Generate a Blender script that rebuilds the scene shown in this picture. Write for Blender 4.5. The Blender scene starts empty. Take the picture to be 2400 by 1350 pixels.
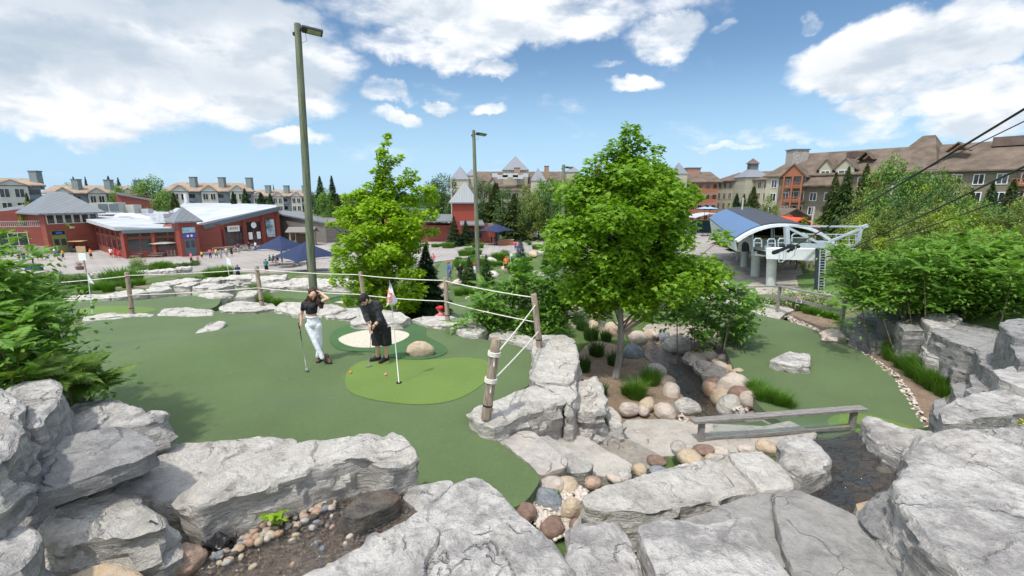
import bpy, bmesh, math, random
import numpy as np
from mathutils import Vector, Matrix, Euler, noise
from mathutils.geometry import delaunay_2d_cdt
C = bpy.context.scene
COL = C.collection
R = math.radians
# ------------------------------------------------------------------ camera
F = 1080.0; TILT = R(11.5); CZ = 3.5
ct, st = math.cos(TILT), math.sin(TILT)
cam_d = bpy.data.cameras.new('camera'); cam = bpy.data.objects.new('camera', cam_d); COL.objects.link(cam)
cam.location = (0, 0, CZ); cam.rotation_euler = (math.pi/2 - TILT, 0, 0)
cam_d.sensor_width = 36.0; cam_d.lens = 36.0*F/2400.0; cam_d.clip_start = 0.05; cam_d.clip_end = 20000
C.camera = cam
C.view_settings.view_transform = 'Standard'; C.view_settings.look = 'None'
C.view_settings.exposure = 0.36; C.view_settings.gamma = 1.0

def ray(px, py):
    u = (px-1200)/F; v = (675-py)/F
    return Vector((u, ct+st*v, -st+ct*v))
def P(px, py, z):                       # photo direction met with a level plane
    d = ray(px, py); t = (z-CZ)/d.z
    return Vector((d.x*t, d.y*t, z))
def PY(px, py, Y):                      # photo direction at a distance in front
    d = ray(px, py); t = Y/d.y
    return Vector((d.x*t, Y, CZ+d.z*t))
# ------------------------------------------------------------------ sky and sun
SUN_EL, SUN_AZ = R(62), math.atan2(-0.55, -0.77)      # the sun stands high behind and to the left
sdir = Vector((math.sin(SUN_AZ)*math.cos(SUN_EL), math.cos(SUN_AZ)*math.cos(SUN_EL), math.sin(SUN_EL)))
sl = bpy.data.lights.new('sun', 'SUN'); sl.energy = 2.65; sl.angle = R(2.2); sl.color = (1.0, 0.95, 0.87)
so = bpy.data.objects.new('sun', sl); COL.objects.link(so)
so.rotation_euler = (-sdir).to_track_quat('-Z', 'Y').to_euler(); so.location = (-30, -40, 60)

W = bpy.data.worlds.new('World'); C.world = W; W.use_nodes = True
nt = W.node_tree; nt.nodes.clear()
class NB:
    """tiny node builder"""
    def __init__(s, tree): s.t = tree
    def n(s, typ, **kw):
        nd = s.t.nodes.new(typ)
        for k, v in kw.items(): setattr(nd, k, v)
        return nd
    def put(s, sock, v):
        if isinstance(v, bpy.types.NodeSocket): s.t.links.new(v, sock)
        elif v is not None: sock.default_value = v
    def m(s, op, a, b=None, c=None, clamp=False):
        nd = s.n('ShaderNodeMath', operation=op, use_clamp=clamp)
        for i, v in enumerate((a, b, c)):
            if v is not None: s.put(nd.inputs[i], v)
        return nd.outputs[0]
    def vm(s, op, a, b=None):
        nd = s.n('ShaderNodeVectorMath', operation=op); s.put(nd.inputs[0], a)
        if b is not None: s.put(nd.inputs[1], b)
        return nd.outputs[0]
    def ss(s, v, lo, hi, a=0.0, b=1.0):
        nd = s.n('ShaderNodeMapRange', interpolation_type='SMOOTHSTEP')
        for i, x in enumerate((v, lo, hi, a, b)): s.put(nd.inputs[i], x)
        return nd.outputs[0]
    def mix(s, f, a, b, blend='MIX'):
        nd = s.n('ShaderNodeMix', data_type='RGBA', blend_type=blend)
        s.put(nd.inputs[0], f)
        for i, v in ((6, a), (7, b)):
            if not isinstance(v, bpy.types.NodeSocket): v = (*v[:3], 1)
            s.put(nd.inputs[i], v)
        return nd.outputs[2]
    def noise(s, vec, scale, detail=4, rough=.55, dist=0.0, lac=2.0):
        nd = s.n('ShaderNodeTexNoise'); s.put(nd.inputs['Vector'], vec)
        nd.inputs['Scale'].default_value = scale; nd.inputs['Detail'].default_value = detail
        nd.inputs['Roughness'].default_value = rough; nd.inputs['Distortion'].default_value = dist
        nd.inputs['Lacunarity'].default_value = lac
        return nd.outputs[0]
    def vor(s, vec, scale, feature='F1', out=0, rnd=1.0):
        nd = s.n('ShaderNodeTexVoronoi', feature=feature); s.put(nd.inputs['Vector'], vec)
        nd.inputs['Scale'].default_value = scale; nd.inputs['Randomness'].default_value = rnd
        return nd.outputs[out]
b = NB(nt)
tc = b.n('ShaderNodeTexCoord'); D = tc.outputs['Generated']
sky = b.n('ShaderNodeTexSky', sky_type='NISHITA'); sky.sun_disc = False
sky.sun_elevation = SUN_EL; sky.sun_rotation = SUN_AZ; sky.air_density = 1.0; sky.dust_density = 0.6; sky.ozone_density = 2.2; sky.altitude = 200
sep = b.n('ShaderNodeSeparateXYZ'); nt.links.new(D, sep.inputs[0])
X, Y_, Z_ = sep.outputs
az = b.m('ARCTAN2', X, Y_); el = b.m('ARCSINE', Z_)
def azel(px, py):
    d = ray(px, py).normalized(); return math.atan2(d.x, d.y), math.asin(d.z)
warp = b.m('MULTIPLY', b.m('SUBTRACT', b.noise(D, 5.0, 5, .6), .5), .16)
warp2 = b.m('MULTIPLY', b.m('SUBTRACT', b.noise(D, 9.0, 5, .6), .5), .10)
azw = b.m('ADD', az, warp); elw = b.m('ADD', el, warp2)
# cloud banks as soft ellipses of directions: photo x, y, half width, half height, strength
BANKS = [(250,60,640,160,1.4),(520,150,360,140,1.2),(140,235,360,90,1.2),(640,235,190,60,.95),(670,325,125,26,.9),
 (1150,40,380,75,1.0),(1000,110,180,55,.9),(910,222,55,30,.8),(925,278,62,20,.8),(1150,165,60,26,.75),
 (1150,248,42,14,.62),(1025,238,46,16,.62),(1545,85,95,48,.9),(1490,195,58,22,.7),(1690,75,30,14,.5),(1400,150,60,14,.45),
 (2100,130,280,85,1.15),(2330,70,160,90,1.15),(2060,235,120,28,.9),(2300,260,150,60,.95),(1990,280,130,22,.55),
 (2250,215,240,50,.8),(1900,45,40,20,.5),(1900,310,200,22,.55),(1700,345,120,9,.4)]
mask = None
for (bx, by, hw, hh, s_) in BANKS:
    a0, e0 = azel(bx, by); a1, _ = azel(bx+hw*.5, by); a2, _ = azel(bx-hw*.5, by); _, e1 = azel(bx, by-hh*.5); _, e2 = azel(bx, by+hh*.5)
    rx = abs(a1-a2); ry = abs(e1-e2)
    dx = b.m('DIVIDE', b.m('SUBTRACT', azw, a0), rx); dy = b.m('DIVIDE', b.m('SUBTRACT', elw, e0), ry)
    q = b.m('ADD', b.m('MULTIPLY', dx, dx), b.m('MULTIPLY', dy, dy))
    v = b.m('MULTIPLY', b.m('SUBTRACT', 1.45, q, clamp=False), s_)
    v = b.m('MINIMUM', v, s_)
    mask = v if mask is None else b.m('MAXIMUM', mask, v)
# clouds over the part of the sky behind and above the camera
mp = b.n('ShaderNodeMapping'); nt.links.new(D, mp.inputs[0]); mp.inputs['Scale'].default_value = (1, 1, 2.2)
nz = b.noise(mp.outputs[0], 6.2, 10, .57, .1)
nzl = b.noise(mp.outputs[0], 2.2, 5, .5)
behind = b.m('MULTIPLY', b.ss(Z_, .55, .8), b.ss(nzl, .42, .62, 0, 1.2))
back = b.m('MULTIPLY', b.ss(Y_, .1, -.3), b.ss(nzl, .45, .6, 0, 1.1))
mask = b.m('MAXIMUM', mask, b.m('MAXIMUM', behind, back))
dens = b.m('ADD', b.m('MULTIPLY', mask, .74), b.m('MULTIPLY', b.m('SUBTRACT', nz, .5), 1.9))
alpha = b.m('MULTIPLY', b.ss(dens, .10, .72), b.ss(Z_, .0, .06))
# thickness shading: thick middles grey, edges bright; compare with density a little above
mp2 = b.n('ShaderNodeMapping'); nt.links.new(D, mp2.inputs[0]); mp2.inputs['Scale'].default_value = (1, 1, 2.2); mp2.inputs['Location'].default_value = (-.02, -.01, .085)
nz2 = b.noise(mp2.outputs[0], 6.2, 5, .54, .1)
lit = b.ss(b.m('SUBTRACT', nz, nz2), -.15, .10)
big = b.noise(mp.outputs[0], 2.6, 3, .5)
grey = None
for (gx_, gy_, rx_, ry_, k_) in [(260,178,.30,.045,1.0),(530,25,.20,.07,1.0),(620,190,.16,.04,.6),(2180,165,.22,.03,.7),(1010,60,.12,.03,.5)]:
    aG, eG = azel(gx_, gy_); gx = b.m('DIVIDE', b.m('SUBTRACT', azw, aG), rx_); gy = b.m('DIVIDE', b.m('SUBTRACT', elw, eG+.02), ry_)
    gq = b.m('ADD', b.m('MULTIPLY', gx, gx), b.m('MULTIPLY', gy, gy)); gv = b.m('MULTIPLY', b.ss(gq, 1.6, .05), k_); grey = gv if grey is None else b.m('MAXIMUM', grey, gv)
grey = b.m('MULTIPLY', grey, b.ss(big, .3, .55, .6, 1.0))
ccol = b.mix(lit, (.57, .63, .70), (.88, .89, .91))
ccol = b.mix(b.m('MULTIPLY', grey, .75), ccol, (.36, .45, .55))
bg_s = b.n('ShaderNodeBackground'); bg_s.inputs[1].default_value = 1.12
tint = b.mix(1.0, sky.outputs[0], (.088*.86, .088, .088*1.06), 'MULTIPLY')
lowmix = b.m('MULTIPLY', b.ss(Z_, .28, .0), .78)
tint = b.mix(lowmix, tint, (.36, .55, .75))
nt.links.new(tint, bg_s.inputs[0])
bg_c = b.n('ShaderNodeBackground'); nt.links.new(ccol, bg_c.inputs[0]); nt.links.new(b.m('ADD', .98, b.m('ADD', b.m('MULTIPLY', b.ss(Z_, .62, .85), 2.0), b.m('MULTIPLY', b.ss(Y_, .0, -.4), 1.7))), bg_c.inputs[1])  # unseen clouds overhead and behind the camera are brightened to add fill light
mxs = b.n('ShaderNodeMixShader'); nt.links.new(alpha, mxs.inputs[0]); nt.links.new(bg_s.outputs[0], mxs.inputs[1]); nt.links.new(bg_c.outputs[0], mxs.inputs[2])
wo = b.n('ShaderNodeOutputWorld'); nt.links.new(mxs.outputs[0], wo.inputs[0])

# ------------------------------------------------------------------ object helpers
def tag(o, label=None, cat=None, group=None, kind=None):
    if label: o['label'] = label
    if cat: o['category'] = cat
    if group: o['group'] = group
    if kind: o['kind'] = kind
    return o
def empty(name, loc=(0,0,0), rz=0, parent=None):
    o = bpy.data.objects.new(name, None); o.location = loc; o.rotation_euler = (0, 0, rz); o.empty_display_size = .2
    COL.objects.link(o)
    if parent: o.parent = parent
    return o
def mobj(name, verts, faces, mat=None, parent=None, loc=None, smooth=False, rz=0, sharp=None):
    me = bpy.data.meshes.new(name)
    v = np.asarray(verts, dtype=np.float32).reshape(-1, 3)
    if isinstance(faces, np.ndarray):
        k = faces.shape[1]; nf = len(faces)
        me.vertices.add(len(v)); me.vertices.foreach_set('co', v.ravel())
        me.loops.add(nf*k); me.loops.foreach_set('vertex_index', faces.astype(np.int32).ravel())
        me.polygons.add(nf); me.polygons.foreach_set('loop_start', np.arange(0, nf*k, k, dtype=np.int32))
        me.update(calc_edges=True)
    else:
        me.from_pydata(v.tolist(), [], faces)
    if smooth: me.polygons.foreach_set('use_smooth', [True]*len(me.polygons))
    if sharp: me.set_sharp_from_angle(angle=R(sharp))
    if mat:
        for m_ in (mat if isinstance(mat, (list, tuple)) else [mat]): me.materials.append(m_)
    o = bpy.data.objects.new(name, me); COL.objects.link(o)
    if loc is not None: o.location = loc
    if rz: o.rotation_euler = (0, 0, rz)
    if parent: o.parent = parent
    return o
def copy_tree(o, parent=None):
    c = o.copy(); COL.objects.link(c)
    if parent: c.parent = parent
    for ch in list(o.children): copy_tree(ch, c)
    return c
class MB:
    """collects shapes into one mesh"""
    def __init__(s): s.v = []; s.f = []; s.mi = []; s.cur = 0
    def add(s, vs, fs):
        o = len(s.v); s.v += [tuple(v) for v in vs]; s.f += [tuple(i+o for i in f) for f in fs]; s.mi += [s.cur]*len(fs)
    def box(s, c, d, rz=0, rot=None):
        hx, hy, hz = d[0]/2, d[1]/2, d[2]/2; M = rot if rot else Matrix.Rotation(rz, 3, 'Z'); c = Vector(c)
        vs = [c+M@Vector((x*hx, y*hy, z*hz)) for x in (-1,1) for y in (-1,1) for z in (-1,1)]
        s.add(vs, [(0,1,3,2),(4,6,7,5),(0,4,5,1),(2,3,7,6),(0,2,6,4),(1,5,7,3)])
    def bar(s, a, b_, w, h=None, up=(0,0,1)):
        a, b_ = Vector(a), Vector(b_); h = h or w; d = b_-a; L = d.length
        if L < 1e-6: return
        z = d/L; x = z.cross(Vector(up))
        if x.length < 1e-3: x = z.cross(Vector((1,0,0)))
        x.normalize(); y = x.cross(z)
        vs = []
        for e in (a, b_):
            for (i, j) in ((-1,-1),(1,-1),(1,1),(-1,1)): vs.append(e+x*i*w/2+y*j*h/2)
        s.add(vs, [(0,1,2,3),(7,6,5,4),(0,4,5,1),(1,5,6,2),(2,6,7,3),(3,7,4,0)])
    def tube(s, pts, r, n=8, cap=True):
        pts = [Vector(p) for p in pts]; m = len(pts)
        rs = r if isinstance(r, (list, tuple)) else [r]*m
        base = len(s.v); up = None
        for i, p in enumerate(pts):
            d = (pts[min(i+1, m-1)]-pts[max(i-1, 0)]).normalized()
            if up is None:
                up = Vector((0,0,1)) if abs(d.z) < .9 else Vector((0,1,0))
            x = d.cross(up).normalized(); y = x.cross(d).normalized(); up = y
            for k in range(n):
                a = 2*math.pi*k/n; s.v.append(tuple(p+(x*math.cos(a)+y*math.sin(a))*rs[i]))
        for i in range(m-1):
            for k in range(n):
                a = base+i*n+k; c = base+i*n+(k+1) % n
                s.f.append((a, c, c+n, a+n)); s.mi.append(s.cur)
        if cap:
            s.f.append(tuple(base+k for k in range(n))); s.mi.append(s.cur)
            s.f.append(tuple(base+(m-1)*n+k for k in reversed(range(n)))); s.mi.append(s.cur)
    def prism(s, poly, z0, z1):
        n = len(poly); vs = [(p[0], p[1], z0) for p in poly]+[(p[0], p[1], z1) for p in poly]
        s.add(vs, [tuple(reversed(range(n))), tuple(range(n, 2*n))]+[(i, (i+1) % n, n+(i+1) % n, n+i) for i in range(n)])
    def quad(s, a, b_, c, d): s.add([a, b_, c, d], [(0,1,2,3)])
    def slab(s, pts, th):      # planar polygon with thickness along its normal (both ways)
        pts = [Vector(p) for p in pts]; nn = (pts[1]-pts[0]).cross(pts[-1]-pts[0]).normalized()*th/2; n = len(pts)
        vs = [p-nn for p in pts]+[p+nn for p in pts]
        s.add(vs, [tuple(reversed(range(n))), tuple(range(n, 2*n))]+[(i, (i+1) % n, n+(i+1) % n, n+i) for i in range(n)])
    def build(s, name, mat, parent=None, loc=None, smooth=False, sharp=None, rz=0):
        v = s.v
        if loc is not None and s.__dict__.get('rel', False): pass
        o = mobj(name, v, s.f, mat, parent, loc, smooth, rz, sharp)
        if len(set(s.mi)) > 1: o.data.polygons.foreach_set('material_index', s.mi)
        return o

# ------------------------------------------------------------------ materials
MATS = {}
def newmat(name):
    m_ = bpy.data.materials.new(name); m_.use_nodes = True; t = m_.node_tree; t.nodes.clear()
    q = NB(t); bs = q.n('ShaderNodeBsdfPrincipled'); out = q.n('ShaderNodeOutputMaterial'); t.links.new(bs.outputs[0], out.inputs[0])
    bs.inputs['Specular IOR Level'].default_value = .3
    return m_, q, bs
def bump(q, bs, h, dist, strength=1.0, prev=None):
    bp = q.n('ShaderNodeBump'); bp.inputs['Strength'].default_value = strength; bp.inputs['Distance'].default_value = dist
    q.put(bp.inputs['Height'], h)
    if prev: q.put(bp.inputs['Normal'], prev)
    q.put(bs.inputs['Normal'], bp.outputs[0]); return bp.outputs[0]
def simple(name, c, rough=.7, var=.15, scale=6.0, bmp=0.0, bscale=30.0, metal=0.0, c2=None, stretch=None, spec=.3):
    if name in MATS: return MATS[name]
    m_, q, bs = newmat(name)
    tcn = q.n('ShaderNodeTexCoord').outputs['Object']
    if stretch:
        mp_ = q.n('ShaderNodeMapping'); q.put(mp_.inputs[0], tcn); mp_.inputs['Scale'].default_value = stretch; tcn = mp_.outputs[0]
    n1 = q.noise(tcn, scale, 5, .6)
    f = q.ss(n1, .3, .7)
    lo = tuple(max(0, x*(1-var)) for x in c); hi = c2 or tuple(min(1, x*(1+var)) for x in c)
    q.put(bs.inputs['Base Color'], q.mix(f, lo, hi)); bs.inputs['Roughness'].default_value = rough
    bs.inputs['Metallic'].default_value = metal; bs.inputs['Specular IOR Level'].default_value = spec
    if bmp: bump(q, bs, q.noise(tcn, bscale, 4, .6), bmp)
    MATS[name] = m_; return m_
def siding(name, c, pitch=.2, var=.12, axis='Z', rough=.7, depth=.02):
    """horizontal lapped boards"""
    if name in MATS: return MATS[name]
    m_, q, bs = newmat(name); g = q.n('ShaderNodeTexCoord').outputs['Object']
    sp = q.n('ShaderNodeSeparateXYZ'); q.put(sp.inputs[0], g)
    zz = q.m('DIVIDE', sp.outputs['XYZ'.index(axis)], pitch); fr = q.m('FRACT', zz); fl = q.m('FLOOR', zz)
    wn = q.n('ShaderNodeTexWhiteNoise', noise_dimensions='1D'); q.put(wn.inputs['W'], fl)
    n1 = q.noise(g, .6, 5, .6)
    f = q.m('ADD', q.m('MULTIPLY', wn.outputs[0], .5), q.m('MULTIPLY', n1, .5))
    col = q.mix(f, tuple(x*(1-var) for x in c), tuple(x*(1+var) for x in c))
    groove = q.ss(fr, .0, .10)
    col = q.mix(groove, tuple(x*.5 for x in c), col)
    q.put(bs.inputs['Base Color'], col); bs.inputs['Roughness'].default_value = rough
    bump(q, bs, fr, depth)
    MATS[name] = m_; return m_
def leafmat(name, c1, c2, trans=.35, scale=1.2, c3=None):
    if name in MATS: return MATS[name]
    m_, q, bs = newmat(name)
    gi = q.n('ShaderNodeNewGeometry'); rnd = gi.outputs['Random Per Island']
    oc = q.n('ShaderNodeTexCoord').outputs['Object']
    f = q.m('ADD', q.m('MULTIPLY', rnd, .55), q.m('MULTIPLY', q.ss(q.noise(oc, scale, 3, .6), .35, .65), .45))
    col = q.mix(f, c1, c2)
    if c3: col = q.mix(q.ss(rnd, .93, .99), col, c3)
    q.put(bs.inputs['Base Color'], col); bs.inputs['Roughness'].default_value = .5
    bs.inputs['Specular IOR Level'].default_value = .35
    tr = q.n('ShaderNodeBsdfTranslucent'); q.put(tr.inputs[0], q.mix(1.0, col, (1.15, 1.25, .6), 'MULTIPLY'))
    mx = q.n('ShaderNodeMixShader'); mx.inputs[0].default_value = trans
    out = [n for n in m_.node_tree.nodes if n.bl_idname == 'ShaderNodeOutputMaterial'][0]
    m_.node_tree.links.new(bs.outputs[0], mx.inputs[1]); m_.node_tree.links.new(tr.outputs[0], mx.inputs[2]); m_.node_tree.links.new(mx.outputs[0], out.inputs[0])
    MATS[name] = m_; return m_
def rockmat(name, light, dark, patch=.5, lichen=.3, warm=(.42,.33,.22), warmth=.3, bmp=.02, sc=1.0, rough=.85, crack=.10):
    if name in MATS: return MATS[name]
    m_, q, bs = newmat(name)
    oi = q.n('ShaderNodeObjectInfo'); oc = q.n('ShaderNodeTexCoord').outputs['Object']
    off = q.n('ShaderNodeVectorMath', operation='ADD'); q.put(off.inputs[0], oc)
    cmb = q.n('ShaderNodeCombineXYZ'); 
    for i, k in enumerate((31., 17., 7.)): q.put(cmb.inputs[i], q.m('MULTIPLY', oi.outputs['Random'], k))
    q.put(off.inputs[1], cmb.outputs[0]); v = off.outputs[0]
    st_ = q.n('ShaderNodeMapping'); q.put(st_.inputs[0], v); st_.inputs['Scale'].default_value = (1, 1, 4.5); vs = st_.outputs[0]
    n1 = q.noise(v, 2.2*sc, 7, .62, .4); n2 = q.noise(v, 9*sc, 8, .68); n3 = q.noise(vs, 4*sc, 7, .65, .5)
    nb = q.noise(v, 6.5*sc, 6, .7, .6); f = q.ss(q.m('ADD', q.m('ADD', q.m('MULTIPLY', n1, .4), q.m('MULTIPLY', n3, .35)), q.m('MULTIPLY', nb, .25)), .5-.07-patch*.12, .5+.07)
    col = q.mix(f, dark, light)
    # warm iron staining on some parts
    col = q.mix(q.m('MULTIPLY', q.ss(q.noise(v, 1.3*sc, 5, .6, .8), .5, .72), warmth), col, warm)
    # lichen specks and dark weathering clusters
    sp = q.m('MULTIPLY', q.ss(n2, .52, .66), q.ss(n1, .42, .62))
    col = q.mix(q.m('MULTIPLY', sp, lichen), col, tuple(x*.42 for x in dark))
    fine = q.noise(v, 60*sc, 4, .7)
    col = q.mix(q.ss(fine, .3, .75), q.mix(1., col, (.82,.82,.82), 'MULTIPLY'), col)
    wv = q.n('ShaderNodeVectorMath', operation='ADD'); q.put(wv.inputs[0], st_.outputs[0])
    nn = q.n('ShaderNodeTexNoise'); q.put(nn.inputs['Vector'], v); nn.inputs['Scale'].default_value = 3*sc; nn.inputs['Detail'].default_value = 5
    sc_ = q.n('ShaderNodeVectorMath', operation='SCALE'); q.put(sc_.inputs[0], nn.outputs[1]); sc_.inputs['Scale'].default_value = .35
    q.put(wv.inputs[1], sc_.outputs[0])
    cr = q.vor(wv.outputs[0], 1.1*sc, 'DISTANCE_TO_EDGE')
    crk = q.m('MULTIPLY', q.ss(cr, .014, .0), q.ss(q.noise(v, 1.7*sc, 2), .5, .62))
    col = q.mix(q.m('MULTIPLY', crk, crack), col, tuple(x*.35 for x in dark))
    q.put(bs.inputs['Base Color'], col); bs.inputs['Roughness'].default_value = rough; bs.inputs['Specular IOR Level'].default_value = .25
    h = q.m('ADD', q.m('MULTIPLY', n2, .9), q.m('MULTIPLY', fine, .22)); h = q.m('ADD', h, q.m('MULTIPLY', n3, 1.3)); h = q.m('ADD', h, q.m('MULTIPLY', nb, 1.2)); h = q.m('SUBTRACT', h, q.m('MULTIPLY', crk, .9))
    bump(q, bs, h, bmp*3.2)
    MATS[name] = m_; return m_
def turf(name, c, c2=None, tuft=90, bmp=.006, var=.22):
    if name in MATS: return MATS[name]
    m_, q, bs = newmat(name); v = q.n('ShaderNodeTexCoord').outputs['Object']
    n1 = q.noise(v, tuft, 3, .7); n2 = q.noise(v, .7, 5, .55, .4); n3 = q.noise(v, 9, 4, .6)
    lo = tuple(x*(1-var) for x in c); hi = c2 or tuple(x*(1+var) for x in c)
    n4 = q.noise(v, 28, 4, .75)
    f = q.m('ADD', q.m('MULTIPLY', q.ss(n1, .3, .7), .3), q.m('MULTIPLY', q.ss(n2, .3, .7), .35)); f = q.m('ADD', f, q.m('MULTIPLY', q.ss(n4, .3, .7), .35))
    col = q.mix(f, lo, hi); col = q.mix(q.m('MULTIPLY', q.ss(n3, .58, .72), .22), col, tuple(x*1.7+.02 for x in c))
    sp = q.ss(q.vor(v, 3.1, 'F1'), .022, .012); col = q.mix(q.m('MULTIPLY', sp, .6), col, (.45,.45,.3))   # fallen bits
    q.put(bs.inputs['Base Color'], col); bs.inputs['Roughness'].default_value = .95; bs.inputs['Specular IOR Level'].default_value = .12
    bs.inputs['Sheen Weight'].default_value = .15; bs.inputs['Sheen Roughness'].default_value = .5
    bump(q, bs, q.m('ADD', n1, n4), bmp*1.5)
    MATS[name] = m_; return m_

WHITE = rockmat('limestone_white', (.68,.64,.58), (.45,.42,.38), warmth=.22)
WHITE2 = rockmat('limestone_mottled', (.675,.64,.595), (.35,.33,.315), patch=.15, lichen=.55, warmth=.15)
GREYR = rockmat('limestone_grey', (.42,.405,.39), (.22,.218,.22), lichen=.45, warmth=.12, crack=.5)
TANR = rockmat('limestone_tan', (.50,.46,.41), (.35,.325,.295), lichen=.15, warmth=.3, crack=.15, bmp=.008)
CONC = rockmat('slab_grey', (.36,.345,.32), (.25,.24,.225), lichen=.25, warmth=.25, crack=.0, bmp=.008, sc=1.6)
PINKR = rockmat('granite_pink', (.50,.35,.26), (.30,.20,.15), warmth=.5, warm=(.55,.30,.12), lichen=.3, bmp=.006, sc=2)
SANDR = rockmat('sandstone', (.56,.45,.32), (.38,.30,.22), warmth=.5, warm=(.52,.30,.12), lichen=.2, bmp=.006, sc=2)
PALEB = rockmat('boulder_pale', (.60,.51,.43), (.42,.36,.31), warmth=.4, warm=(.45,.33,.24), lichen=.25, bmp=.006, sc=2, crack=.1)
BLUEB = rockmat('boulder_bluegrey', (.27,.29,.31), (.14,.15,.165), warmth=.1, lichen=.3, bmp=.006, sc=2, crack=.1)
WETR = rockmat('rock_wet', (.16,.14,.115), (.045,.045,.047), warmth=.6, warm=(.17,.10,.05), lichen=.4, rough=.3, bmp=.008, sc=2)
def mulchmat(name, a, c_, d_, sc=1.0):
    m_, q, bs = newmat(name); v = q.n('ShaderNodeTexCoord').outputs['Object']
    n1 = q.noise(v, 1.6*sc, 6, .65, .3); n2 = q.noise(v, 38*sc, 5, .75); vv = q.vor(v, 26*sc, 'F1', 1)
    sp = q.n('ShaderNodeSeparateColor'); q.put(sp.inputs[0], vv)
    col = q.mix(q.ss(n2, .3, .7), a, c_); col = q.mix(q.m('MULTIPLY', sp.outputs[0], .5), col, d_); col = q.mix(q.ss(n1, .35, .7), q.mix(1., col, (.72,.70,.68), 'MULTIPLY'), col)
    q.put(bs.inputs['Base Color'], col); bs.inputs['Roughness'].default_value = .95; bump(q, bs, q.m('ADD', n2, q.m('MULTIPLY', sp.outputs[1], .6)), .025); return m_
TURF = turf('turf_green', (.086,.130,.045)); TURF_L = turf('turf_putting', (.118,.190,.032)); TURF_D = turf('turf_fringe', (.042,.125,.028), tuft=45, bmp=.02, var=.4)
def flat_water(name, tint, rip, sc):
    m_, q, bs = newmat(name); m_.node_tree.nodes.remove(bs); v = q.n('ShaderNodeTexCoord').outputs['Object']
    mp_ = q.n('ShaderNodeMapping'); q.put(mp_.inputs[0], v); mp_.inputs['Scale'].default_value = (1, 2.6, 1); mp_.inputs['Rotation'].default_value = (0,0,.5)
    bp = q.n('ShaderNodeBump'); bp.inputs['Distance'].default_value = rip; q.put(bp.inputs['Height'], q.noise(mp_.outputs[0], sc, 4, .65, .6))
    fr = q.n('ShaderNodeFresnel'); fr.inputs[0].default_value = 1.42; q.put(fr.inputs[1], bp.outputs[0]); gl = q.n('ShaderNodeBsdfGlossy'); gl.inputs['Roughness'].default_value = .06; q.put(gl.inputs['Normal'], bp.outputs[0])
    tr = q.n('ShaderNodeBsdfTransparent'); tr.inputs[0].default_value = (*tint, 1); mx = q.n('ShaderNodeMixShader'); q.put(mx.inputs[0], q.m('ADD', q.m('MULTIPLY', fr.outputs[0], 1.3), .07)); out = [n for n in m_.node_tree.nodes if n.bl_idname == 'ShaderNodeOutputMaterial'][0]
    q.put(mx.inputs[1], tr.outputs[0]); q.put(mx.inputs[2], gl.outputs[0]); q.put(out.inputs[0], mx.outputs[0]); return m_
SAND = simple('sand', (.52,.47,.38), .95, .1, 12, .01, 60)
# ------------------------------------------------------------------ terrain
def pip(x, y, poly):
    x = np.asarray(x); y = np.asarray(y); ins = np.zeros(x.shape, bool); n = len(poly)
    for i in range(n):
        x1, y1 = poly[i]; x2, y2 = poly[(i+1) % n]
        c = ((y1 > y) != (y2 > y)) & (x < (x2-x1)*(y-y1)/((y2-y1) if y2 != y1 else 1e-9)+x1); ins ^= c
    return ins
# known heights: photo x, photo y, height (green under the players = 0)
CP = [(v[0], v[1], v[2]) for v in [P(*a) for a in [
 (1450,890,-1.05),(1420,800,-1.1),(1500,1000,-.85),(1380,720,-1.3),(1300,760,-.9),(1700,900,-1.1),(1640,780,-1.4),(1800,800,-.95),(2100,900,-.95),(1850,720,-1.2),(1760,730,-1.2),
 (2150,960,-.9),(2380,700,.9),(2100,720,.0),(1990,760,-.85),
 (230,745,-.35),(500,735,-.35),(800,712,-.9),(950,730,-1.2),(1080,760,-1.6),(1180,770,-1.7),(1100,725,-1.9),(1000,700,-2.0),(1180,710,-2.2),
 (350,700,-.5),(700,695,-1.2),(150,700,-1.2),(500,690,-1.1),(40,720,-1.5),
 (300,665,-2.6),(550,665,-2.6),(800,672,-2.8),(100,670,-2.8),(1122,678,-3.0),(1250,680,-3.0),(1200,640,-4.2),(1050,650,-3.8),(1300,640,-4.2),(900,660,-3.6),
 (400,645,-4.6),(650,650,-4.6),(850,640,-5.2),(150,645,-5.0),(1120,610,-5.4),(1260,600,-5.4),(1360,640,-5.0),(700,632,-6.2),
 (1750,700,-4.5),(1920,700,-6.0),(1700,680,-5.6),(2000,640,-5.6),(2150,680,-1.2),(2250,640,-1.6),(2380,640,-.6)]]]
CP += [(9.3,9.5,-.9),(9.5,10.5,-.9),(9.6,11.5,-.9),(10.4,10.0,-.55),(10.7,11.0,-.5),(12.5,11.6,.5),(12.3,10.0,.6)]
CP += [(0,-3,1.7),(-4,-3,1.7),(4,-3,1.7),(-9,-6,1.9),(9,-6,1.9),(0,1.2,1.3),(-3,2.5,.8),(-7,3,.9),(3,2,.5),(-1.5,3.6,.1),(0,4.6,-.3),(2.4,3.6,-.2),(5,3,.3),(9,3,.9),(4.8,5.2,-.35),(-5,5.5,-.25),(-9,6,-.3),(-12,9,-.6),(3,6.5,-.9),(7,5.0,.1),(13,8,1.2),(20,14,1.4),(-25,10,-2),(-40,20,-5),(40,20,1.5),(45,45,-3),(60,60,-5)]
for x in range(-160, 161, 40):
    for yy in (90, 130, 200): CP.append((x, yy, -6.5))
CP += [(-60,62,-6.5),(-40,62,-6.5),(-22,66,-6.5),(0,80,-6.4),(20,62,-6.5),(30,52,-6.5),(-90,45,-6.5),(-60,40,-6),(25,48,-6.3),(0,60,-5.9)]
CPn = np.array(CP); rr = np.hypot(CPn[:,0][:,None]-CPn[:,0], CPn[:,1][:,None]-CPn[:,1])
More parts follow.
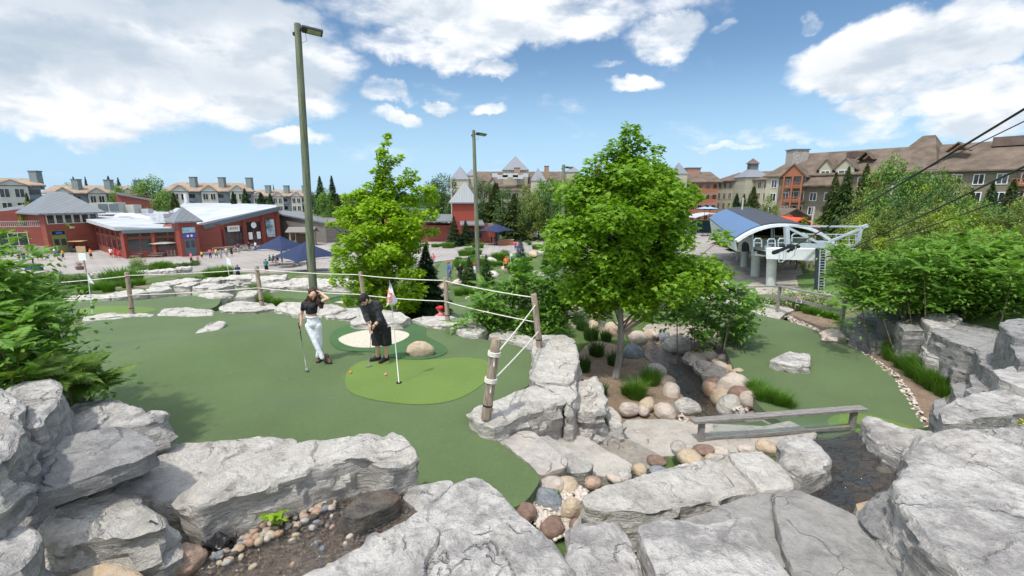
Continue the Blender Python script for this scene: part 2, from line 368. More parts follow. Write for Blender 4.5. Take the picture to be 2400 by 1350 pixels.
Aw = np.linalg.solve(np.block([[rr+np.eye(len(CPn))*-.02, np.ones((len(CPn),1))],[np.ones((1,len(CPn))), np.zeros((1,1))]]), np.append(CPn[:,2], 0))
def Tn(x, y):
    x = np.asarray(x, float); y = np.asarray(y, float); sh = x.shape; x = x.ravel(); y = y.ravel()
    r = np.hypot(x[:,None]-CPn[:,0], y[:,None]-CPn[:,1]); z = r@Aw[:-1]+Aw[-1]
    far = np.clip((np.hypot(x, y)-150)/60, 0, 1); z = z*(1-far)+(-6.5)*far
    z = np.where(y > 95, -6.5*np.clip((y-95)/15,0,1)+z*(1-np.clip((y-95)/15,0,1)), z)
    return z.reshape(sh)
def T(x, y): return float(Tn([x], [y])[0])
def PT(px, py, dz=0.0):
    """where the photo direction meets the terrain"""
    d = ray(px, py); t = .8; prev = None
    ts = np.concatenate([np.arange(1.0, 40, .1), np.arange(40, 400, .5)])
    X_ = d.x*ts; Y__ = d.y*ts; Z__ = CZ+d.z*ts; h = Tn(X_, Y__)
    k = np.argmax(Z__ < h)
    if Z__[k] >= h[k]: k = len(ts)-1
    t = ts[k]; return Vector((d.x*t, d.y*t, float(h[k])+dz))

SHEETS = []      # (poly, zfunc, lowering)
def resample(pts, step):
    out = []; n = len(pts)
    for i in range(n):
        a = Vector(pts[i]); c = Vector(pts[(i+1) % n]); k = max(1, int((c-a).length/step))
        out += [tuple(a.lerp(c, j/k)) for j in range(k)]
    return out
def smoothp(pts, it=2):
    for _ in range(it):
        o = []; n = len(pts)
        for i in range(n):
            a = Vector(pts[i]); c = Vector(pts[(i+1) % n]); o += [tuple(a.lerp(c, .25)), tuple(a.lerp(c, .75))]
        pts = o
    return pts
def sheet(name, poly, zf, mat, step=.4, skirt=.25, parent=None, kind='structure', sink=True, label=None, cat=None, nofill=None, th=None):
    """polygon laid on zf(x,y) (numpy), with a skirt at its edge"""
    poly = [(p[0], p[1]) for p in poly]; A_ = sum(poly[i][0]*poly[(i+1) % len(poly)][1]-poly[(i+1) % len(poly)][0]*poly[i][1] for i in range(len(poly)))
    if A_ < 0: poly = poly[::-1]
    bd = resample(poly, step); xs = [p[0] for p in bd]; ys = [p[1] for p in bd]
    gx, gy = np.meshgrid(np.arange(min(xs), max(xs), step), np.arange(min(ys), max(ys), step)); gx = gx.ravel(); gy = gy.ravel()
    k = pip(gx, gy, poly); gx = gx[k]; gy = gy[k]
    bp_ = np.array(bd)
    if len(gx):
        keep = np.ones(len(gx), bool)
        for s0 in range(0, len(gx), 4000):
            dd = np.min(np.hypot(gx[s0:s0+4000,None]-bp_[:,0], gy[s0:s0+4000,None]-bp_[:,1]), axis=1); keep[s0:s0+4000] = dd > step*.45
        gx = gx[keep]; gy = gy[keep]
    co = [Vector(p) for p in bd]+[Vector((a, c)) for a, c in zip(gx, gy)]; n = len(bd)
    vo, eo, fo, _, _, _ = delaunay_2d_cdt(co, [], [list(range(n))], 1, 1e-5)
    vx = np.array([v.x for v in vo]); vy = np.array([v.y for v in vo]); vz = zf(vx, vy)
    verts = np.stack([vx, vy, vz], 1).tolist(); faces = [tuple(f) for f in fo]
    if skirt:
        b0 = len(verts); bz = zf(np.array(xs), np.array(ys))
        for i in range(n): verts.append((xs[i], ys[i], float(bz[i]))); verts.append((xs[i], ys[i], float(bz[i])-skirt))
        faces += [(b0+2*i, b0+2*i+1, b0+2*((i+1) % n)+1, b0+2*((i+1) % n)) for i in range(n)]
    cx = sum(xs)/n; cy = sum(ys)/n; cz = float(np.mean(vz))
    v = np.array(verts)-np.array([cx, cy, cz])
    o = mobj(name, v, faces, mat, parent, (cx, cy, cz), smooth=True, sharp=50)
    if kind: o['kind'] = kind
    if label: o['label'] = label
    if cat: o['category'] = cat
    if sink: SHEETS.append((poly, zf, .3))
    return o
def flat(z): return lambda x, y: np.full(np.shape(x), float(z))
def over(dz): return lambda x, y: Tn(x, y)+dz
def pp(pts, z): return [tuple(P(a[0], a[1], z)[:2]) for a in pts]
def ppt(pts): return [tuple(PT(a[0], a[1])[:2]) for a in pts]
def gb(x, y, px, py, z, r, h):
    c = P(px, py, z); return h*np.exp(-((x-c.x)**2+(y-c.y)**2)/(r*r))
def zA(x, y):   # the big green with its humps
    return gb(x,y,330,850,0,1.7,.20)+gb(x,y,560,800,0,1.2,.16)-gb(x,y,500,900,0,1.0,.10)-gb(x,y,720,905,0,.8,.10)+gb(x,y,250,780,0,1.3,.12)-gb(x,y,450,985,0,.8,.12)+gb(x,y,640,960,0,.7,.06)
GA = [(150,800),(230,742),(400,738),(560,728),(700,735),(850,760),(960,762),(1060,775),(1150,800),(1250,815),(1250,900),(1215,915),(1100,970),(1150,1020),(1205,1065),(1262,1108),(1268,1125),(1245,1160),(1225,1182),(1190,1192),(1130,1188),(980,1160),(700,1100),(300,1090),(-150,1000),(-300,850)]
sheet('putting_green', smoothp(pp(GA, 0), 2), zA, TURF, .22, .30)
def zl(dz): return lambda x, y: zA(x, y)+dz
SANDP = [(790,800),(800,790),(840,778),(880,774),(930,775),(962,783),(955,795),(920,810),(870,818),(820,815)]
FR = [(768,795),(790,770),(840,757),(900,752),(960,752),(1000,765),(995,785),(1010,795),(1045,812),(1050,830),(1010,842),(960,845),(905,838),(880,825),(830,826),(785,820)]
LG = [(806,890),(815,862),(850,845),(900,838),(960,845),(1040,842),(1080,838),(1120,840),(1150,850),(1160,868),(1145,890),(1110,918),(1070,938),(1010,950),(930,947),(860,935),(820,920)]
sheet('light_green_patch', smoothp(pp(LG, 0), 2), zl(.008), TURF_L, .15, 0, sink=False)
sheet('fringe_patch', smoothp(pp(FR, 0), 2), zl(.018), TURF_D, .15, .015, sink=False)
sheet('bunker_sand', smoothp(pp(SANDP, 0), 2), zl(.028), SAND, .15, .015, sink=False)
# right green beside the stream
GR = [(1690,745),(1770,735),(1850,752),(1940,790),(2030,835),(2100,885),(2140,950),(2175,1010),(2160,1030),(1960,1040),(1850,1000),(1790,965),(1750,912),(1715,850),(1690,800)]
def zR(x, y): return -.85+gb(x,y,1900,800,-.85,1.5,.10)-gb(x,y,1800,870,-.85,1.,.05)
sheet('stream_side_green', smoothp(pp(GR, -.85), 2), zR, TURF, .3, .2)
sheet('light_patch_by_bridge', smoothp(pp([(1935,975),(2020,968),(2110,990),(2160,1012),(2150,1025),(1950,1020)], -.85), 1), lambda x, y: zR(x, y)+.008, TURF_L, .3, 0, sink=False)
# second terrace left
G2 = [(160,706),(260,706),(330,703),(400,695),(520,690),(512,722),(440,732),(300,742),(160,745)]
sheet('left_terrace_green', smoothp(pp(G2, -.3), 2), flat(-.3), TURF, .4, .2)
sheet('light_patch_left', smoothp(pp([(180,722),(280,716),(370,722),(360,732),(250,738),(180,738)], -.3), 2), flat(-.292), TURF_L, .4, 0, sink=False)
G3 = [(640,680),(720,680),(850,688),(960,690),(1010,700),(990,715),(960,722),(880,735),(800,722),(700,708),(640,705)]
sheet('middle_green', smoothp(pp(G3, -1.2), 2), flat(-1.2), TURF, .4, .2)
sheet('fringe_middle', smoothp(pp([(765,702),(800,692),(850,694),(880,702),(850,712),(800,712)], -1.2), 2), flat(-1.19), TURF_D, .4, 0, sink=False)
sheet('bunker_middle', smoothp(pp([(780,710),(800,706),(815,708),(800,714)], -1.2), 1), flat(-1.18), SAND, .4, 0, sink=False)
G4 = [(965,735),(1010,715),(1080,708),(1130,705),(1230,700),(1290,705),(1260,730),(1250,760),(1100,790),(960,765)]
sheet('lower_green', smoothp(pp(G4, -1.75), 2), flat(-1.75), TURF, .4, .2)
sheet('fringe_lower', smoothp(pp([(1085,738),(1100,725),(1150,720),(1200,724),(1200,740),(1130,742)], -1.75), 2), flat(-1.742), TURF_D, .4, 0, sink=False)
sheet('bunker_lower', smoothp(pp([(1100,730),(1120,726),(1150,728),(1140,735),(1110,736)], -1.75), 2), flat(-1.734), SAND, .4, 0, sink=False)
G5 = [(1010,655),(1028,625),(1045,600),(1070,585),(1085,588),(1062,612),(1055,640),(1060,655),(1030,668)]
sheet('winding_green', smoothp(ppt(G5), 1), over(.03), TURF, .8, .2)
G6 = [(1130,600),(1180,590),(1250,575),(1320,570),(1370,575),(1350,590),(1260,600),(1200,608),(1140,612)]
sheet('far_green', smoothp(ppt(G6), 1), over(.03), TURF, 1.0, .2)
sheet('light_patch_far', smoothp(ppt([(1150,602),(1200,592),(1260,588),(1240,598),(1190,604)]), 1), over(.06), TURF_L, 1.0, 0, sink=False)
G7 = [(1150,665),(1200,650),(1300,640),(1340,655),(1300,672),(1200,680)]
sheet('hollow_green', smoothp(ppt(G7), 1), over(.03), TURF, .8, .2)
PAVE = simple('pavers', (.44,.40,.365), .9, .12, .5, .01, 6)
def pavmat():
    m_, q, bs = newmat('pavers_tiled'); v = q.n('ShaderNodeTexCoord').outputs['Object']
    n1 = q.noise(v, .12, 5, .6, .4); n2 = q.noise(v, 1.4, 5, .7); br = q.n('ShaderNodeTexBrick'); q.put(br.inputs['Vector'], v)
    br.inputs['Scale'].default_value = .22; br.inputs['Color1'].default_value = (.39,.355,.325,1); br.inputs['Color2'].default_value = (.35,.325,.30,1); br.inputs['Mortar'].default_value = (.24,.215,.20,1); br.inputs['Mortar Size'].default_value = .02
    col = q.mix(q.ss(n1, .35, .65), q.mix(1, br.outputs[0], (.84,.83,.82), 'MULTIPLY'), br.outputs[0]); col = q.mix(q.m('MULTIPLY', q.ss(n2, .55, .75), .35), col, (.30,.28,.26))
    q.put(bs.inputs['Base Color'], col); bs.inputs['Roughness'].default_value = .9; return m_
PAVE = pavmat()
# plaza: broad paved ground in front of the buildings
PZ = [(-150,66),(-100,58),(-60,53),(-42,54),(-34,54.5),(-28,52),(-15,58),(-3,72),(6,80),(20,92),(30,80),(38,66),(60,70),(60,130),(80,260),(-80,200),(-200,200)]
sheet('plaza_paving', PZ, lambda x, y: Tn(x, y)+.06, PAVE, 3.0, .4)
# ground under and before the chairlift
LFT = ppt([(1640,700),(1690,640),(1700,585),(1760,560),(1860,580),(1880,640),(1905,668),(1960,700),(1900,716),(1830,722),(1760,728),(1690,712)])
sheet('lift_apron', LFT, lambda x, y: Tn(x, y)+.05, simple('dirt_pave', (.40,.355,.31), .95, .25, .6, .02, 4), 1.0, .3)
MULCH = mulchmat('mulch', (.20,.135,.09), (.34,.25,.175), (.46,.37,.28))
sheet('mulch_bed', smoothp(pp([(1340,850),(1380,800),(1420,800),(1500,830),(1560,880),(1620,950),(1640,1010),(1560,1010),(1430,1000),(1330,1010),(1330,900)], -1.0), 1), flat(-1.0), MULCH, .3, .3)
sheet('mulch_border', smoothp(pp([(1838,742),(1870,725),(1930,735),(1980,760),(2080,820),(2150,870),(2215,930),(2260,1000),(2200,1030),(2150,1000),(2120,915),(2040,850),(1940,795)], -.88), 1), flat(-.9), MULCH, .3, .2)
# the paved walks
WALK = rockmat('walk_stone', (.52,.475,.42), (.40,.365,.325), warmth=.3, crack=.12, bmp=.008, lichen=.25, sc=1.5)
sheet('walk_slab', pp([(1450,1002),(1470,984),(1560,982),(1640,992),(1790,998),(1850,986),(1915,1018),(1900,1060),(1640,1062),(1545,1070),(1470,1040)], -.80), lambda x, y: -.80+.02*np.sin(x*3)*np.sin(y*2.3), WALK, .4, .3)
sheet('walk_by_lift', pp([(1752,735),(1780,712),(1830,716),(1862,730),(1840,738),(1826,752)], -.9), flat(-.84), WALK, .4, .2)
# stream bed, then the terrain that keeps below every sheet
STREAM = pp([(1290,705),(1340,712),(1400,745),(1470,768),(1520,790),(1570,812),(1620,850),(1680,900),(1720,960),(1740,1010),(1640,1010),(1610,950),(1560,890),(1520,845),(1490,800),(1440,780),(1370,758),(1300,730)], -1.3)
BED = mulchmat('stream_bed', (.09,.065,.045), (.20,.15,.11), (.30,.25,.2), .5)
watermat = flat_water
WATER = watermat('water', (.80,.80,.72), .05, 6)
def bankz(x, y):
    S_ = np.array(STREAM); d = np.full(np.shape(x), 9.0)
    for i in range(len(S_)):
        a = S_[i-1]; c = S_[i]; l2 = ((c-a)**2).sum(); t = np.clip(((x-a[0])*(c[0]-a[0])+(y-a[1])*(c[1]-a[1]))/l2, 0, 1); d = np.minimum(d, np.hypot(x-a[0]-t*(c[0]-a[0]), y-a[1]-t*(c[1]-a[1])))
    d = np.where(pip(x, y, STREAM), 0, d); return Tn(x, y)+.03-.42*np.clip(1-d/.55, 0, 1)
sheet('gravel_bank', smoothp(pp([(1500,748),(1600,742),(1690,760),(1712,800),(1718,850),(1775,912),(1852,968),(1880,1002),(1745,1000),(1722,955),(1680,895),(1620,846),(1570,808),(1520,786)], -1.08), 1), bankz, mulchmat('bank_gravel', (.30,.24,.19), (.44,.37,.30), (.55,.49,.42), .7), .3, .2)
sheet('stream_bed', smoothp(STREAM, 1), flat(-1.42), BED, .3, .2)
sheet('stream_water', smoothp(STREAM, 1), flat(-1.30), WATER, .3, 0, sink=False)
# left pool among the pebbles
LP = pp([(380,1290),(520,1262),(640,1225),(760,1172),(850,1150),(960,1150),(1000,1190),(960,1230),(860,1290),(700,1370),(350,1400)], .48)
sheet('pool_bed', smoothp(LP, 1), lambda x, y: .42+.03*np.sin(x*7)*np.sin(y*9+1), mulchmat('pool_mud', (.12,.080,.048), (.21,.145,.09), (.26,.20,.14), .6), .2, .3)
sheet('pool_water', smoothp(LP, 1), flat(.475), watermat('water_pool', (.90,.86,.78), .03, 11), .3, 0, sink=False)
def cascmat():
    m_, q, bs = newmat('cascade_rock'); v = q.n('ShaderNodeTexCoord').outputs['Object']
    mp_ = q.n('ShaderNodeMapping'); q.put(mp_.inputs[0], v); mp_.inputs['Scale'].default_value = (1.0, 1.6, 1); mp_.inputs['Rotation'].default_value = (0,0,-.6)
    wn = q.n('ShaderNodeTexNoise'); q.put(wn.inputs['Vector'], mp_.outputs[0]); wn.inputs['Scale'].default_value = 3; wv = q.vm('ADD', mp_.outputs[0], wn.outputs[1])
    cl = q.vor(wv, 3.2, 'F1', 1); sp = q.n('ShaderNodeSeparateColor'); q.put(sp.inputs[0], cl); n2 = q.noise(v, 22, 6, .7)
    col = q.mix(sp.outputs[0], (.13,.08,.05), (.34,.21,.14)); col = q.mix(q.ss(sp.outputs[1], .55, .75), col, (.08,.10,.15)); col = q.mix(q.ss(n2, .35, .7), q.mix(1., col, (.55,.55,.6), 'MULTIPLY'), col)
    ed = q.ss(q.vor(wv, 3.2, 'DISTANCE_TO_EDGE'), .0, .09); col = q.mix(ed, (.02,.02,.03), col)
    q.put(bs.inputs['Base Color'], col); bs.inputs['Roughness'].default_value = .28; bs.inputs['Specular IOR Level'].default_value = .7
    bump(q, bs, q.m('ADD', q.m('MULTIPLY', ed, 1.0), q.m('MULTIPLY', n2, .4)), .03); return m_
RP = pp([(1855,1130),(1900,1120),(1950,1078),(1890,1018),(1960,1005),(2020,1005),(2060,1030),(2140,1080),(2090,1140),(2040,1200),(2010,1215),(1940,1180)], -.02)
sheet('cascade_bed', smoothp(RP, 1), lambda x, y: -.12+.05*np.sin(x*6+1)*np.sin(y*8), cascmat(), .2, .3)
sheet('cascade_water', smoothp(RP, 1), flat(-.04), watermat('water_cascade', (.88,.88,.86), .09, 12), .3, 0, sink=False)
# terrain sheet
def axis(lo, hi, fine0, fine1, step, g=1.07):
    a = list(np.arange(fine0, fine1, step)); s_ = step; v = fine1
    while v < hi: a.append(v); s_ *= g; v += s_
    a.append(hi); s_ = step; v = fine0-step
    while v > lo: a.insert(0, v); s_ *= g; v -= s_
    a.insert(0, lo); return np.array(a)
ax_ = axis(-6000, 6000, -16, 16, .3); ay_ = axis(-400, 9000, -2, 22, .3, 1.06)
gx, gy = np.meshgrid(ax_, ay_); gz = Tn(gx, gy)
gz += np.array([[noise.noise(Vector((x*.6, y*.6, 1)))*.10 if abs(x) < 40 and -3 < y < 60 else 0 for x, y in zip(rx, ry)] for rx, ry in zip(gx, gy)])
for poly, zf, low in SHEETS:
    k = pip(gx, gy, poly)
    if k.any(): gz[k] = np.minimum(gz[k], zf(gx[k], gy[k])-low)
ny, nx = gx.shape; idx = np.arange(nx*ny).reshape(ny, nx)
fc = np.stack([idx[:-1,:-1].ravel(), idx[:-1,1:].ravel(), idx[1:,1:].ravel(), idx[1:,:-1].ravel()], 1)
def groundmat():
    m_, q, bs = newmat('ground_cover'); v = q.n('ShaderNodeTexCoord').outputs['Object']
    n1 = q.noise(v, .35, 6, .6, .5); n2 = q.noise(v, 3, 6, .7); n3 = q.noise(v, 40, 3, .7)
    g = q.mix(q.ss(n2, .3, .7), (.075,.13,.030), (.13,.19,.055)); g = q.mix(q.ss(n3, .2, .8), q.mix(1., g, (.6,.6,.6), 'MULTIPLY'), g)
    mu = q.mix(n2, (.17,.125,.09), (.33,.27,.20))
    q.put(bs.inputs['Base Color'], q.mix(q.ss(n1, .55, .66), g, mu)); bs.inputs['Roughness'].default_value = .95
    bump(q, bs, q.m('ADD', n2, q.m('MULTIPLY', n3, .3)), .05); return m_
tag(mobj('ground', np.stack([gx.ravel(), gy.ravel(), gz.ravel()], 1), fc, groundmat(), smooth=True), kind='structure')
# ------------------------------------------------------------------ rocks
def fbm(p, f, o=4, s=0): return noise.fractal(Vector((p[0]*f+s*7.13, p[1]*f+s*3.7, p[2]*f+s*1.9)), 1.0, 2.0, o)
def facet(p, f, s):
    q = Vector((p[0]*f+s*3.3, p[1]*f+s*1.7, p[2]*f*1.6+s)); q = q+noise.noise_vector(q*1.7)*.25; d, pt = noise.voronoi(q); c = pt[0]; g = noise.cell_vector(c*7.3+Vector((.5,.5,.5))); return (q-c).dot(g)+.35*g.z
def rock_mesh(name, outline, zb, mat, seed=1, amp=.05, rim=.05, flare=.06, dens=1.0, ledge=.5, parent=None):
    """a slab from the outline of its top (x, y, z points) down to zb: ragged rim, split beds on the sides"""
    rng = random.Random(seed*91+3)
    A_ = sum(outline[i][0]*outline[(i+1) % len(outline)][1]-outline[(i+1) % len(outline)][0]*outline[i][1] for i in range(len(outline)))
    if A_ < 0: outline = outline[::-1]
    per = sum((Vector(outline[i])-Vector(outline[i-1])).length for i in range(len(outline)))
    dia = max(max(p[0] for p in outline)-min(p[0] for p in outline), max(p[1] for p in outline)-min(p[1] for p in outline))
    N = int(max(28, min(240, per/.05*dens))); pts = []
    L = [0]
    for i in range(len(outline)): L.append(L[-1]+(Vector(outline[(i+1) % len(outline)])-Vector(outline[i])).length)
    for k in range(N):
        t = L[-1]*k/N; j = max(i for i in range(len(outline)) if L[i] <= t); a = Vector(outline[j]); c = Vector(outline[(j+1) % len(outline)])
        pts.append(a.lerp(c, (t-L[j])/max(1e-6, L[j+1]-L[j])))
    pts = [(pts[i-1]+pts[i]*6+pts[(i+1) % N])/8 for i in range(N)]
    nr = []
    for i in range(N):
        d = pts[(i+1) % N]-pts[i-1]; nr.append(Vector((d.y, -d.x, 0)).normalized())
    cx = sum(p.x for p in pts)/N; cy = sum(p.y for p in pts)/N; cz = sum(p.z for p in pts)/N
    ctr = Vector((cx, cy, cz)); o = Vector((cx, cy, zb))
    sz = min(1.0, dia/1.2); am = amp*sz*.8
    zt_mean = cz; H = max(.05, zt_mean-zb)
    top = []
    K = max(5, min(44, int(dia/.075*dens)))
    def topz(p, s):
        n1 = fbm(p, 1.6, 5, seed); n2 = fbm(p, 6, 3, seed+5)
        q = n1*3.2; fl = math.floor(q); fr = q-fl; fr = min(1, max(0, (fr-.38)/.24)); step = (fl+fr)/3.2
        return (n1*(1-ledge)+step*ledge)*am*.62+n2*am*.12+facet(p, 2.2, seed)*am*.85+facet(p, 6.0, seed+8)*am*.22
    verts = []
    # side beds
    beds = [rng.uniform(-1, 1) for _ in range(30)]
    bh = rng.uniform(.07, .13)*(1.5 if H > .6 else 1)
    ns = max(4, min(16, int(H/.06*dens**.5)))
    rings = []
    for j in range(ns+1):          # from the bottom up to just under the rim
        f = j/ns; ring = []
        for i in range(N):
            zt = pts[i].z-rim*sz; z = zb+(zt-zb)*f
            w = z+fbm((pts[i].x, pts[i].y, 0), 1.2, 2, seed+3)*.12
            bi = w/bh; b0 = math.floor(bi); fr = bi-b0; e = min(1, max(0, (fr-.8)/.2)); bd = beds[int(b0) % 30]*(1-e)+beds[int(b0+1) % 30]*e
            gro = -1.0*max(0, 1-abs(fr-.9)/.1) 
            off = flare*(1-f)*H+am*(.55*bd+.35*gro)+am*.5*fbm((pts[i].x, pts[i].y, z*1.6), 2.4, 5, seed+9)+am*.22*fbm((pts[i].x, pts[i].y, z), 9, 2, seed)+facet((pts[i].x, pts[i].y, z), 2.6, seed+4)*am*1.25+facet((pts[i].x, pts[i].y, z), 7, seed+6)*am*.3
            ring.append(Vector((pts[i].x, pts[i].y, z))+nr[i]*off)
        rings.append(ring)
    for (s_, dz_) in ((.0, .35), (-.35, .08)):      # the rounded rim
        ring = []
        for i in range(N):
            p = pts[i]+nr[i]*(s_*rim*sz+am*.5*facet((pts[i].x, pts[i].y, pts[i].z), 2.6, seed+4)+am*.6*fbm((pts[i].x, pts[i].y, pts[i].z*1.6), 2.4, 5, seed+9)); p = Vector((p.x, p.y, pts[i].z-rim*sz*dz_)); p.z += topz(p, 1)*.6+am*.5*fbm(p, 7, 3, seed+2)
            ring.append(p)
        rings.append(ring)
    for k in range(1, K):
        s_ = (1-k/K)**1.0; ring = []
        for i in range(N):
            p = ctr.lerp(pts[i]+nr[i]*(-.5*rim*sz), s_); p = p.copy(); p.z += topz(p, s_); ring.append(p)
        rings.append(ring)
    for r_ in rings: verts += r_
    faces = []
    for j in range(len(rings)-1):
        b0 = j*N
        for i in range(N):
            a = b0+i; c = b0+(i+1) % N; faces.append((a, c, c+N, a+N))
    last = (len(rings)-1)*N; cpt = ctr.copy(); cpt.z += topz(cpt, 0); verts.append(cpt); ci = len(verts)-1
    faces += [(last+i, last+(i+1) % N, ci) for i in range(N)]
    faces.append(tuple(reversed(range(N))))
    verts = [v-o for v in verts]
    return mobj(name, verts, faces, mat, parent, o, smooth=True, sharp=30)
def rock(label, outline, z, zb, mat, seed=1, cat='rock', name='rock', group=None, **kw):
    ol = [P(p[0], p[1], z+(p[2] if len(p) > 2 else 0)) for p in outline]
    return tag(rock_mesh(name, ol, zb, mat, seed, **kw), label, cat, group)
def bblob(name, c, dims, mat, seed=1, rough=.12, rz=0, tilt=0, sub=3, flat_=.0, angular=0.0, smooth=True):
    """rounded or angular boulder resting at c (base centre)"""
    bm = bmesh.new(); bmesh.ops.create_icosphere(bm, subdivisions=sub, radius=1)
    rng = random.Random(seed)
    pl = [(Vector((rng.uniform(-1,1), rng.uniform(-1,1), rng.uniform(-.5,1))).normalized(), rng.uniform(.62,.9)) for _ in range(9)]
    for v in bm.verts:
        p = v.co.copy(); n0 = noise.noise(p*.9+Vector((seed*3.1, 0, 0))); r_ = 1+rough*1.6*n0+rough*.45*noise.noise(p*2.6+Vector((seed, 4, 0)))
        p = p*r_
        if angular:
            for (pn, pd) in pl:
                e = p.dot(pn)-pd
                if e > 0: p -= pn*e*angular
            p += p.normalized()*.03*noise.noise(p*6)
        if p.z < -.5: p.z = -.5+(p.z+.5)*.3
        v.co = p
    M = Matrix.Rotation(rz, 4, 'Z')@Matrix.Rotation(tilt, 4, 'X')@Matrix.Diagonal((dims[0]/2, dims[1]/2, dims[2]/1.55, 1))
    bmesh.ops.transform(bm, matrix=M, verts=bm.verts)
    zmin = min(v.co.z for v in bm.verts)
    for v in bm.verts: v.co.z -= zmin+dims[2]*.1
    me = bpy.data.meshes.new(name); bm.to_mesh(me); bm.free(); me.materials.append(mat)
    me.polygons.foreach_set('use_smooth', [smooth]*len(me.polygons))
    if angular: me.set_sharp_from_angle(angle=R(35))
    o = bpy.data.objects.new(name, me); COL.objects.link(o); o.location = c; return o

# ---- foreground left
rock('grey-white boulder cut by the left edge of the photo, behind the slabs', [(-60,905),(10,905),(45,925),(52,955),(45,1010),(20,1060),(-60,1110)], 1.75, 1.25, WHITE2, 11, rim=.12, amp=.07)
rock('grey-white block leaning under the sumac, above the dark slabs', [(10,912),(70,893),(130,887),(146,905),(140,935),(95,995),(55,1000),(48,940)], 1.60, .7, WHITE2, 12, rim=.08, amp=.05)
rock('small dark grey rock wedged behind the pale block at left', [(140,935),(215,930),(222,948),(190,962),(140,966)], 1.1, .4, GREYR, 13, cat='rock')
rock('weathered slab with a notched end above the dark slab at left', [(100,985),(160,955),(230,938),(275,936),(300,950),(330,953),(345,972),(350,958),(384,964),(380,985),(330,1000),(290,1010),(330,1040),(100,1060),(60,1020)], 1.15, .35, WHITE2, 14, amp=.07)
rock('small pinkish rounded rock between the two grey slabs at left', [(52,1010),(90,1005),(112,1020),(108,1045),(60,1060),(40,1040)], 1.32, .7, PALEB, 15, rim=.1)
rock('big dark grey flat slab tilted at the left, its thick edge facing forward', [(-30,1150),(5,1105),(60,1055),(110,1030),(200,1012),(290,1000),(345,1022),(371,1052),(330,1075),(250,1103),(140,1140),(60,1168),(15,1178)], 1.30, 1.15, GREYR, 16, amp=.03, rim=.02, flare=-.1, ledge=.8, dens=1.3)
rock('long pale slab lying behind the white block at left', [(330,1062),(385,1040),(470,1040),(560,1028),(640,1022),(688,1030),(692,1044),(640,1062),(560,1092),(500,1130),(420,1170),(360,1180),(230,1165),(180,1140)], .78, .0, WHITE, 17, amp=.06)
rock('large white block with a flat tan face beside the pebble pool', [(418,1170,-.04),(455,1130),(520,1100),(610,1065),(700,1042,.04),(790,1024,.04),(880,1014,.04),(905,1022),(918,1012),(950,1030),(958,1045),(976,1068,-.05),(968,1085,-.1),(900,1085),(860,1068),(800,1080),(700,1108),(600,1138),(520,1160),(470,1185,-.02)], .88, .38, WHITE, 18, amp=.055, rim=.035, flare=-.02, ledge=.7)
rock('pale smooth boulder with hollows under the dark slab', [(88,1235),(130,1195),(200,1165),(270,1150),(330,1158),(375,1195),(380,1225),(330,1240),(240,1255),(150,1262),(100,1262)], .98, .3, WHITE, 19, amp=.12, rim=.16)
rock('white boulder cut by the bottom left corner', [(-40,1240),(20,1228),(75,1232),(92,1255),(80,1290),(50,1330),(-40,1370)], 1.25, .4, WHITE2, 20, amp=.07, rim=.12)
rock('shaded grey rock low between the boulders at the left edge', [(-60,1185),(40,1180),(120,1172),(150,1205),(100,1250),(-60,1255)], .88, .3, GREYR, 39, amp=.05)
rock('sand coloured rock at the bottom edge left of the pool', [(140,1365),(190,1335),(260,1318),(310,1328),(345,1360),(300,1400),(160,1400)], .82, .3, SANDR, 21, amp=.06, rim=.1)
o = bblob('boulder', P(430,1335,.44), (.36,.30,.24), PINKR, 22, .15, .4, angular=.7, sub=4); tag(o, 'rust and grey angular boulder at the left end of the pebble pool', 'boulder')
rock('dark wet flat rock in the pool against the white block', [(795,1205),(815,1180),(850,1152),(905,1145),(940,1158),(935,1172),(880,1200),(830,1218)], .62, .36, WETR, 23, amp=.035, rim=.04)
rock('bluish white wedge of rock behind the big centre slab', [(948,1160),(975,1140),(1020,1128),(1055,1121),(1068,1132),(1030,1165),(985,1195)], .50, .1, WHITE2, 24, amp=.05)
rock('big pale peaked slab in the middle of the foreground', [(640,1420),(700,1352),(790,1305),(850,1275),(865,1255),(900,1245),(960,1215),(1020,1172),(1065,1132),(1100,1118),(1125,1119),(1150,1132),(1190,1168),(1230,1210),(1265,1235),(1290,1262),(1318,1300),(1340,1330),(1350,1420)], .98, .25, WHITE2, 25, amp=.055, rim=.05, flare=.12, dens=1.9)
rock('narrow white rock just right of the big peaked slab', [(1333,1245),(1360,1228),(1420,1222),(1452,1218),(1468,1250),(1500,1310),(1520,1420),(1335,1420),(1328,1320)], .78, .15, WHITE2, 26, amp=.06, rim=.05)
rock('mottled white and grey slab at the bottom of the photo', [(1492,1232),(1540,1212),(1600,1218),(1650,1228),(1715,1212),(1765,1213),(1780,1252),(1812,1300),(1850,1350),(1890,1420),(1560,1420),(1540,1350),(1515,1285)], .88, .3, WHITE2, 27, amp=.04, rim=.05)
rock('flat grey step slab in the middle of the foreground right', [(1560,1235),(1640,1205),(1740,1165),(1805,1152),(1812,1200),(1820,1260),(1850,1330),(1780,1330),(1700,1260),(1600,1250)], .52, .1, CONC, 28, amp=.018, rim=.02)
rock('broad smooth grey slab running to the bottom right', [(1812,1158),(1868,1148),(1930,1172),(2000,1205),(2080,1262),(2190,1345),(2280,1440),(1900,1440),(1868,1360),(1835,1270),(1818,1200)], .62, .1, CONC, 29, amp=.020, rim=.02)
rock('huge white weathered slab filling the lower right corner', [(2118,1062),(2150,1030),(2190,1012),(2260,1004),(2340,1000),(2480,1000),(2560,1200),(2500,1500),(2340,1400),(2260,1330),(2170,1260),(2112,1180),(2095,1130),(2128,1090)], 1.1, .3, WHITE2, 30, amp=.050, rim=.05, flare=.12, dens=1.7)
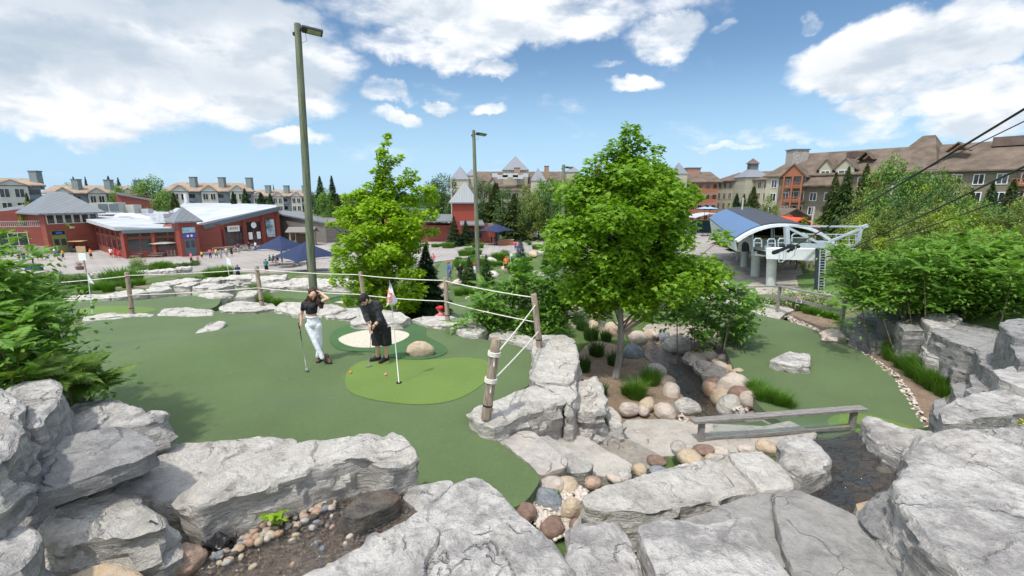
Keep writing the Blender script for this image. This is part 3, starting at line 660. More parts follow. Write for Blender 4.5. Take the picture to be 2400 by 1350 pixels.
rock('dark seamed lower ledge under the huge right slab', [(2030,1180),(2060,1150),(2110,1145),(2130,1190),(2200,1260),(2300,1350),(2340,1420),(2240,1420),(2130,1300),(2040,1225)], .72, .1, GREYR, 31, amp=.06, rim=.04, flare=.1)
rock('long cream white slab with cracks beside the cascade', [(1362,1165),(1400,1145),(1450,1128),(1520,1110),(1600,1085),(1690,1062),(1705,1066),(1722,1090),(1770,1140),(1782,1150),(1700,1165),(1600,1188),(1510,1196),(1420,1192),(1370,1185)], .30, -.15, WHITE, 32, amp=.042, rim=.05, dens=1.2)
rock('cream white slab end, right of the crack, next to the cascade', [(1708,1064),(1740,1056),(1785,1058),(1825,1085),(1862,1130),(1862,1142),(1790,1150),(1772,1138),(1728,1090)], .30, -.15, WHITE, 33, amp=.045, rim=.045)
rock('white rock at the head of the cascade, left of the water', [(1825,1035),(1855,1020),(1890,1016),(1915,1035),(1948,1072),(1945,1085),(1905,1105),(1880,1122),(1850,1100),(1826,1082),(1842,1060)], .22, -.25, WHITE2, 34, amp=.05, rim=.05)
rock('whitish rock on the far right bank of the cascade', [(2020,985),(2035,975),(2060,980),(2100,998),(2140,1008),(2190,1015),(2170,1035),(2130,1045),(2118,1062),(2080,1040),(2045,1015)], .20, -.3, WHITE2, 35, amp=.06, rim=.06)
rock('dark rock in shade under the cream slab', [(1362,1205),(1395,1188),(1460,1183),(1490,1195),(1480,1215),(1420,1225),(1370,1222)], .12, -.2, WETR, 36, amp=.04)
rock('small white rock by the corner of the huge right slab', [(2118,1050),(2150,1035),(2165,1045),(2150,1075),(2122,1085)], .42, .0, WHITE2, 37, amp=.04)
rock('thin tan stone under the water edge of the cascade', [(2005,1180),(2040,1172),(2045,1195),(2015,1208)], .08, -.15, SANDR, 38, amp=.02)

# ---- wall of blocks and the steps beside the big green
rock('big white block carrying the roped corner post', [(1099,968),(1120,950),(1160,938),(1205,919),(1250,904),(1285,911),(1322,932),(1316,944),(1270,956),(1222,970),(1180,990),(1158,998),(1125,988)], .24, -.65, WHITE, 40, amp=.055, rim=.04, flare=.0)
rock('flat topped white block, middle of the stepped corner wall', [(1240,885),(1252,850),(1248,820),(1290,812),(1350,808),(1358,830),(1352,862),(1345,893),(1330,900),(1262,892)], .28, -1.0, WHITE, 41, amp=.05, rim=.04)
rock('white block joining the corner post block to the wall', [(1245,890),(1300,888),(1352,890),(1352,930),(1335,950),(1322,930),(1285,908),(1255,900)], .22, -1.05, WHITE, 42, amp=.05, rim=.04)
rock('furrowed white rock face at the outer corner of the wall', [(1352,895),(1395,888),(1412,905),(1425,940),(1420,960),(1390,968),(1350,960)], .0, -1.1, WHITE, 43, amp=.12, rim=.06)
rock('pale rock at the foot of the corner wall above the steps', [(1300,985),(1350,965),(1420,960),(1455,985),(1450,1010),(1400,1020),(1320,1018)], -.45, -1.1, WHITE, 44, amp=.1, rim=.06)
rock('small white rock leaning on the corner wall near the plant', [(1408,955),(1432,952),(1455,975),(1458,995),(1425,992)], -.35, -1.1, WHITE, 45, amp=.06, rim=.06)
rock('white flat block under the post by the big round bush', [(1248,798),(1262,785),(1320,785),(1345,796),(1345,808),(1290,812),(1250,818)], .24, -.9, WHITE, 46, amp=.05, rim=.04)
STEPL = rockmat('step_light', (.58,.55,.50), (.45,.42,.38), warmth=.2, crack=.1, lichen=.2); STEPD = rockmat('step_dark', (.40,.36,.31), (.30,.27,.235), warmth=.3, crack=.1, lichen=.2)
STEPS = [([(1158,1018),(1205,1006),(1250,1012),(1332,1080),(1326,1094),(1268,1112)], -.03, -.6, 'top'), ([(1230,1008),(1290,1022),(1390,1088),(1380,1104),(1322,1106),(1250,1035)], -.22, -.8, 'second'),
 ([(1285,1018),(1360,1018),(1482,1090),(1474,1116),(1372,1112),(1290,1040)], -.42, -.95, 'third'), ([(1370,1016),(1440,1014),(1552,1068),(1548,1095),(1470,1106),(1380,1035)], -.63, -1.1, 'lowest')]
for i, (ol, z, zb, nm) in enumerate(STEPS):
    rock(nm+' stone step going down from the green to the bridge', ol, z, zb, [TANR, STEPL, TANR, STEPD][i], 50+i, cat='step', name='stone_step', group='stone steps beside the green', amp=.025, rim=.015, flare=-.05)
# ---- low rock edge behind the big green
BACK = [([(195,742),(260,736),(330,733),(362,738),(355,745),(300,748),(200,752)], .02, 'flat white rock under the leftmost roped post'), ([(368,740),(385,724),(440,720),(500,727),(498,738),(440,741)], .03, 'flat white slab between the two left roped posts'),
 ([(512,722),(530,712),(560,706),(640,712),(650,722),(600,730),(525,730)], .08, 'white slab under the second roped post'), ([(645,722),(660,708),(720,708),(790,715),(808,722),(770,734),(700,735)], .14, 'white slab behind the woman'),
 ([(755,738),(800,724),(850,722),(862,735),(820,745),(770,745)], .06, 'low pale slab left of the man'), ([(820,752),(850,732),(900,726),(940,732),(962,745),(940,757),(880,757),(830,758)], .18, 'white rock hump behind the man'),
 ([(962,748),(1000,740),(1060,742),(1110,748),(1142,768),(1120,786),(1090,782),(1050,765),(990,757)], .10, 'long white slab right of the flag at the back of the green'), ([(1145,785),(1165,772),(1215,778),(1262,800),(1250,812),(1200,800)], .02, 'low grey rock under the round bush')]
for i, (ol, z, lb) in enumerate(BACK): rock(lb, ol, z, z-.65, WHITE, 60+i, amp=.055, rim=.04, group='flat rocks edging the back of the green')
# ---- boulders lying on the greens
rock('narrow white rock lying on the big green', [(446,793),(462,775),(485,762),(515,752),(528,754),(522,765),(500,778),(478,790),(455,797)], .14, -.1, WHITE, 70, amp=.04, rim=.06)
o = bblob('boulder', P(984,834,-.02), (.62,.46,.36), SANDR, 71, .12, .2, angular=.6, sub=4); tag(o, 'orange and grey striped boulder on the fringe of the green', 'boulder')
rock('grey and white wedge boulder on the stream side green', [(1803,843),(1830,830),(1848,823),(1870,826),(1898,826),(1900,845),(1897,858),(1860,856),(1825,850)], -.68, -.95, WHITE2, 72, amp=.05, rim=.07)
rock('whitish boulder on the gravel edge of the stream side green', [(1925,775),(1945,768),(1970,775),(1985,790),(1960,793),(1930,792)], -.62, -.95, PALEB, 73, amp=.05, rim=.07)
# ---- terraced rock ledges left and centre, one by one
def ledge_row(pts, z, zb, w, depth, lab, seed, mat=WHITE, jitter=.25, amp=.06, group=None):
    """blocks laid end to end along a line of photo points on height z"""
    rng = random.Random(seed); q = [P(a[0], a[1], z+(a[2] if len(a) > 2 else 0)) for a in pts]; L = [0]
    for i in range(1, len(q)): L.append(L[-1]+(q[i]-q[i-1]).length)
    t = 0; k = 0; blocks = []
    while t < L[-1]-w*.3:
        ww = w*rng.uniform(.65, 1.45); t2 = min(L[-1], t+ww)
        def at(s):
            j = max(i for i in range(len(L)) if L[i] <= s); j = min(j, len(q)-2); return q[j].lerp(q[j+1], (s-L[j])/max(1e-6, L[j+1]-L[j]))
        a = at(t+.02*w); c = at(t2-.02*w); d = (c-a); nrm = Vector((d.y, -d.x, 0)).normalized()
        if nrm.y > 0: nrm = -nrm
        dz = rng.uniform(-.06, .06); f = rng.uniform(-jitter, jitter)*depth; dd = depth*rng.uniform(.8, 1.25)
        ol = [a+nrm*(f), a.lerp(c, .5)+nrm*(f+rng.uniform(0, .15)*depth), c+nrm*(f), c-nrm*(dd-f), a.lerp(c, .4)-nrm*(dd-f+rng.uniform(-.1, .2)*depth), a-nrm*(dd*rng.uniform(.8, 1)-f)]
        ol = [Vector((p.x, p.y, p.z+dz)) for p in ol]; blocks.append(ol); t = t2; k += 1
    for i, ol in enumerate(blocks):
        n_ = len(blocks); where = 'leftmost block' if i == 0 else 'rightmost block' if i == n_-1 else ORD[i]+' block from the left'
        o = rock_mesh('rock_block', ol, zb+(ol[0].z-z), mat, seed*13+i, amp=amp, rim=.05, dens=.55, flare=.05)
        tag(o, where+' in '+lab, 'rock', group or lab)
ORD = ['first','second','third','fourth','fifth','sixth','seventh','eighth','ninth','tenth','eleventh','twelfth','thirteenth','fourteenth','fifteenth','sixteenth','seventeenth','eighteenth','nineteenth','twentieth']+[t+(' '+u if u else '') for t in () for u in ()]
for t, te in (('twenty',0),('thirty','thirtieth'),('forty','fortieth'),('fifty','fiftieth'),('sixty','sixtieth'),('seventy','seventieth'),('eighty','eightieth'),('ninety','ninetieth')):
    if te: ORD.append(te)
    ORD += [t+' '+u for u in ORD[:9]]
ledge_row([(260,692),(330,682),(420,672),(510,676)], -.25, -1.6, 1.0, .9, 'the white rock row behind the left terrace green', 101, WHITE)
ledge_row([(505,700),(560,690),(600,688)], -.25, -1.2, .9, 1.0, 'the white rocks stepping to the second post', 102, WHITE)
ledge_row([(150,700),(200,700),(258,695)], -.3, -1.2, .8, .6, 'the low rocks left of the terrace green', 103, WHITE)
ledge_row([(380,672),(470,655),(590,652)], -1.1, -2.6, 1.5, 1.2, 'the upper pale ledge behind the left terrace', 104, WHITE, amp=.09)
ledge_row([(595,672),(700,668),(830,672)], -1.0, -2.0, 1.2, .9, 'the near ledge behind the tall lamp pole', 105, WHITE, amp=.08)
ledge_row([(585,662),(690,656),(845,662)], -1.15, -2.4, 1.4, 1.2, 'the far ledge behind the tall lamp pole', 106, WHITE, amp=.08)
ledge_row([(930,692),(1000,690),(1060,692)], -1.5, -2.4, 1.1, .8, 'the white rocks behind the dark spruce', 107, WHITE)
ledge_row([(215,640),(290,640),(350,636),(450,628)], -4.2, -5.4, 1.7, 1.2, 'the rock row along the plaza edge', 108, WHITE, amp=.1)
ledge_row([(1100,700),(1150,688),(1200,672),(1230,660)], -2.1, -2.6, .9, .5, 'the low stones along the lower green', 109, WHITE)
for i, (x, y, w_, z) in enumerate([(1085,622,1.6,-4.4),(1098,640,1.5,-3.9),(1125,612,1.5,-4.8),(1150,618,2.0,-4.7),(1185,632,1.3,-4.3),(1250,600,2.0,-5.0),(1275,594,2.2,-5.1),(1300,600,1.8,-4.9),(1205,652,1.2,-3.7),(1265,648,1.4,-3.6),(1075,668,1.2,-3.0),(1040,678,1.1,-2.8),(1155,648,1.3,-3.6),(1320,592,1.6,-5.1)]):
    c = PT(x, y); o = bblob('boulder', (c.x, c.y, c.z), (w_, w_*.7, w_*.42), [WHITE, PALEB, SANDR][i % 3], 200+i, .16, i, angular=.5, sub=3)
    tag(o, '%s boulder among the far greens' % (ORD[i]+' '+['white','tan','sandy'][i % 3]), 'boulder', 'boulders among the far greens')
# ---- block wall on the right
WALL = [
 ([(1972,752),(2010,742),(2050,752),(2110,775),(2100,800),(2050,800),(1990,778)], -.5, -1.1, 'low dark grey block at the far end of the right wall'),
 ([(2008,740),(2040,722),(2070,730),(2080,745),(2060,755)], -.33, -.9, 'small dark block at the top far end of the right wall'),
 ([(2060,745),(2080,722),(2160,738),(2150,765),(2100,760)], -.05, -.9, 'tall dark block third along the right wall'),
 ([(2100,755),(2165,735),(2205,760),(2190,775),(2120,775)], .12, -.9, 'dark block with a lit front corner in the right wall'),
 ([(2160,745),(2185,733),(2240,735),(2255,748),(2225,770),(2180,765)], .35, -.6, 'light topped block at the top of the right wall'),
 ([(2185,775),(2215,752),(2260,756),(2340,775),(2330,800),(2290,820),(2230,798)], .30, -.4, 'long grey block on the upper course of the right wall'),
 ([(2160,812),(2230,805),(2240,830),(2225,845),(2175,835)], -.22, -1.0, 'grey block with a lit top in the lower course of the right wall'),
 ([(2225,842),(2250,828),(2330,850),(2340,880),(2290,880),(2235,865)], -.22, -1.1, 'broad grey block low in the right wall'),
 ([(2290,815),(2350,785),(2400,800),(2400,860),(2340,875),(2300,850)], .36, -.6, 'dark shaded block right of the long one'),
 ([(2345,760),(2360,748),(2460,745),(2460,790),(2380,790)], 1.15, .3, 'top grey block at the right edge of the photo'),
 ([(2365,800),(2440,790),(2440,850),(2390,850)], 1.0, .1, 'second block down at the right edge of the photo'),
 ([(2330,870),(2370,858),(2460,860),(2460,900),(2400,912),(2345,890)], .85, -.3, 'pale topped block by the right edge of the photo'),
 ([(2270,880),(2320,872),(2345,900),(2330,925),(2280,905)], .0, -1.0, 'small dark grey block below the broad one'),
 ([(2232,900),(2262,895),(2280,930),(2262,960),(2240,930)], -.2, -1.0, 'upright dark rock near the end of the grasses'),
 ([(2200,960),(2245,935),(2300,918),(2370,912),(2470,912),(2470,965),(2330,975),(2212,992)], .72, -.4, 'large layered grey block in front of the right wall'),
 ([(2262,912),(2285,905),(2305,915),(2290,930)], .55, -.3, 'little pale rock on the layered block'),
 ([(2190,938),(2215,930),(2222,962),(2200,985),(2188,965)], .1, -.9, 'brown rock at the left of the layered block'),
 ([(2105,790),(2150,800),(2190,830),(2150,838),(2100,812)], -.7, -1.1, 'low flat grey stone among the long grasses')]
WALL = [(ol, z, min(zb, -.95), lb) for ol, z, zb, lb in WALL]
for i, (ol, z, zb, lb) in enumerate(WALL): rock(lb, ol, z, zb, GREYR if i not in (4, 6, 11, 14) else WHITE2, 120+i, amp=.034, rim=.02, flare=.0, dens=1.2, ledge=.85, group='blocks of the right retaining wall')
# second course further down, mostly hidden
# ---- stream boulders: left bank and right bank
BL = [(1345,742,.55,'pale'),(1390,758,.5,'tan'),(1430,775,.5,'pink'),(1482,820,.85,'bluegrey'),(1540,862,.6,'pale'),(1565,890,.5,'tan'),(1576,915,.55,'pale'),(1610,958,.6,'white'),(1520,955,.45,'tan'),(1560,972,.5,'pale'),(1475,970,.45,'pale'),(1510,975,.3,'pale'),(1530,815,.16,'pink'),(1510,832,.2,'brown')]
BR = [(1350,722,.6,'pale'),(1395,738,.6,'pink'),(1440,760,.65,'tan'),(1468,758,.7,'pink'),(1498,780,.7,'pale'),(1530,780,.6,'tan'),(1560,775,.5,'bluegrey'),(1590,805,1.0,'white'),(1640,800,.5,'brown'),(1665,803,.42,'brown'),(1630,838,.75,'pale'),(1654,862,.7,'pale'),(1684,880,.85,'pale'),(1678,905,.8,'pink'),(1725,895,.8,'pale'),(1730,870,.55,'tan'),(1690,850,.5,'pale'),(1665,822,.45,'pale'),(1700,930,.7,'tan'),(1740,920,.55,'brown'),(1720,945,.85,'white'),(1762,935,.5,'pale'),(1700,832,.35,'pale'),(1580,846,.28,'brown'),(1735,965,.5,'white'),(1752,892,.4,'pale'),(1715,858,.4,'tan'),(1540,768,.4,'pale'),(1610,790,.5,'bluegrey')]
CMAT = {'pale': PALEB, 'tan': SANDR, 'pink': PINKR, 'bluegrey': BLUEB, 'white': WHITE, 'brown': simple('brown_stone', (.20,.13,.10), .8, .3, 8, .01)}
CN = {'pale': 'pale rounded', 'tan': 'tan rounded', 'pink': 'pinkish rounded', 'bluegrey': 'blue grey smooth', 'white': 'white angular', 'brown': 'brown'}
for bank, lst in (('near left', BL), ('far right', BR)):
    for i, (x, y, w_, k) in enumerate(lst):
        w_ *= 1.0 if bank == 'near left' else .98; c = P(x, y, -1.02+.22*w_); ins = pip([c.x], [c.y], STREAM)[0]; c = P(x, y, -1.3+.22*w_) if ins else c; o = bblob('boulder', (c.x, c.y+.08, -1.38 if ins else T(c.x, c.y)-.10*w_), (w_, w_*.78, w_*.60), CMAT[k], 300+i+len(bank)*7, .13, i*1.3, sub=4, angular=.7 if k == 'white' else (.25 if i % 3 == 0 else 0))
        tag(o, '%s boulder on the %s stream bank, %s from the bend' % (CN[k], bank, ORD[i]), 'boulder', 'boulders along the stream')
# ---- cobbles between the steps and the cream slab
for i, (x, y, w_, h, k, z) in enumerate([(1292,1140,.32,.2,'pale',-.16),(1330,1135,.26,.16,'tan',-.16),(1390,1130,.2,.14,'pink',-.2),(1285,1175,.34,.24,'bluegrey',-.18),(1340,1195,.24,.24,'tan',-.12),(1232,1200,.24,.2,'brown',-.1),(1295,1238,.26,.2,'brown',-.15),(1355,1235,.2,.18,'brown',-.15),(1265,1155,.2,.14,'pink',-.2),
    (1540,1080,.24,.17,'brown',-.36),(1500,1098,.2,.12,'tan',-.34),(1545,1100,.22,.1,'bluegrey',-.3),(1620,1075,.38,.2,'tan',-.28),(1650,1052,.30,.14,'brown',-.35),(1690,1055,.26,.12,'pale',-.35),(1750,1050,.22,.13,'pale',-.3),(1798,1050,.30,.2,'tan',-.3),(1670,1070,.2,.1,'tan',-.3),(1830,1052,.2,.12,'bluegrey',-.3),(1465,1112,.2,.12,'white',-.4),(1440,1118,.18,.1,'pale',-.4),(1590,1050,.26,.2,'white',-.5),(2070,1072,.2,.08,'pink',-.1),(1985,1045,.14,.05,'brown',-.1),(1960,1115,.12,.05,'bluegrey',-.1),(1920,1105,.1,.05,'pink',-.1),(2075,1098,.18,.07,'pale',-.1)]):
    w_ *= 1.2; h *= .8; c = P(x, y, z); o = bblob('cobble', (c.x, c.y, c.z-.05), (w_, w_*.82, h), CMAT[k], 400+i, .13, i*1.7, sub=4)
    tag(o, '%s cobble beside the steps and cascade, %s of them' % (CN[k], ORD[i]), 'cobble', 'cobbles beside the steps and cascade')
# pebbles along the pool
rng = random.Random(5)
peb = []
line = [(490,1305),(560,1275),(620,1248),(690,1215),(760,1188),(800,1178)]
PM = [CMAT['pale'], CMAT['tan'], CMAT['pink'], WETR, BLUEB, SANDR, WHITE]
def pebble(x, y, z, w_, i, where):
    c = P(x, y, z); k = rng.randrange(7); o = bblob('pebble', c, (w_*1.25, w_*rng.uniform(.8,1.0), w_*.6), PM[k], i, .08, rng.uniform(0, 3), sub=2)
    tag(o, '', 'pebble', 'pebbles '+where); o['label'] = 'x'; peb.append((where, x, ['pale','tan','pinkish','dark wet','blue grey','sandy','white'][k], o))
for i in range(130):
    t = rng.random()*(len(line)-1); j = int(t); a, c = line[j], line[j+1]; u = t-j; x = a[0]+(c[0]-a[0])*u; y = a[1]+(c[1]-a[1])*u
    pebble(x+rng.gauss(0, 14), y+abs(rng.gauss(0, 17))-6, .47, rng.uniform(.035, .085), 500+i, 'at the edge of the foreground pool')
for i in range(40):
    t = rng.random(); pebble(360+rng.gauss(0, 50)-t*60, 1325+rng.gauss(0, 14), .50, rng.uniform(.04, .09), 600+i, 'in the heap at the bottom left')
for i in range(34): pebble(rng.uniform(520, 880), rng.uniform(1225, 1335), .45, rng.uniform(.03, .07), 700+i, 'lying under the pool water')
pc = {}
for wh, x, k, o in sorted(peb, key=lambda t: (t[0], t[1])): pc[(wh, k)] = pc.get((wh, k), -1)+1; o['label'] = '%s %s pebble from the left %s' % (ORD[pc[(wh, k)]], k, wh)
# liner scrap
m_ = MB(); c0 = P(515,1280,.50)
vs = []; fs = []
for i in range(9):
    for j in range(6):
        u, v = i/8-.5, j/5-.5; vs.append((u*.26, v*.13, .05*math.sin(u*9+v*4)+.03*math.cos(v*12)+.03))
for i in range(8):
    for j in range(5): a = i*6+j; fs.append((a, a+1, a+7, a+6))
o = mobj('pond_liner', vs, fs, simple('black_liner', (.02,.02,.022), .35, .2, 20), None, c0, smooth=True, rz=.4)
sm = o.modifiers.new('thick', 'SOLIDIFY'); sm.thickness = .006
tag(o, 'crumpled black pond liner flap by the pebbles', 'liner')
# white gravel ribbon edging the right green
GRV = pp([(1838,742),(1850,738),(1945,785),(2030,828),(2110,878),(2150,945),(2195,1010),(2172,1012),(2128,945),(2095,885),(2020,838),(1940,795),(1855,755)], -.85)
pb = GRV; xs = [p[0] for p in pb]; ys = [p[1] for p in pb]; V = []; Fc = []
bm = bmesh.new(); bmesh.ops.create_icosphere(bm, subdivisions=1, radius=1); tv = np.array([v.co[:] for v in bm.verts]); tf = np.array([[v.index for v in f.verts] for f in bm.faces]); bm.free()
def scatter_stones(name, poly, n, z, r0, r1, mat, label, seed):
    rs = np.random.RandomState(seed); xs = [p[0] for p in poly]; ys = [p[1] for p in poly]
    X = rs.uniform(min(xs), max(xs), n); Y = rs.uniform(min(ys), max(ys), n); k = pip(X, Y, poly); X = X[k]; Y = Y[k]; n = len(X)
    s = rs.uniform(r0, r1, (n,1,1))*rs.uniform(.6, 1.1, (n,1,3)); s[:,:,2] *= .6; a = rs.uniform(0, 6.28, n); ca = np.cos(a); sa = np.sin(a)
    v = tv[None]*s*(1+rs.uniform(-.15,.15,(n,len(tv),1))); vx = v[:,:,0]*ca[:,None]-v[:,:,1]*sa[:,None]+X[:,None]; vy = v[:,:,0]*sa[:,None]+v[:,:,1]*ca[:,None]+Y[:,None]; vz = v[:,:,2]+z+rs.uniform(0,.02,(n,1))
    vv = np.stack([vx, vy, vz], 2).reshape(-1, 3); ff = (tf[None]+np.arange(n)[:,None,None]*len(tv)).reshape(-1, 3)
    c = vv.mean(0); o = mobj(name, vv-c, ff, mat, None, c); tag(o, label, 'gravel', None, 'stuff'); return o
scatter_stones('gravel', GRV, 5200, -.86, .02, .05, leafmat('gravel_mix', (.62,.55,.48), (.40,.33,.27), 0, 2), 'white and tan gravel strip along the edge of the stream side green', 3)
scatter_stones('gravel', pp([(1600,840),(1690,860),(1760,900),(1770,960),(1720,960),(1650,880)], -1.1), 900, -1.12, .03, .06, MATS['gravel_mix'], 'pale gravel between the boulders on the far bank of the stream', 4)
scatter_stones('gravel', pp([(1250,1160),(1330,1120),(1380,1150),(1380,1240),(1300,1260),(1230,1210)], -.15), 1200, -.18, .02, .05, MATS['gravel_mix'], 'gravel filling between the cobbles by the steps', 6)
scatter_stones('gravel', pp([(1560,985),(1600,960),(1625,985),(1600,1000)], -.85), 300, -.95, .02, .04, MATS['gravel_mix'], 'gravel beside the pale rock near the railing', 7)
scatter_stones('gravel', [(p[0], p[1]) for p in LP], 1400, .43, .008, .03, leafmat('pool_gravel', (.30,.22,.15), (.12,.08,.05), 0, 2), 'small brown stones on the bed of the foreground pool', 8)
scatter_stones('gravel', smoothp(STREAM, 1), 4500, -1.40, .02, .06, MATS['pool_gravel'], 'dark stones on the bed of the stream', 9)
# ------------------------------------------------------------------ plants
def rotm(rs, n, tiltlo=-.6, tilthi=.6, yaw=None):
    yaw = rs.uniform(0, 2*math.pi, n) if yaw is None else yaw
    t1 = rs.uniform(tiltlo, tilthi, n); t2 = rs.uniform(tiltlo, tilthi, n)
    cz, sz = np.cos(yaw), np.sin(yaw); c1, s1 = np.cos(t1), np.sin(t1); c2, s2 = np.cos(t2), np.sin(t2)
    Z = np.zeros(n); O = np.ones(n)
    Rz = np.stack([cz,-sz,Z, sz,cz,Z, Z,Z,O], 1).reshape(n,3,3); Rx = np.stack([O,Z,Z, Z,c1,-s1, Z,s1,c1], 1).reshape(n,3,3); Ry = np.stack([c2,Z,s2, Z,O,Z, -s2,Z,c2], 1).reshape(n,3,3)
    return Rz@Rx@Ry
def instances(tv, tf, pos, Rm, sc):
    n = len(pos); v = np.einsum('nij,kj->nki', Rm, tv)*sc.reshape(n,1,1)+pos[:,None,:]
    f = tf[None]+(np.arange(n)*len(tv))[:,None,None]; return v.reshape(-1,3), f.reshape(-1, tf.shape[1])
def star_leaf():     # a lobed leaf, folded a little
    a = [(0,0),(.16,.10),(.42,.04),(.34,.22),(.50,.42),(.24,.44),(.16,.62),(0,1.0),(-.16,.62),(-.24,.44),(-.50,.42),(-.34,.22),(-.42,.04),(-.16,.10)]
    v = [(0,.35,.0)]+[(x, y, -.28*abs(x)-.18*y*y) for x, y in a]; n = len(a)
    return np.array(v), np.array([(0, 1+i, 1+(i+1) % n) for i in range(n)])
def oval_leaf():
    v = [(0,0,0),(.26,.4,-.06),(0,1,-.15),(-.26,.4,-.06)]; return np.array(v), np.array([(0,1,2),(0,2,3)])
def frond(nl=9, L=1.0, lw=.105, ll=.33, droop=.35, up=.25, red=False):
    """a feather of paired leaflets"""
    vs = []; fs = []
    def pos(t): return np.array([0, t*L*.95, up*t*L-droop*t*t*L])
    for i in range(nl):
        t = .16+.8*i/(nl-1); p = pos(t); l_ = ll*(math.sin(math.pi*(.22+.68*t)))
        for s in (-1, 1):
            d = np.array([s*.86, .5, -.28-.2*random.Random(i*2+s).random()]); d /= np.linalg.norm(d); q = np.array([-s*.5, .86, 0])
            b0 = len(vs); vs += [p, p+d*l_*.35+q*lw*.5*L, p+d*l_, p+d*l_*.35-q*lw*.5*L]; fs += [(b0,b0+1,b0+2),(b0,b0+2,b0+3)]
    p = pos(.98); b0 = len(vs); vs += [p, p+np.array([lw*.5,ll*.3,-.02]), p+np.array([0,ll*.8,-.12]), p+np.array([-lw*.5,ll*.3,-.02])]; fs += [(b0,b0+1,b0+2),(b0,b0+2,b0+3)]
    for i in range(6):
        a, c = pos(i/6), pos((i+1)/6); b0 = len(vs); w = .008*L
        vs += [a+[w,0,0], a-[w,0,0], c-[w,0,0], c+[w,0,0]]; fs += [(b0,b0+1,b0+2),(b0,b0+2,b0+3)]
    return np.array(vs), np.array(fs)
BARK = simple('bark', (.17,.13,.10), .9, .35, 10, .02, 30, stretch=(1,1,.2))
BARKG = simple('bark_grey', (.24,.215,.185), .9, .25, 10, .02, 30, stretch=(1,1,.2))
def limb_tree(mb, base, H, r0, rng, clumps, r1=.02, nlimb=14):
    top = Vector((rng.uniform(-.05,.05)*H, 0, H)); pts = [Vector((math.sin(k*1.3)*.012*H, math.cos(k)*.010*H, H*k/8)) for k in range(9)]
    mb.tube(pts, [r0*(1-.85*k/8)+r1*.3 for k in range(9)], 10)
    cs = sorted(clumps, key=lambda c: rng.random())[:nlimb]
    for c in cs:
        z0 = max(H*.2, c.z-Vector((c.x, c.y)).length*.9); z0 = min(z0, H*.9); k = min(7, int(z0/H*8)); a = pts[k].lerp(pts[k+1], z0/H*8-k)
        m1 = a.lerp(c, .5)+Vector((0,0,.04*H*.3)); mb.tube([a, m1, c], [r0*.30, r0*.18, r1*.4], 6)
def clump_tree(name, loc, H, zc, env, R_, nc, nl, ls, leafm, barkm=BARK, seed=1, cr=.4, r0=.07, leaf='star', label=None, cat='tree', group=None, squash=.95, limbs=16, core=.35, cv=.35, spire=0, extra=()):
    """trunk and limbs, foliage in clumps that fill env (height share -> radius share)"""
    rs = np.random.RandomState(seed); rng = random.Random(seed); root = empty(name, loc)
    ts = [e[0] for e in env]; es = [e[1] for e in env]; C_ = []
    tries = 0
    while len(C_) < nc and tries < nc*60:
        tries += 1
        t = rs.uniform(0, .80 if len(extra) else 1); r = np.interp(t, ts, es)*R_
        if rs.uniform(0, R_) > r+.15*R_: continue
        a = rs.uniform(0, 2*math.pi); lob = (1+.16*math.sin(a*3+seed+t*5))*rs.uniform(.78, 1.2)
        rad = r*lob*math.sqrt(rs.uniform(core*core, 1)); c = np.array([math.cos(a)*rad, math.sin(a)*rad, zc+(H-zc)*t])
        C_.append(np.append(c, cr*(1+cv*rs.uniform(-1,1))*(.45+.55*min(1, r/R_*1.3))))
    if spire:
        for k in range(spire):
            t = .55+.45*k/(spire-1); a = rs.uniform(0, 6.28); r = R_*.32*(1.12-t)*2.2*rs.uniform(.2, 1); C_.append(np.array([math.cos(a)*r, math.sin(a)*r, zc+(H-zc)*t, cr*(.55+.5*(1-t))]))
    for (x, y, r_) in extra:
        p = PY(x, y, loc[1]+rs.uniform(-.3,.3))-Vector(loc); C_.append(np.array([p.x, p.y, p.z, r_]))
    C_ = np.array(C_); per = nl//len(C_)
    w = C_[:,3]**1.8; w = w/w.sum(); idx = rs.choice(len(C_), nl, p=w); c = C_[idx]
    d = rs.normal(size=(nl,3)); d /= np.linalg.norm(d, axis=1)[:,None]; d[:,2] = d[:,2]*.85+.18
    rr_ = rs.uniform(.45, 1.08, nl)[:,None]; pos = c[:,:3]+d*rr_*c[:,3:4]*np.array([1,1,squash])
    yaw = np.arctan2(-d[:,0], d[:,1])+rs.uniform(-.9,.9,nl)
    Rm = rotm(rs, nl, -.75, .55, yaw); tv, tf = star_leaf() if leaf == 'star' else oval_leaf()
    v, f = instances(tv, tf, pos, Rm, ls*rs.uniform(.6,1.25,nl))
    mb = MB(); limb_tree(mb, None, H*.93, r0, rng, [Vector(x[:3]) for x in C_], nlimb=limbs)
    mb.build('trunk', barkm, root, smooth=True)
    mobj('crown', v, f, leafm, root)
    if label: tag(root, label, cat, group)
    return root
LEAF_A = leafmat('leaf_maple', (.095,.215,.012), (.25,.42,.024), .45, 2.5)
LEAF_B = leafmat('leaf_lime', (.17,.32,.012), (.38,.54,.025), .5, 1.6)
LEAF_S = leafmat('leaf_sumac', (.075,.185,.022), (.18,.34,.040), .35, 1.8)
LEAF_SY = leafmat('leaf_sumac_tips', (.06,.15,.02), (.18,.26,.03), .35, 1.4)
LEAF_SM = leafmat('leaf_sumac_light', (.09,.21,.025), (.20,.35,.045), .38, 1.0)
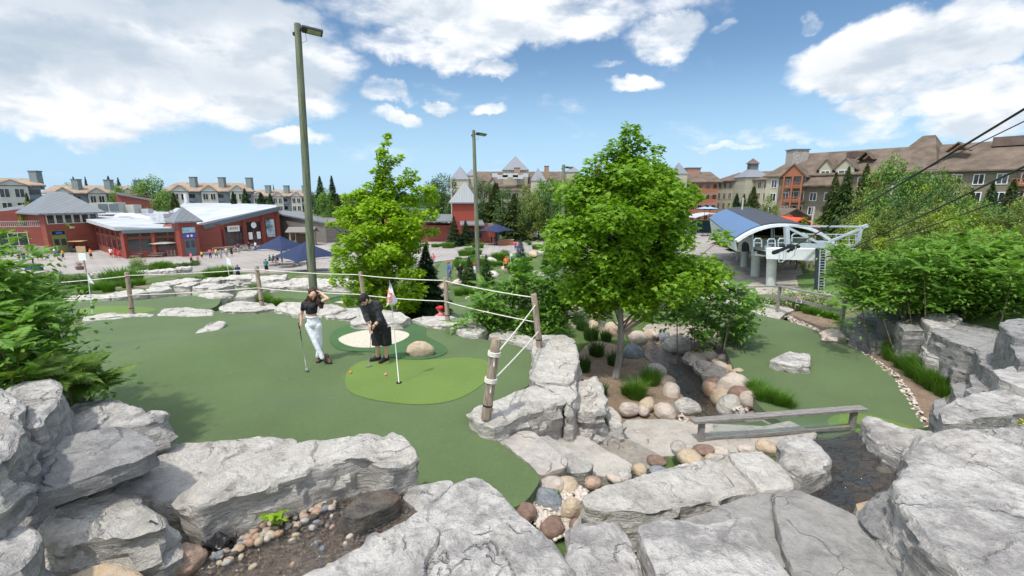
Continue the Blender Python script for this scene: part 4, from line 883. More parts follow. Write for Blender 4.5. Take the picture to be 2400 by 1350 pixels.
# the two maples
c2_ = P(1445, 888, -1.02)
clump_tree('maple_tree', c2_, 6.2, 1.75, [(0,.48),(.08,.80),(.2,.97),(.3,1.0),(.45,.96),(.61,.78),(.72,.46),(.80,.1),(1,.0)], 1.62, 165, 40000, .122, LEAF_A, BARKG, 3, .36, .085, label='full round young maple with dark green leaves beside the stream', limbs=40, core=.3, cv=.5, extra=[(1478,303,.18),(1480,322,.24),(1502,338,.2),(1446,348,.24),(1420,368,.2),(1542,352,.16),(1472,370,.38),(1400,392,.28),(1520,392,.34),(1553,407,.2),(1380,422,.3),(1450,420,.4),(1560,442,.34),(1606,442,.2),(1350,457,.25),(1626,462,.24),(1318,520,.22),(1690,560,.24),(1700,640,.22),(1310,600,.22)])
y1 = 16.5; b1 = PY(900, 600, y1); b1.z = -1.7
clump_tree('maple_tree', b1, 7.1, 1.3, [(0,.6),(.1,.82),(.2,.92),(.36,1.0),(.50,.86),(.60,.5),(.68,.12),(.70,.0),(1,.0)], 1.60, 110, 25000, .14, LEAF_B, simple('bark_dark', (.06,.055,.055), .9, .3, 10), 9, .33, .09, label='slim pointed maple with bright yellow green leaves behind the flag', limbs=40, core=.3, cv=.6, extra=[(906,320,.13),(904,336,.13),(896,356,.19),(899,374,.22),(935,371,.14),(925,383,.15),(880,402,.15),(900,398,.26),(898,420,.30),(960,406,.20),(974,418,.15),(950,428,.28),(985,446,.25),(1008,446,.20),(925,436,.30),(866,436,.15),(856,450,.2),(814,464,.2),(841,458,.25),(1008,470,.30),(796,498,.2),(820,492,.3),(775,526,.15),(1008,505,.3),(805,556,.22),(905,450,.35),(870,470,.35),(960,470,.35),(1012,545,.25)])
# sumacs
def sumac(name, loc, tips, L, mat, seed, label, nf=9, stems=True, fill=0, se=3, nl=11, group=None, spread=.9):
    """woody stems ending in rosettes of feathered leaves; tips given from the base point"""
    rs = np.random.RandomState(seed); root = empty(name, loc); tv, tf = frond(nl, 1.0); pos = []; Rm = []; sc = []
    mb = MB()
    for ti, t in enumerate(tips):
        t = np.array(t, float)
        if stems and ti % se == 0:
            b0_ = np.array([t[0]*.80, t[1]*.80, 0.]); b0_[2] = T(loc[0]+b0_[0], loc[1]+b0_[1])-loc[2]-.05; mid = b0_*.45+t*.55+np.array([0,0,.06]); mb = MB(); mb.tube([Vector(b0_), Vector(mid), Vector(t)], [.020, .014, .007], 6); mb.build('stem', BARK, root, smooth=True)
        n = nf+rs.randint(-2, 3); a0 = rs.uniform(0, 6.28)
        for k in range(n):
            a = a0+2*math.pi*k/n+rs.uniform(-.25,.25); el_ = rs.uniform(-.15, .75)
            cz, sz = math.cos(a), math.sin(a); cx_, sx = math.cos(el_), math.sin(el_)
            Rz = np.array([[cz,-sz,0],[sz,cz,0],[0,0,1]]); Rx = np.array([[1,0,0],[0,cx_,-sx],[0,sx,cx_]])
            tw = rs.uniform(-.4,.4); Ry = np.array([[math.cos(tw),0,math.sin(tw)],[0,1,0],[-math.sin(tw),0,math.cos(tw)]])
            Rm.append(Rz@Rx@Ry); pos.append(t+np.array([0,0,rs.uniform(-.05,.03)])); sc.append(L*rs.uniform(.7,1.2))
    v, f = instances(tv, tf, np.array(pos), np.array(Rm), np.array(sc))
    if fill:
        tp = np.array(tips); q = tp[rs.randint(0, len(tp), fill)]+rs.normal(size=(fill,3))*np.array([.17,.24,.15])-np.array([0,0,.12]); ov, of = oval_leaf(); v2, f2 = instances(ov, of, q, rotm(rs, fill, -.8, .6), L*.36*rs.uniform(.6,1.3,fill)); f = np.concatenate([f, f2+len(v)]); v = np.concatenate([v, v2])
    mobj('foliage', v, f, mat, root); return tag(root, label, 'sumac', group)
def tips_px(base, lst, seed, extra=0, jit=.15):
    """rosette points from photo points at given distances, plus fill behind them"""
    rs = random.Random(seed); o = []
    for (x, y, Y) in lst:
        p = PY(x, y, Y)-base; o.append(p)
        for _ in range(extra): o.append(p+Vector((rs.gauss(0, jit), abs(rs.gauss(0, jit))*1.2, rs.gauss(0, jit*.8))))
    return [tuple(p) for p in o]
bL = Vector((-6.2, 6.0, -.3)); rl = random.Random(3)
TL = [(10,590,5.6),(40,610,6.2),(20,650,5.2),(70,665,5.6),(110,680,5.9),(30,700,5.0),(90,720,5.4),(140,720,5.8),(170,770,5.8),(60,760,4.9),(120,790,5.3),(185,800,5.6),(10,800,4.6),(60,830,4.7),(110,860,5.0),(170,880,5.2),(215,890,5.4),(160,915,4.9),(20,860,4.4),(120,740,6.4),(40,740,6.6),(190,835,5.9),(-40,700,5),(-60,780,5),(-50,850,4.6),(-40,620,6),(90,900,4.7)]
sumac('sumac_bush', bL, tips_px(bL, [(x-(110 if x > 110 else 60), y+15, Y) for x, y, Y in TL], 1, 3, .20), .27, LEAF_S, 4, 'large leafy sumac bush filling the left edge of the photo above the rocks', 8, fill=5000)
bC = P(1200, 800, -1.4); TCn = [(x, y, 11.5+((x*7+y*3) % 10)*.13) for (x, y) in [(1130,700),(1165,680),(1200,665),(1240,660),(1275,670),(1300,690),(1120,730),(1160,720),(1200,705),(1245,700),(1285,715),(1320,720),(1150,755),(1190,745),(1230,740),(1270,750),(1170,780),(1215,775),(1255,780),(1135,770),(1290,770),(1220,650),(1305,655),(1330,690),(1300,740)]]
sumac('sumac_bush', bC, tips_px(bC, TCn, 2, 2, .24), .38, LEAF_S, 6, 'wide green sumac bush between the roped post and the round maple', 8, fill=5000)
bR = P(1640, 810, -1.2); TR = [(x+25, y-12, 12.4+((x*5+y*3) % 10)*.14) for (x, y) in [(1560,700),(1600,690),(1640,690),(1680,690),(1720,710),(1750,730),(1560,740),(1600,730),(1640,725),(1680,735),(1720,745),(1590,765),(1640,765),(1690,775),(1725,785),(1540,760),(1620,790),(1670,795),(1700,805),(1560,705),(1660,665),(1700,680)]]
sumac('sumac_bush', bR, tips_px(bR, TR, 3, 2, .24), .36, LEAF_S, 7, 'leggy sumac bush leaning over the stream bank toward the green', 8, fill=3000, se=7)
bRR = Vector((13.5, 12.5, .6)); rr2 = random.Random(8)
TB = []
for (x0, x1, y0_, y1_, Y0, n) in [(2010,2200,668,712,12.6,14),(2180,2460,672,722,12.0,18),(1990,2120,605,672,13.0,16),(2080,2260,575,690,13.5,26),(2230,2400,570,660,13,26),(2120,2400,590,640,12,16),(2330,2480,620,680,10.8,10),(2350,2460,560,620,12,8)]:
    for _ in range(n): TB.append((rr2.uniform(x0, x1), rr2.uniform(y0_, y1_), Y0+rr2.uniform(-1.0,1.0)))
sumac('sumac_thicket', bRR, tips_px(bRR, TB, 5, 3, .32), .30, LEAF_SM, 8, 'broad sumac thicket above the right block wall', 9, fill=30000, se=22)
# sumac on the near left low corner: yellowish tips
sumac('sumac_shoot', Vector((-4.9,5.0,.2)), tips_px(Vector((-4.9,5.0,.2)), [(150,870,4.9),(190,900,5.0),(215,905,5.1),(120,905,4.7),(60,880,4.5)], 7, 1, .1), .34, LEAF_SY, 9, 'yellow tinged low sumac shoot arching over the green at left', 8)
# grasses
def grass_mesh(seed, n=420, h=.5, sp=.22, w=.006, bend=.35):
    rs = np.random.RandomState(seed); vs = []; fs = []
    a = rs.uniform(0, 6.283, n); r = sp*.55*np.sqrt(rs.uniform(0,1,n)); hh = h*rs.uniform(.5,1.1,n); bd = bend*rs.uniform(.2,1.2,n)*hh*(.4+r/sp)
    ao = a+rs.uniform(-.5,.5,n); x = np.cos(a)*r; y = np.sin(a)*r; dx = np.cos(ao); dy = np.sin(ao); wx = -np.sin(ao+rs.uniform(-1,1,n))*w; wy = np.cos(ao+rs.uniform(-1,1,n))*w
    V = np.zeros((n,5,3))
    V[:,0] = np.stack([x-wx, y-wy, np.zeros(n)], 1); V[:,1] = np.stack([x+wx, y+wy, np.zeros(n)], 1)
    mx, my = x+dx*bd*.45, y+dy*bd*.45; V[:,2] = np.stack([mx+wx*.8, my+wy*.8, hh*.6], 1); V[:,3] = np.stack([mx-wx*.8, my-wy*.8, hh*.6], 1)
    V[:,4] = np.stack([x+dx*bd*1.6, y+dy*bd*1.6, hh*.95], 1)
    F_ = np.array([(0,1,2),(0,2,3),(3,2,4)]); f = F_[None]+(np.arange(n)*5)[:,None,None]; return V.reshape(-1,3), f.reshape(-1,3)
GRM = leafmat('grass_blades', (.055,.15,.012), (.14,.27,.028), .3, 3); GRD = leafmat('grass_dark', (.035,.085,.018), (.07,.14,.03), .3, 3)
gm = []
for i in range(3):
    v, f = grass_mesh(i+1, 700, .5, .34, .005, .5); gm.append(mobj('grass_clump', v, f, GRM, None, (0,0,0)))
gd = []
for i in range(2):
    v, f = grass_mesh(i+11, 600, .5, .30, .006, .25); gd.append(mobj('grass_clump', v, f, GRD, None, (0,0,0)))
used = set()
def place(proto, loc, s, rz, label, cat, group, sz=None):
    o = proto if proto.name not in used else proto.copy()
    if proto.name in used: COL.objects.link(o)
    used.add(proto.name); o.location = loc; o.scale = (s, s, sz or s); o.rotation_euler = (0, 0, rz); tag(o, label, cat, group); return o
GR_ = [('beside the maple trunk', [(1490,932,1.0),(1525,900,.95),(1470,925,.6)], gm, -1.0), ('at the foot of the corner wall', [(1408,930,.75),(1368,870,.9)], gd, -1.0),
 ('in the dark row behind the corner wall', [(1398,840,1.1),(1385,800,1.2),(1440,862,1.05),(1365,780,1.1),(1355,760,1.0),(1420,800,.9)], gd, -1.1),
 ('between the boulders and the stream side green', [(1790,945,.95),(1825,955,.9),(1770,920,.8),(1845,962,.6)], gm, -.95),
 ('along the foot of the right wall', [(2005,785,1.0),(2050,800,1.2),(2100,838,1.3),(2150,880,1.3),(2200,915,1.2),(2040,802,.9),(2066,822,.95),(2092,845,.95),(2118,864,1.0),(2143,884,1.0),(2168,900,1.05),(2192,915,1.0),(2215,930,.9),(2018,790,.8),(2085,830,.8)], gm, -.9),
 ('beside the railing by the lift', [(1760,722,1.0),(1775,715,1.0),(1895,738,.8),(1915,742,.8),(1940,748,.8),(1960,752,.7),(1880,730,.8),(1742,705,1.)], gm, -.95),
 ('between the terraces at left', [(620,715,1.0),(650,720,.9),(230,680,1.4),(255,684,1.4),(300,676,1.3),(200,690,1.3),(330,670,1.2),(430,668,1.3),(470,664,1.3),(520,668,1.2),(600,690,1.2)], gm, None),
 ('near the dark spruce', [(1090,690,1.2),(1075,694,1.1),(905,722,.7),(1050,715,.8),(1110,694,1.1)], gm, None)]
for where, lst, pr, z in GR_:
    for i, (x, y, s) in enumerate(lst):
        c = P(x, y, z) if z is not None else PT(x, y)
        if z is None: c.z = T(c.x, c.y)
        place(pr[i % len(pr)], (c.x, c.y, c.z-.03), s, i*1.1, '%s tuft of grass %s' % (ORD[i], where), 'grass', 'grass tufts '+where)
# far ornamental grass beds around the far greens
farg = []
for i in range(2):
    v, f = grass_mesh(i+31, 900, .9, 1.3, .025, .4); farg.append(mobj('grass_clump', v, f, GRM, None, (0,0,0)))
k = 0
FG = [(1100,590),(1090,600),(1075,610),(1115,598),(1080,625),(1110,605),(1090,632),(1250,562),(1275,560),(1300,560),(1320,558),(1225,565),(1260,585),(1285,582),(1308,580),(1150,625),(1170,622),(1120,625),(1200,618),(1140,640),(1120,582),(1095,578),(1330,560),(1345,562),(1240,632),(1215,640),(1020,580),(1035,578),(1050,582),(1130,560),(1150,565),(1170,610),(1240,612),(1290,628),(1310,610),(360,634),(380,632),(400,633),(330,638),(290,668),(260,672),(500,650),(520,648)]
for (x, y) in FG:
    c = PT(x, y); place(farg[k % 2], (c.x, c.y, c.z-.05), 1.0+.4*math.sin(k*2.3), k*1.3, '%s clump of tall grass among the far greens' % ORD[k], 'grass', 'tall grass clumps among the far greens'); k += 1
# shrubs: small leaf clumps
def shrub_mesh(seed, n=1500, ls=.05, R_=.5, h=.6):
    rs = np.random.RandomState(seed); nc = 16; C_ = np.stack([rs.uniform(-1,1,nc)*R_*.7, rs.uniform(-1,1,nc)*R_*.7, rs.uniform(.15,.85,nc)*h], 1); idx = rs.randint(0, nc, n)
    d = rs.normal(size=(n,3)); d /= np.linalg.norm(d, axis=1)[:,None]; pos = C_[idx]+d*R_*.36*rs.uniform(.5,1.1,n)[:,None]; tv, tf = oval_leaf()
    return instances(tv, tf, pos, rotm(rs, n, -1, 1), ls*rs.uniform(.6,1.3,n))
SHM = leafmat('shrub_leaf', (.05,.12,.02), (.12,.21,.04), .3, 2); SHW = leafmat('shrub_variegated', (.16,.24,.08), (.50,.52,.32), .3, 2)
v, f = shrub_mesh(1, 2200, .07); sh1 = mobj('shrub', v, f, SHM); v, f = shrub_mesh(2, 2200, .06); sh2 = mobj('variegated_shrub', v, f, SHW)
for i, (x, y, s) in enumerate([(1860,705,1.3),(1890,712,1.3),(1925,722,1.3),(1955,730,1.1),(1830,705,1.0)]):
    c = P(x, y, -1.4); c.y = 18+i*.2; c = PY(x, y+10, 18); place(sh2, (c.x, c.y, c.z-.3), s*1.3, i, '%s pale edged shrub behind the wooden railing' % ORD[i], 'shrub', 'pale edged shrubs behind the railing')
for i, (x, y, s) in enumerate([(330,630,1.6),(1335,650,1.3),(1345,640,1.2)]):
    c = PT(x, y); place(sh2, (c.x, c.y, c.z), s*1.6, i*2, ['pale green shrub beyond the left terrace','pale yellow green shrub left of the round maple','small pale shrub behind the sumac'][i], 'shrub', None)
for i, (x, y, s) in enumerate([(130,672,1.6),(165,675,1.4),(700,560,2.2),(672,566,1.6),(460,622,1.2),(430,626,1.0),(120,660,1.5),(200,668,1.2),(1350,575,2),(1090,660,1.2),(1185,600,1.5),(1890,740,.5),(1320,788,.7),(1240,575,1.6),(745,560,1.7)]):
    c = PT(x, y); place(sh1, (c.x, c.y, c.z), s, i*2, '%s from the left or nearest green leafy shrub in the distance' % ORD[i], 'shrub', 'green shrubs of the grounds')
for i in range(12):
    x = 312+i*13.5; c = PT(x, 632-i*.7); place(sh1, (c.x, c.y, c.z), .9, i, '%s low bush in the row edging the plaza' % ORD[i], 'shrub', 'low bushes edging the plaza')
# conifers
def conifer(name, loc, H, R_, seed, mat, label, group=None, n=1500, nw=.20, full=1.0, dens=1.0):
    rs = np.random.RandomState(seed); root = empty(name, loc); n = int(n*dens)
    t = rs.uniform(0.0, 1, n)**1.15; a = rs.uniform(0, 6.283, n)
    lay = .82+.18*np.cos(t*46+a*2); prof = (1-t)**.85*lay*(.85+.3*rs.uniform(size=n)); r = prof*R_*np.sqrt(rs.uniform(.12,1,n))
    z = H*(.06+.94*t)-r*.25*full; L = (.16+.5*(1-t))*R_*.62
    d = np.stack([np.cos(a), np.sin(a), rs.uniform(-.35,.15,n)], 1); s = np.stack([-np.sin(a), np.cos(a), rs.uniform(-.3,.3,n)], 1)*nw
    p = np.stack([np.cos(a)*r, np.sin(a)*r, z], 1); V = np.stack([p-d*L[:,None]*.5, p+s*L[:,None]+d*L[:,None]*.1, p+d*L[:,None]*.7, p-s*L[:,None]+d*L[:,None]*.1], 1)
    V[:,2,2] -= L*.12
    f = np.array([(0,1,2,3)])[None]+(np.arange(n)*4)[:,None,None]
    mb = MB(); mb.tube([(0,0,0),(0,0,H*.6),(0,0,H*.98)], [R_*.06+.03, R_*.035+.01, .01], 6); mb.build('trunk', BARK, root)
    mobj('crown', V.reshape(-1,3), f.reshape(-1,4), mat, root); return tag(root, label, 'conifer', group)
CON_D = leafmat('needles_dark', (.018,.050,.018), (.045,.090,.030), .15, .8); CON_B = leafmat('needles_blue', (.05,.09,.075), (.12,.17,.14), .15, 2); CON_M = leafmat('needles_mid', (.035,.085,.02), (.08,.14,.035), .2, .6)
b_ = P(1005, 745, -1.9); conifer('spruce_tree', PY(1003, 740, 17.5)+Vector((0,0,-.15)), 2.9, 1.05, 3, CON_D, 'dark spruce just right of the yellow green maple', n=5200, nw=.13)
for (x, y, H_, R_, lb, m_) in [(1220,637,3.6,1.1,'blue grey young spruce among the far greens', CON_B),(1278,645,2.6,.7,'small green spruce right of the blue one', CON_M),(1100,668,2.2,.9,'round little pine left of the tall pole', CON_M),(1140,672,2.4,.8,'little pine right of the tall pole', CON_M),(1065,578,6,2.0,'big yew by the red brick tower, left one', CON_D),(1092,575,5,2.0,'big yew by the red brick tower, right one', CON_D)]:
    c = PT(x, y); conifer('young_conifer', c, H_, R_, int(x), m_, lb, n=2400, nw=.16)
# ------------------------------------------------------------------ rope fence, poles, railing
WOODP = simple('post_wood', (.34,.26,.19), .85, .35, 5, .012, 50, c2=(.46,.37,.28), stretch=(6,6,.7)); ROPE = simple('rope', (.66,.63,.56), .85, .12, 60, .01, 90)
WOODG = simple('weathered_wood', (.27,.25,.235), .85, .3, 5, .01, 60, stretch=(1,8,8)); BLACK = simple('black_metal', (.02,.02,.022), .5, .2)
GREYM = simple('grey_metal', (.30,.31,.32), .45, .1, 5, metal=.6)
fr_ = empty('rope_fence', P(855, 740, 0)); o0 = fr_.location
posts = []
for (xb, yb, xt, yt, z, r_) in [(310,735,297,638,.03,.062),(614,716,601,624,.08,.062),(858,735,844,637,.1,.058),(1049,753,1044,650,.10,.062),(1265,812,1251,689,.25,.068),(1140,973,1163,793,.33,.072)]:
    a = P(xb, yb, z); d = ray(xt, yt)
    # top: same distance, small lean
    best = min((PY(xt, yt, a.y+q*.01) for q in range(-25, 26)), key=lambda p: abs((p-a).length-1.15)+(abs(p.y-a.y))*.6)
    t = best; posts.append((a, t)); mb = MB(); ax = (t-a).normalized()
    mb.tube([a-ax*.05-o0, a.lerp(t, .3)-o0, a.lerp(t, .7)-o0, t-ax*.015-o0, t-o0], [r_*1.03, r_, r_*.97, r_*.95, r_*.86], 14)
    po = mb.build('post', WOODP, fr_, smooth=True, sharp=40)
    mb = MB(); p = a.lerp(t, .14); mb.tube([p-ax*.012-o0, p+ax*.012-o0], r_*1.06, 14); mb.build('band', BLACK, po, smooth=True, sharp=40)
extra = P(20, 735, 0); extra_t = extra+Vector((0,0,1.1))
rb = MB()
def rope_(p, q, sag, rad=.013):
    pts = []
    for k in range(13):
        u = k/12; x = p.lerp(q, u); x.z -= sag*4*u*(1-u); pts.append(x-o0)
    rb.tube(pts, rad, 6)
lev = [(.88,.88),(.45,.47)]
for f0 in (.93, .46):
    a0 = extra.lerp(extra_t, f0-.05)
    rope_(a0+Vector((0,-.5,-.05)), posts[0][0].lerp(posts[0][1], f0-.02)+Vector((0,-.07,0)), .04)
    for i in range(5):
        (a, t), (a2, t2) = posts[i], posts[i+1]
        fa = f0 if i < 4 else (.80 if f0 > .5 else .30); fb = (f0 if i < 4 else (.80 if f0 > .5 else .46))
        if i == 4: fa = .93 if False else fa
        rope_(a.lerp(t, fa)+Vector((0,-.065,0)), a2.lerp(t2, fb)+Vector((.03,0,0)), .03 if i < 4 else .02)
    a, t = posts[5]; p = a.lerp(t, .80 if f0 > .5 else .46); ax = (t-a).normalized()
    for k in (-1.2, 0, 1.2):      # the wraps and the tail
        ring = [p-o0+ax*k*.020+Matrix.Rotation(q*math.pi/7, 3, ax)@Vector((.084, 0, 0)) for q in range(15)]; rb.tube(ring, .012, 6)
    rb.tube([p-o0+Vector((0,-.09,-.01)), p-o0+Vector((.005,-.095,-.08)), p-o0+Vector((-.003,-.085,-.15))], [.016,.013,.008], 6)
rb.build('rope', ROPE, fr_, smooth=True)
tag(fr_, 'rope fence on six round timber posts round the back of the big green', 'fence')
# lamp poles
POLEW = simple('green_pole', (.135,.155,.095), .85, .3, 3, .012, 40, c2=(.20,.22,.145), stretch=(3,3,.25))
def lamp_pole(base, top, r0, r1, label, s=1.0, box=False):
    root = empty('lamp_pole', base); mb = MB(); t = top-base; mb.tube([Vector((0,0,-.4)), t*.25, t*.5, t*.75, t*.995, t], [r0, r0*.75+r1*.25, (r0+r1)/2, r0*.25+r1*.75, r1, r1*.9], 16)
    mb.build('pole', POLEW, root, smooth=True, sharp=50)
    mb = MB(); q = t*.985; mb.tube([q+Vector((r1,0,-.1*s)), q+Vector((.35*s,0,-.06*s))], .03*s, 8); mb.build('arm', BLACK, root)
    mb = MB(); M = Euler((-.25,.10,.45)).to_matrix(); c = q+Vector((.62*s,-.1*s,-.14*s)); mb.box(c, (.75*s,.42*s,.07*s), rot=M); mb.box(c+M@Vector((-.38*s,0,.01)), (.14*s,.2*s,.12*s), rot=M)
    hd = mb.build('lamp_head', simple('lamp_dark', (.05,.06,.075), .5, .1), root)
    mb = MB(); mb.box(c+M@Vector((.06*s,0,-.038*s)), (.5*s,.28*s,.012), rot=M); mb.build('lens', simple('lamp_lens', (.45,.43,.33), .3, .1), hd)
    mb = MB(); mb.tube([c+Vector((-.3*s,0,-.03)), c+Vector((-.25*s,0,-.35*s)), q+Vector((r1,-.02,-.55*s)), q+Vector((-r1,-.1,-.25*s))], .008, 5); mb.box(q+Vector((-r1*1.1,-.02,-.22*s)), (.1*s,.12*s,.12*s)); mb.build('cable', BLACK, root)
    return tag(root, label, 'lamp pole')
a = PY(732, 668, 20); a.z = T(a.x, a.y)-.1; lamp_pole(a, PY(697, 55, 20), .180, .125, 'tallest greenish timber lamp pole with a flat floodlight, behind the woman', 1.0)
a = PY(1122, 676, 30); lamp_pole(a, PY(1110, 305, 30), .155, .10, 'second timber lamp pole right of the yellow green maple', .8)
a = PY(1318, 640, 42); lamp_pole(a, PY(1321, 386, 42), .165, .14, 'third and farthest green lamp pole left of the round maple', .8)
# low glass railing on the bridge
rl_ = empty('bridge_railing', P(1640, 1035, -.8)); o0 = rl_.location
A0 = P(1641, 1037, -.82); B0 = P(1995, 1008, -.82); A1 = PY(1643, 985, A0.y); B1 = PY(1999, 962, B0.y); hh = A1.z-A0.z
dv = (B0-A0).normalized(); A1 = A0+Vector((0,0,hh)); B1 = B0+Vector((0,0,hh))
for q in (A0, B0):
    mb = MB(); mb.bar(q-o0, q+Vector((0,0,hh-.03))-o0, .085, .085, up=dv); mb.build('post', WOODG, rl_)
mb = MB(); mb.bar(A1-dv*.18-o0, B1+dv*.20-o0, .17, .045); mb.build('handrail', WOODG, rl_)
mb = MB(); mb.bar(A0+Vector((0,0,.06))+dv*.04-o0, B0+Vector((0,0,.06))-dv*.04-o0, .05, .06); mb.build('bottom_rail', WOODG, rl_)
mg, q, bs = newmat('glass_panel'); tr = q.n('ShaderNodeBsdfTransparent'); tr.inputs[0].default_value = (.93,.965,.96,1); bs.inputs['Base Color'].default_value = (.6,.7,.7,1); bs.inputs['Roughness'].default_value = .15; mx = q.n('ShaderNodeMixShader'); mx.inputs[0].default_value = .09; ot = [n for n in mg.node_tree.nodes if n.bl_idname == 'ShaderNodeOutputMaterial'][0]; q.put(mx.inputs[1], tr.outputs[0]); q.put(mx.inputs[2], bs.outputs[0]); q.put(ot.inputs[0], mx.outputs[0])
ww = dv.cross(Vector((0,0,1)))*.006; g0 = A0+dv*.22+Vector((0,0,.10)); g1 = B0-dv*.30+Vector((0,0,.10)); mb = MB()
mb.slab([g0-o0, g1-o0, g1+Vector((0,0,hh-.15))-o0, g0+Vector((0,0,hh-.15))-o0], .010); mb.build('glass', mg, rl_)
tag(rl_, 'low weathered wooden railing with a glass panel on the bridge', 'railing')
# wooden railing near the lift
def railing(name, ptsb, h, label, mids=(.5,), topw=.14, r_=.09, mat=WOODG):
    root = empty(name, ptsb[0]); o_ = ptsb[0]
    for p in ptsb: mb = MB(); mb.bar(p-Vector((0,0,.2))-o_, p+Vector((0,0,h))-o_, r_, r_, up=(1,0,0)); mb.build('post', mat, root)
    for i in range(len(ptsb)-1):
        a, c = ptsb[i], ptsb[i+1]; d = (c-a).normalized(); mb = MB(); mb.bar(a+Vector((0,0,h+.02))-d*.07-o_, c+Vector((0,0,h+.02))+d*.07-o_, topw, .045); mb.build('handrail', mat, root)
        for f in mids: mb = MB(); mb.bar(a+Vector((0,0,h*f))+d*.05-o_, c+Vector((0,0,h*f))-d*.05-o_, .04, .10); mb.build('rail', mat, root)
    return tag(root, label, 'railing')
e0 = P(1700, 712, -1.3); e1 = P(1823, 716, -1.0); e2 = P(1972, 757, -.85); e1.y = 17.2; e1 = PY(1823, 716, 16.8); e2 = PY(1972, 757, 13.6); e0 = PY(1690, 712, 20.0); 
h1 = PY(1822, 672, 16.8).z-e1.z; rr_ = railing('wooden_railing', [e0, e1, e2], h1, 'weathered wooden railing between the stream side green and the lift')
sg = empty('warning_sign', PY(1890, 705, 15.2)); so_ = sg.location; d = (e2-e1).normalized()
def txt(body, size, loc, rot, mat, parent, name='lettering', ext=.002, align='CENTER', bold=0):
    cu = bpy.data.curves.new(name, 'FONT'); cu.body = body; cu.size = size; cu.extrude = ext; cu.align_x = align; cu.align_y = 'CENTER'; cu.offset = bold
    o = bpy.data.objects.new(name, cu); COL.objects.link(o); bpy.context.view_layer.update()
    me = bpy.data.meshes.new_from_object(o.evaluated_get(bpy.context.evaluated_depsgraph_get())); me.materials.clear(); me.materials.append(mat); bpy.data.objects.remove(o)
    o = bpy.data.objects.new(name, me); COL.objects.link(o); o.location = loc; o.rotation_euler = rot
    if parent: o.parent = parent
    return o
SW = simple('sign_white', (.75,.75,.75), .5, .03); SR = simple('sign_red', (.55,.03,.04), .5, .05); SK = simple('sign_black', (.03,.03,.03), .5, .03)
up = Vector((0,0,1)); dx = d; mb = MB()
def sq(mb, a, c, z0, z1, off=0): 
    n_ = dx.cross(up)*off; mb.slab([dx*a+up*z0+n_, dx*c+up*z0+n_, dx*c+up*z1+n_, dx*a+up*z1+n_], .008)
sq(mb, -.14, .14, -.20, .02); mb.build('panel', SW, sg); mb = MB(); sq(mb, -.13, .13, -.06, .01, .008); mb.build('red_band', SR, sg)
rz_ = math.atan2(dx.y, dx.x); nn_ = dx.cross(up)
txt('DANGER', .055, up*-.025+nn_*.013, (math.pi/2, 0, rz_), SW, sg)
for i in range(3): mb = MB(); sq(mb, -.10, .10, -.09-i*.035, -.105-i*.035, .008); mb.build('text_line', SK, sg)
tag(sg, 'small red and white danger sign on the wooden railing', 'sign')
sg.location = e1.lerp(e2, .40)+Vector((0,0,h1*.72))+nn_*.09
# flag on the green
fl = empty('golf_flag', P(935, 897, .01)); fo = fl.location; tp = PY(913, 658, fo.y-.05)-fo
WP = simple('white_paint', (.72,.73,.70), .4, .05)
mb = MB(); mb.tube([Vector((0,0,0)), tp*.5, tp], [.009,.008,.007], 8); mb.build('pole', WP, fl, smooth=True)
def onp(x, y, dy=0): return PY(x, y, fo.y-.05+dy)-fo
V = []; Fq = []; NX, NZ = 10, 12
c00 = onp(913,660); c10 = onp(931,709); c01 = onp(904,722); c11 = onp(930,708)
# triangle-like hanging cloth: top at the pole, lower edge from left tip to right tip
for j in range(NZ+1):
    for i in range(NX+1):
        u = i/NX; w = j/NZ; L_ = c00.lerp(onp(904,722), w); R__ = c00.lerp(onp(931,708,.02), w); p = L_.lerp(R__, u); p = p+Vector((0, .035*math.sin(u*7+w*2)*w+.02*math.sin(w*8), .03*math.sin(u*6.3)*w*w)); V.append(p)
for j in range(NZ):
    for i in range(NX): a = j*(NX+1)+i; Fq.append((a, a+1, a+NX+2, a+NX+1))
cl = mobj('flag_cloth', V, Fq, simple('flag_white', (.78,.78,.80), .8, .05), fl, smooth=True); md = cl.modifiers.new('t', 'SOLIDIFY'); md.thickness = .003
ORG = simple('flag_orange', (.75,.10,.05), .8, .1)
# red figures: a stylised numeral three and a small mark
mb = MB()
def gp(x, y): p = onp(x, y); return p+Vector((0,-.045,0))
for pts in ([(909,684),(918,686),(921,692),(914,697),(906,696)], [(914,697),(921,702),(917,707),(909,706)], [(908,681),(915,681)], [(907,700),(911,700)]):
    mb.tube([gp(*p) for p in pts], .010, 5)
mb.build('numeral', ORG, fl)
mb = MB(); mb.tube([Vector((0,0,.004)), Vector((0,0,.0065))], .055, 20); mb.build('hole', simple('hole_black', (.008,.008,.008), .9, .1), fl)
tag(fl, 'white golf flag with an orange red mark on a thin pole near the golfers', 'golf flag')
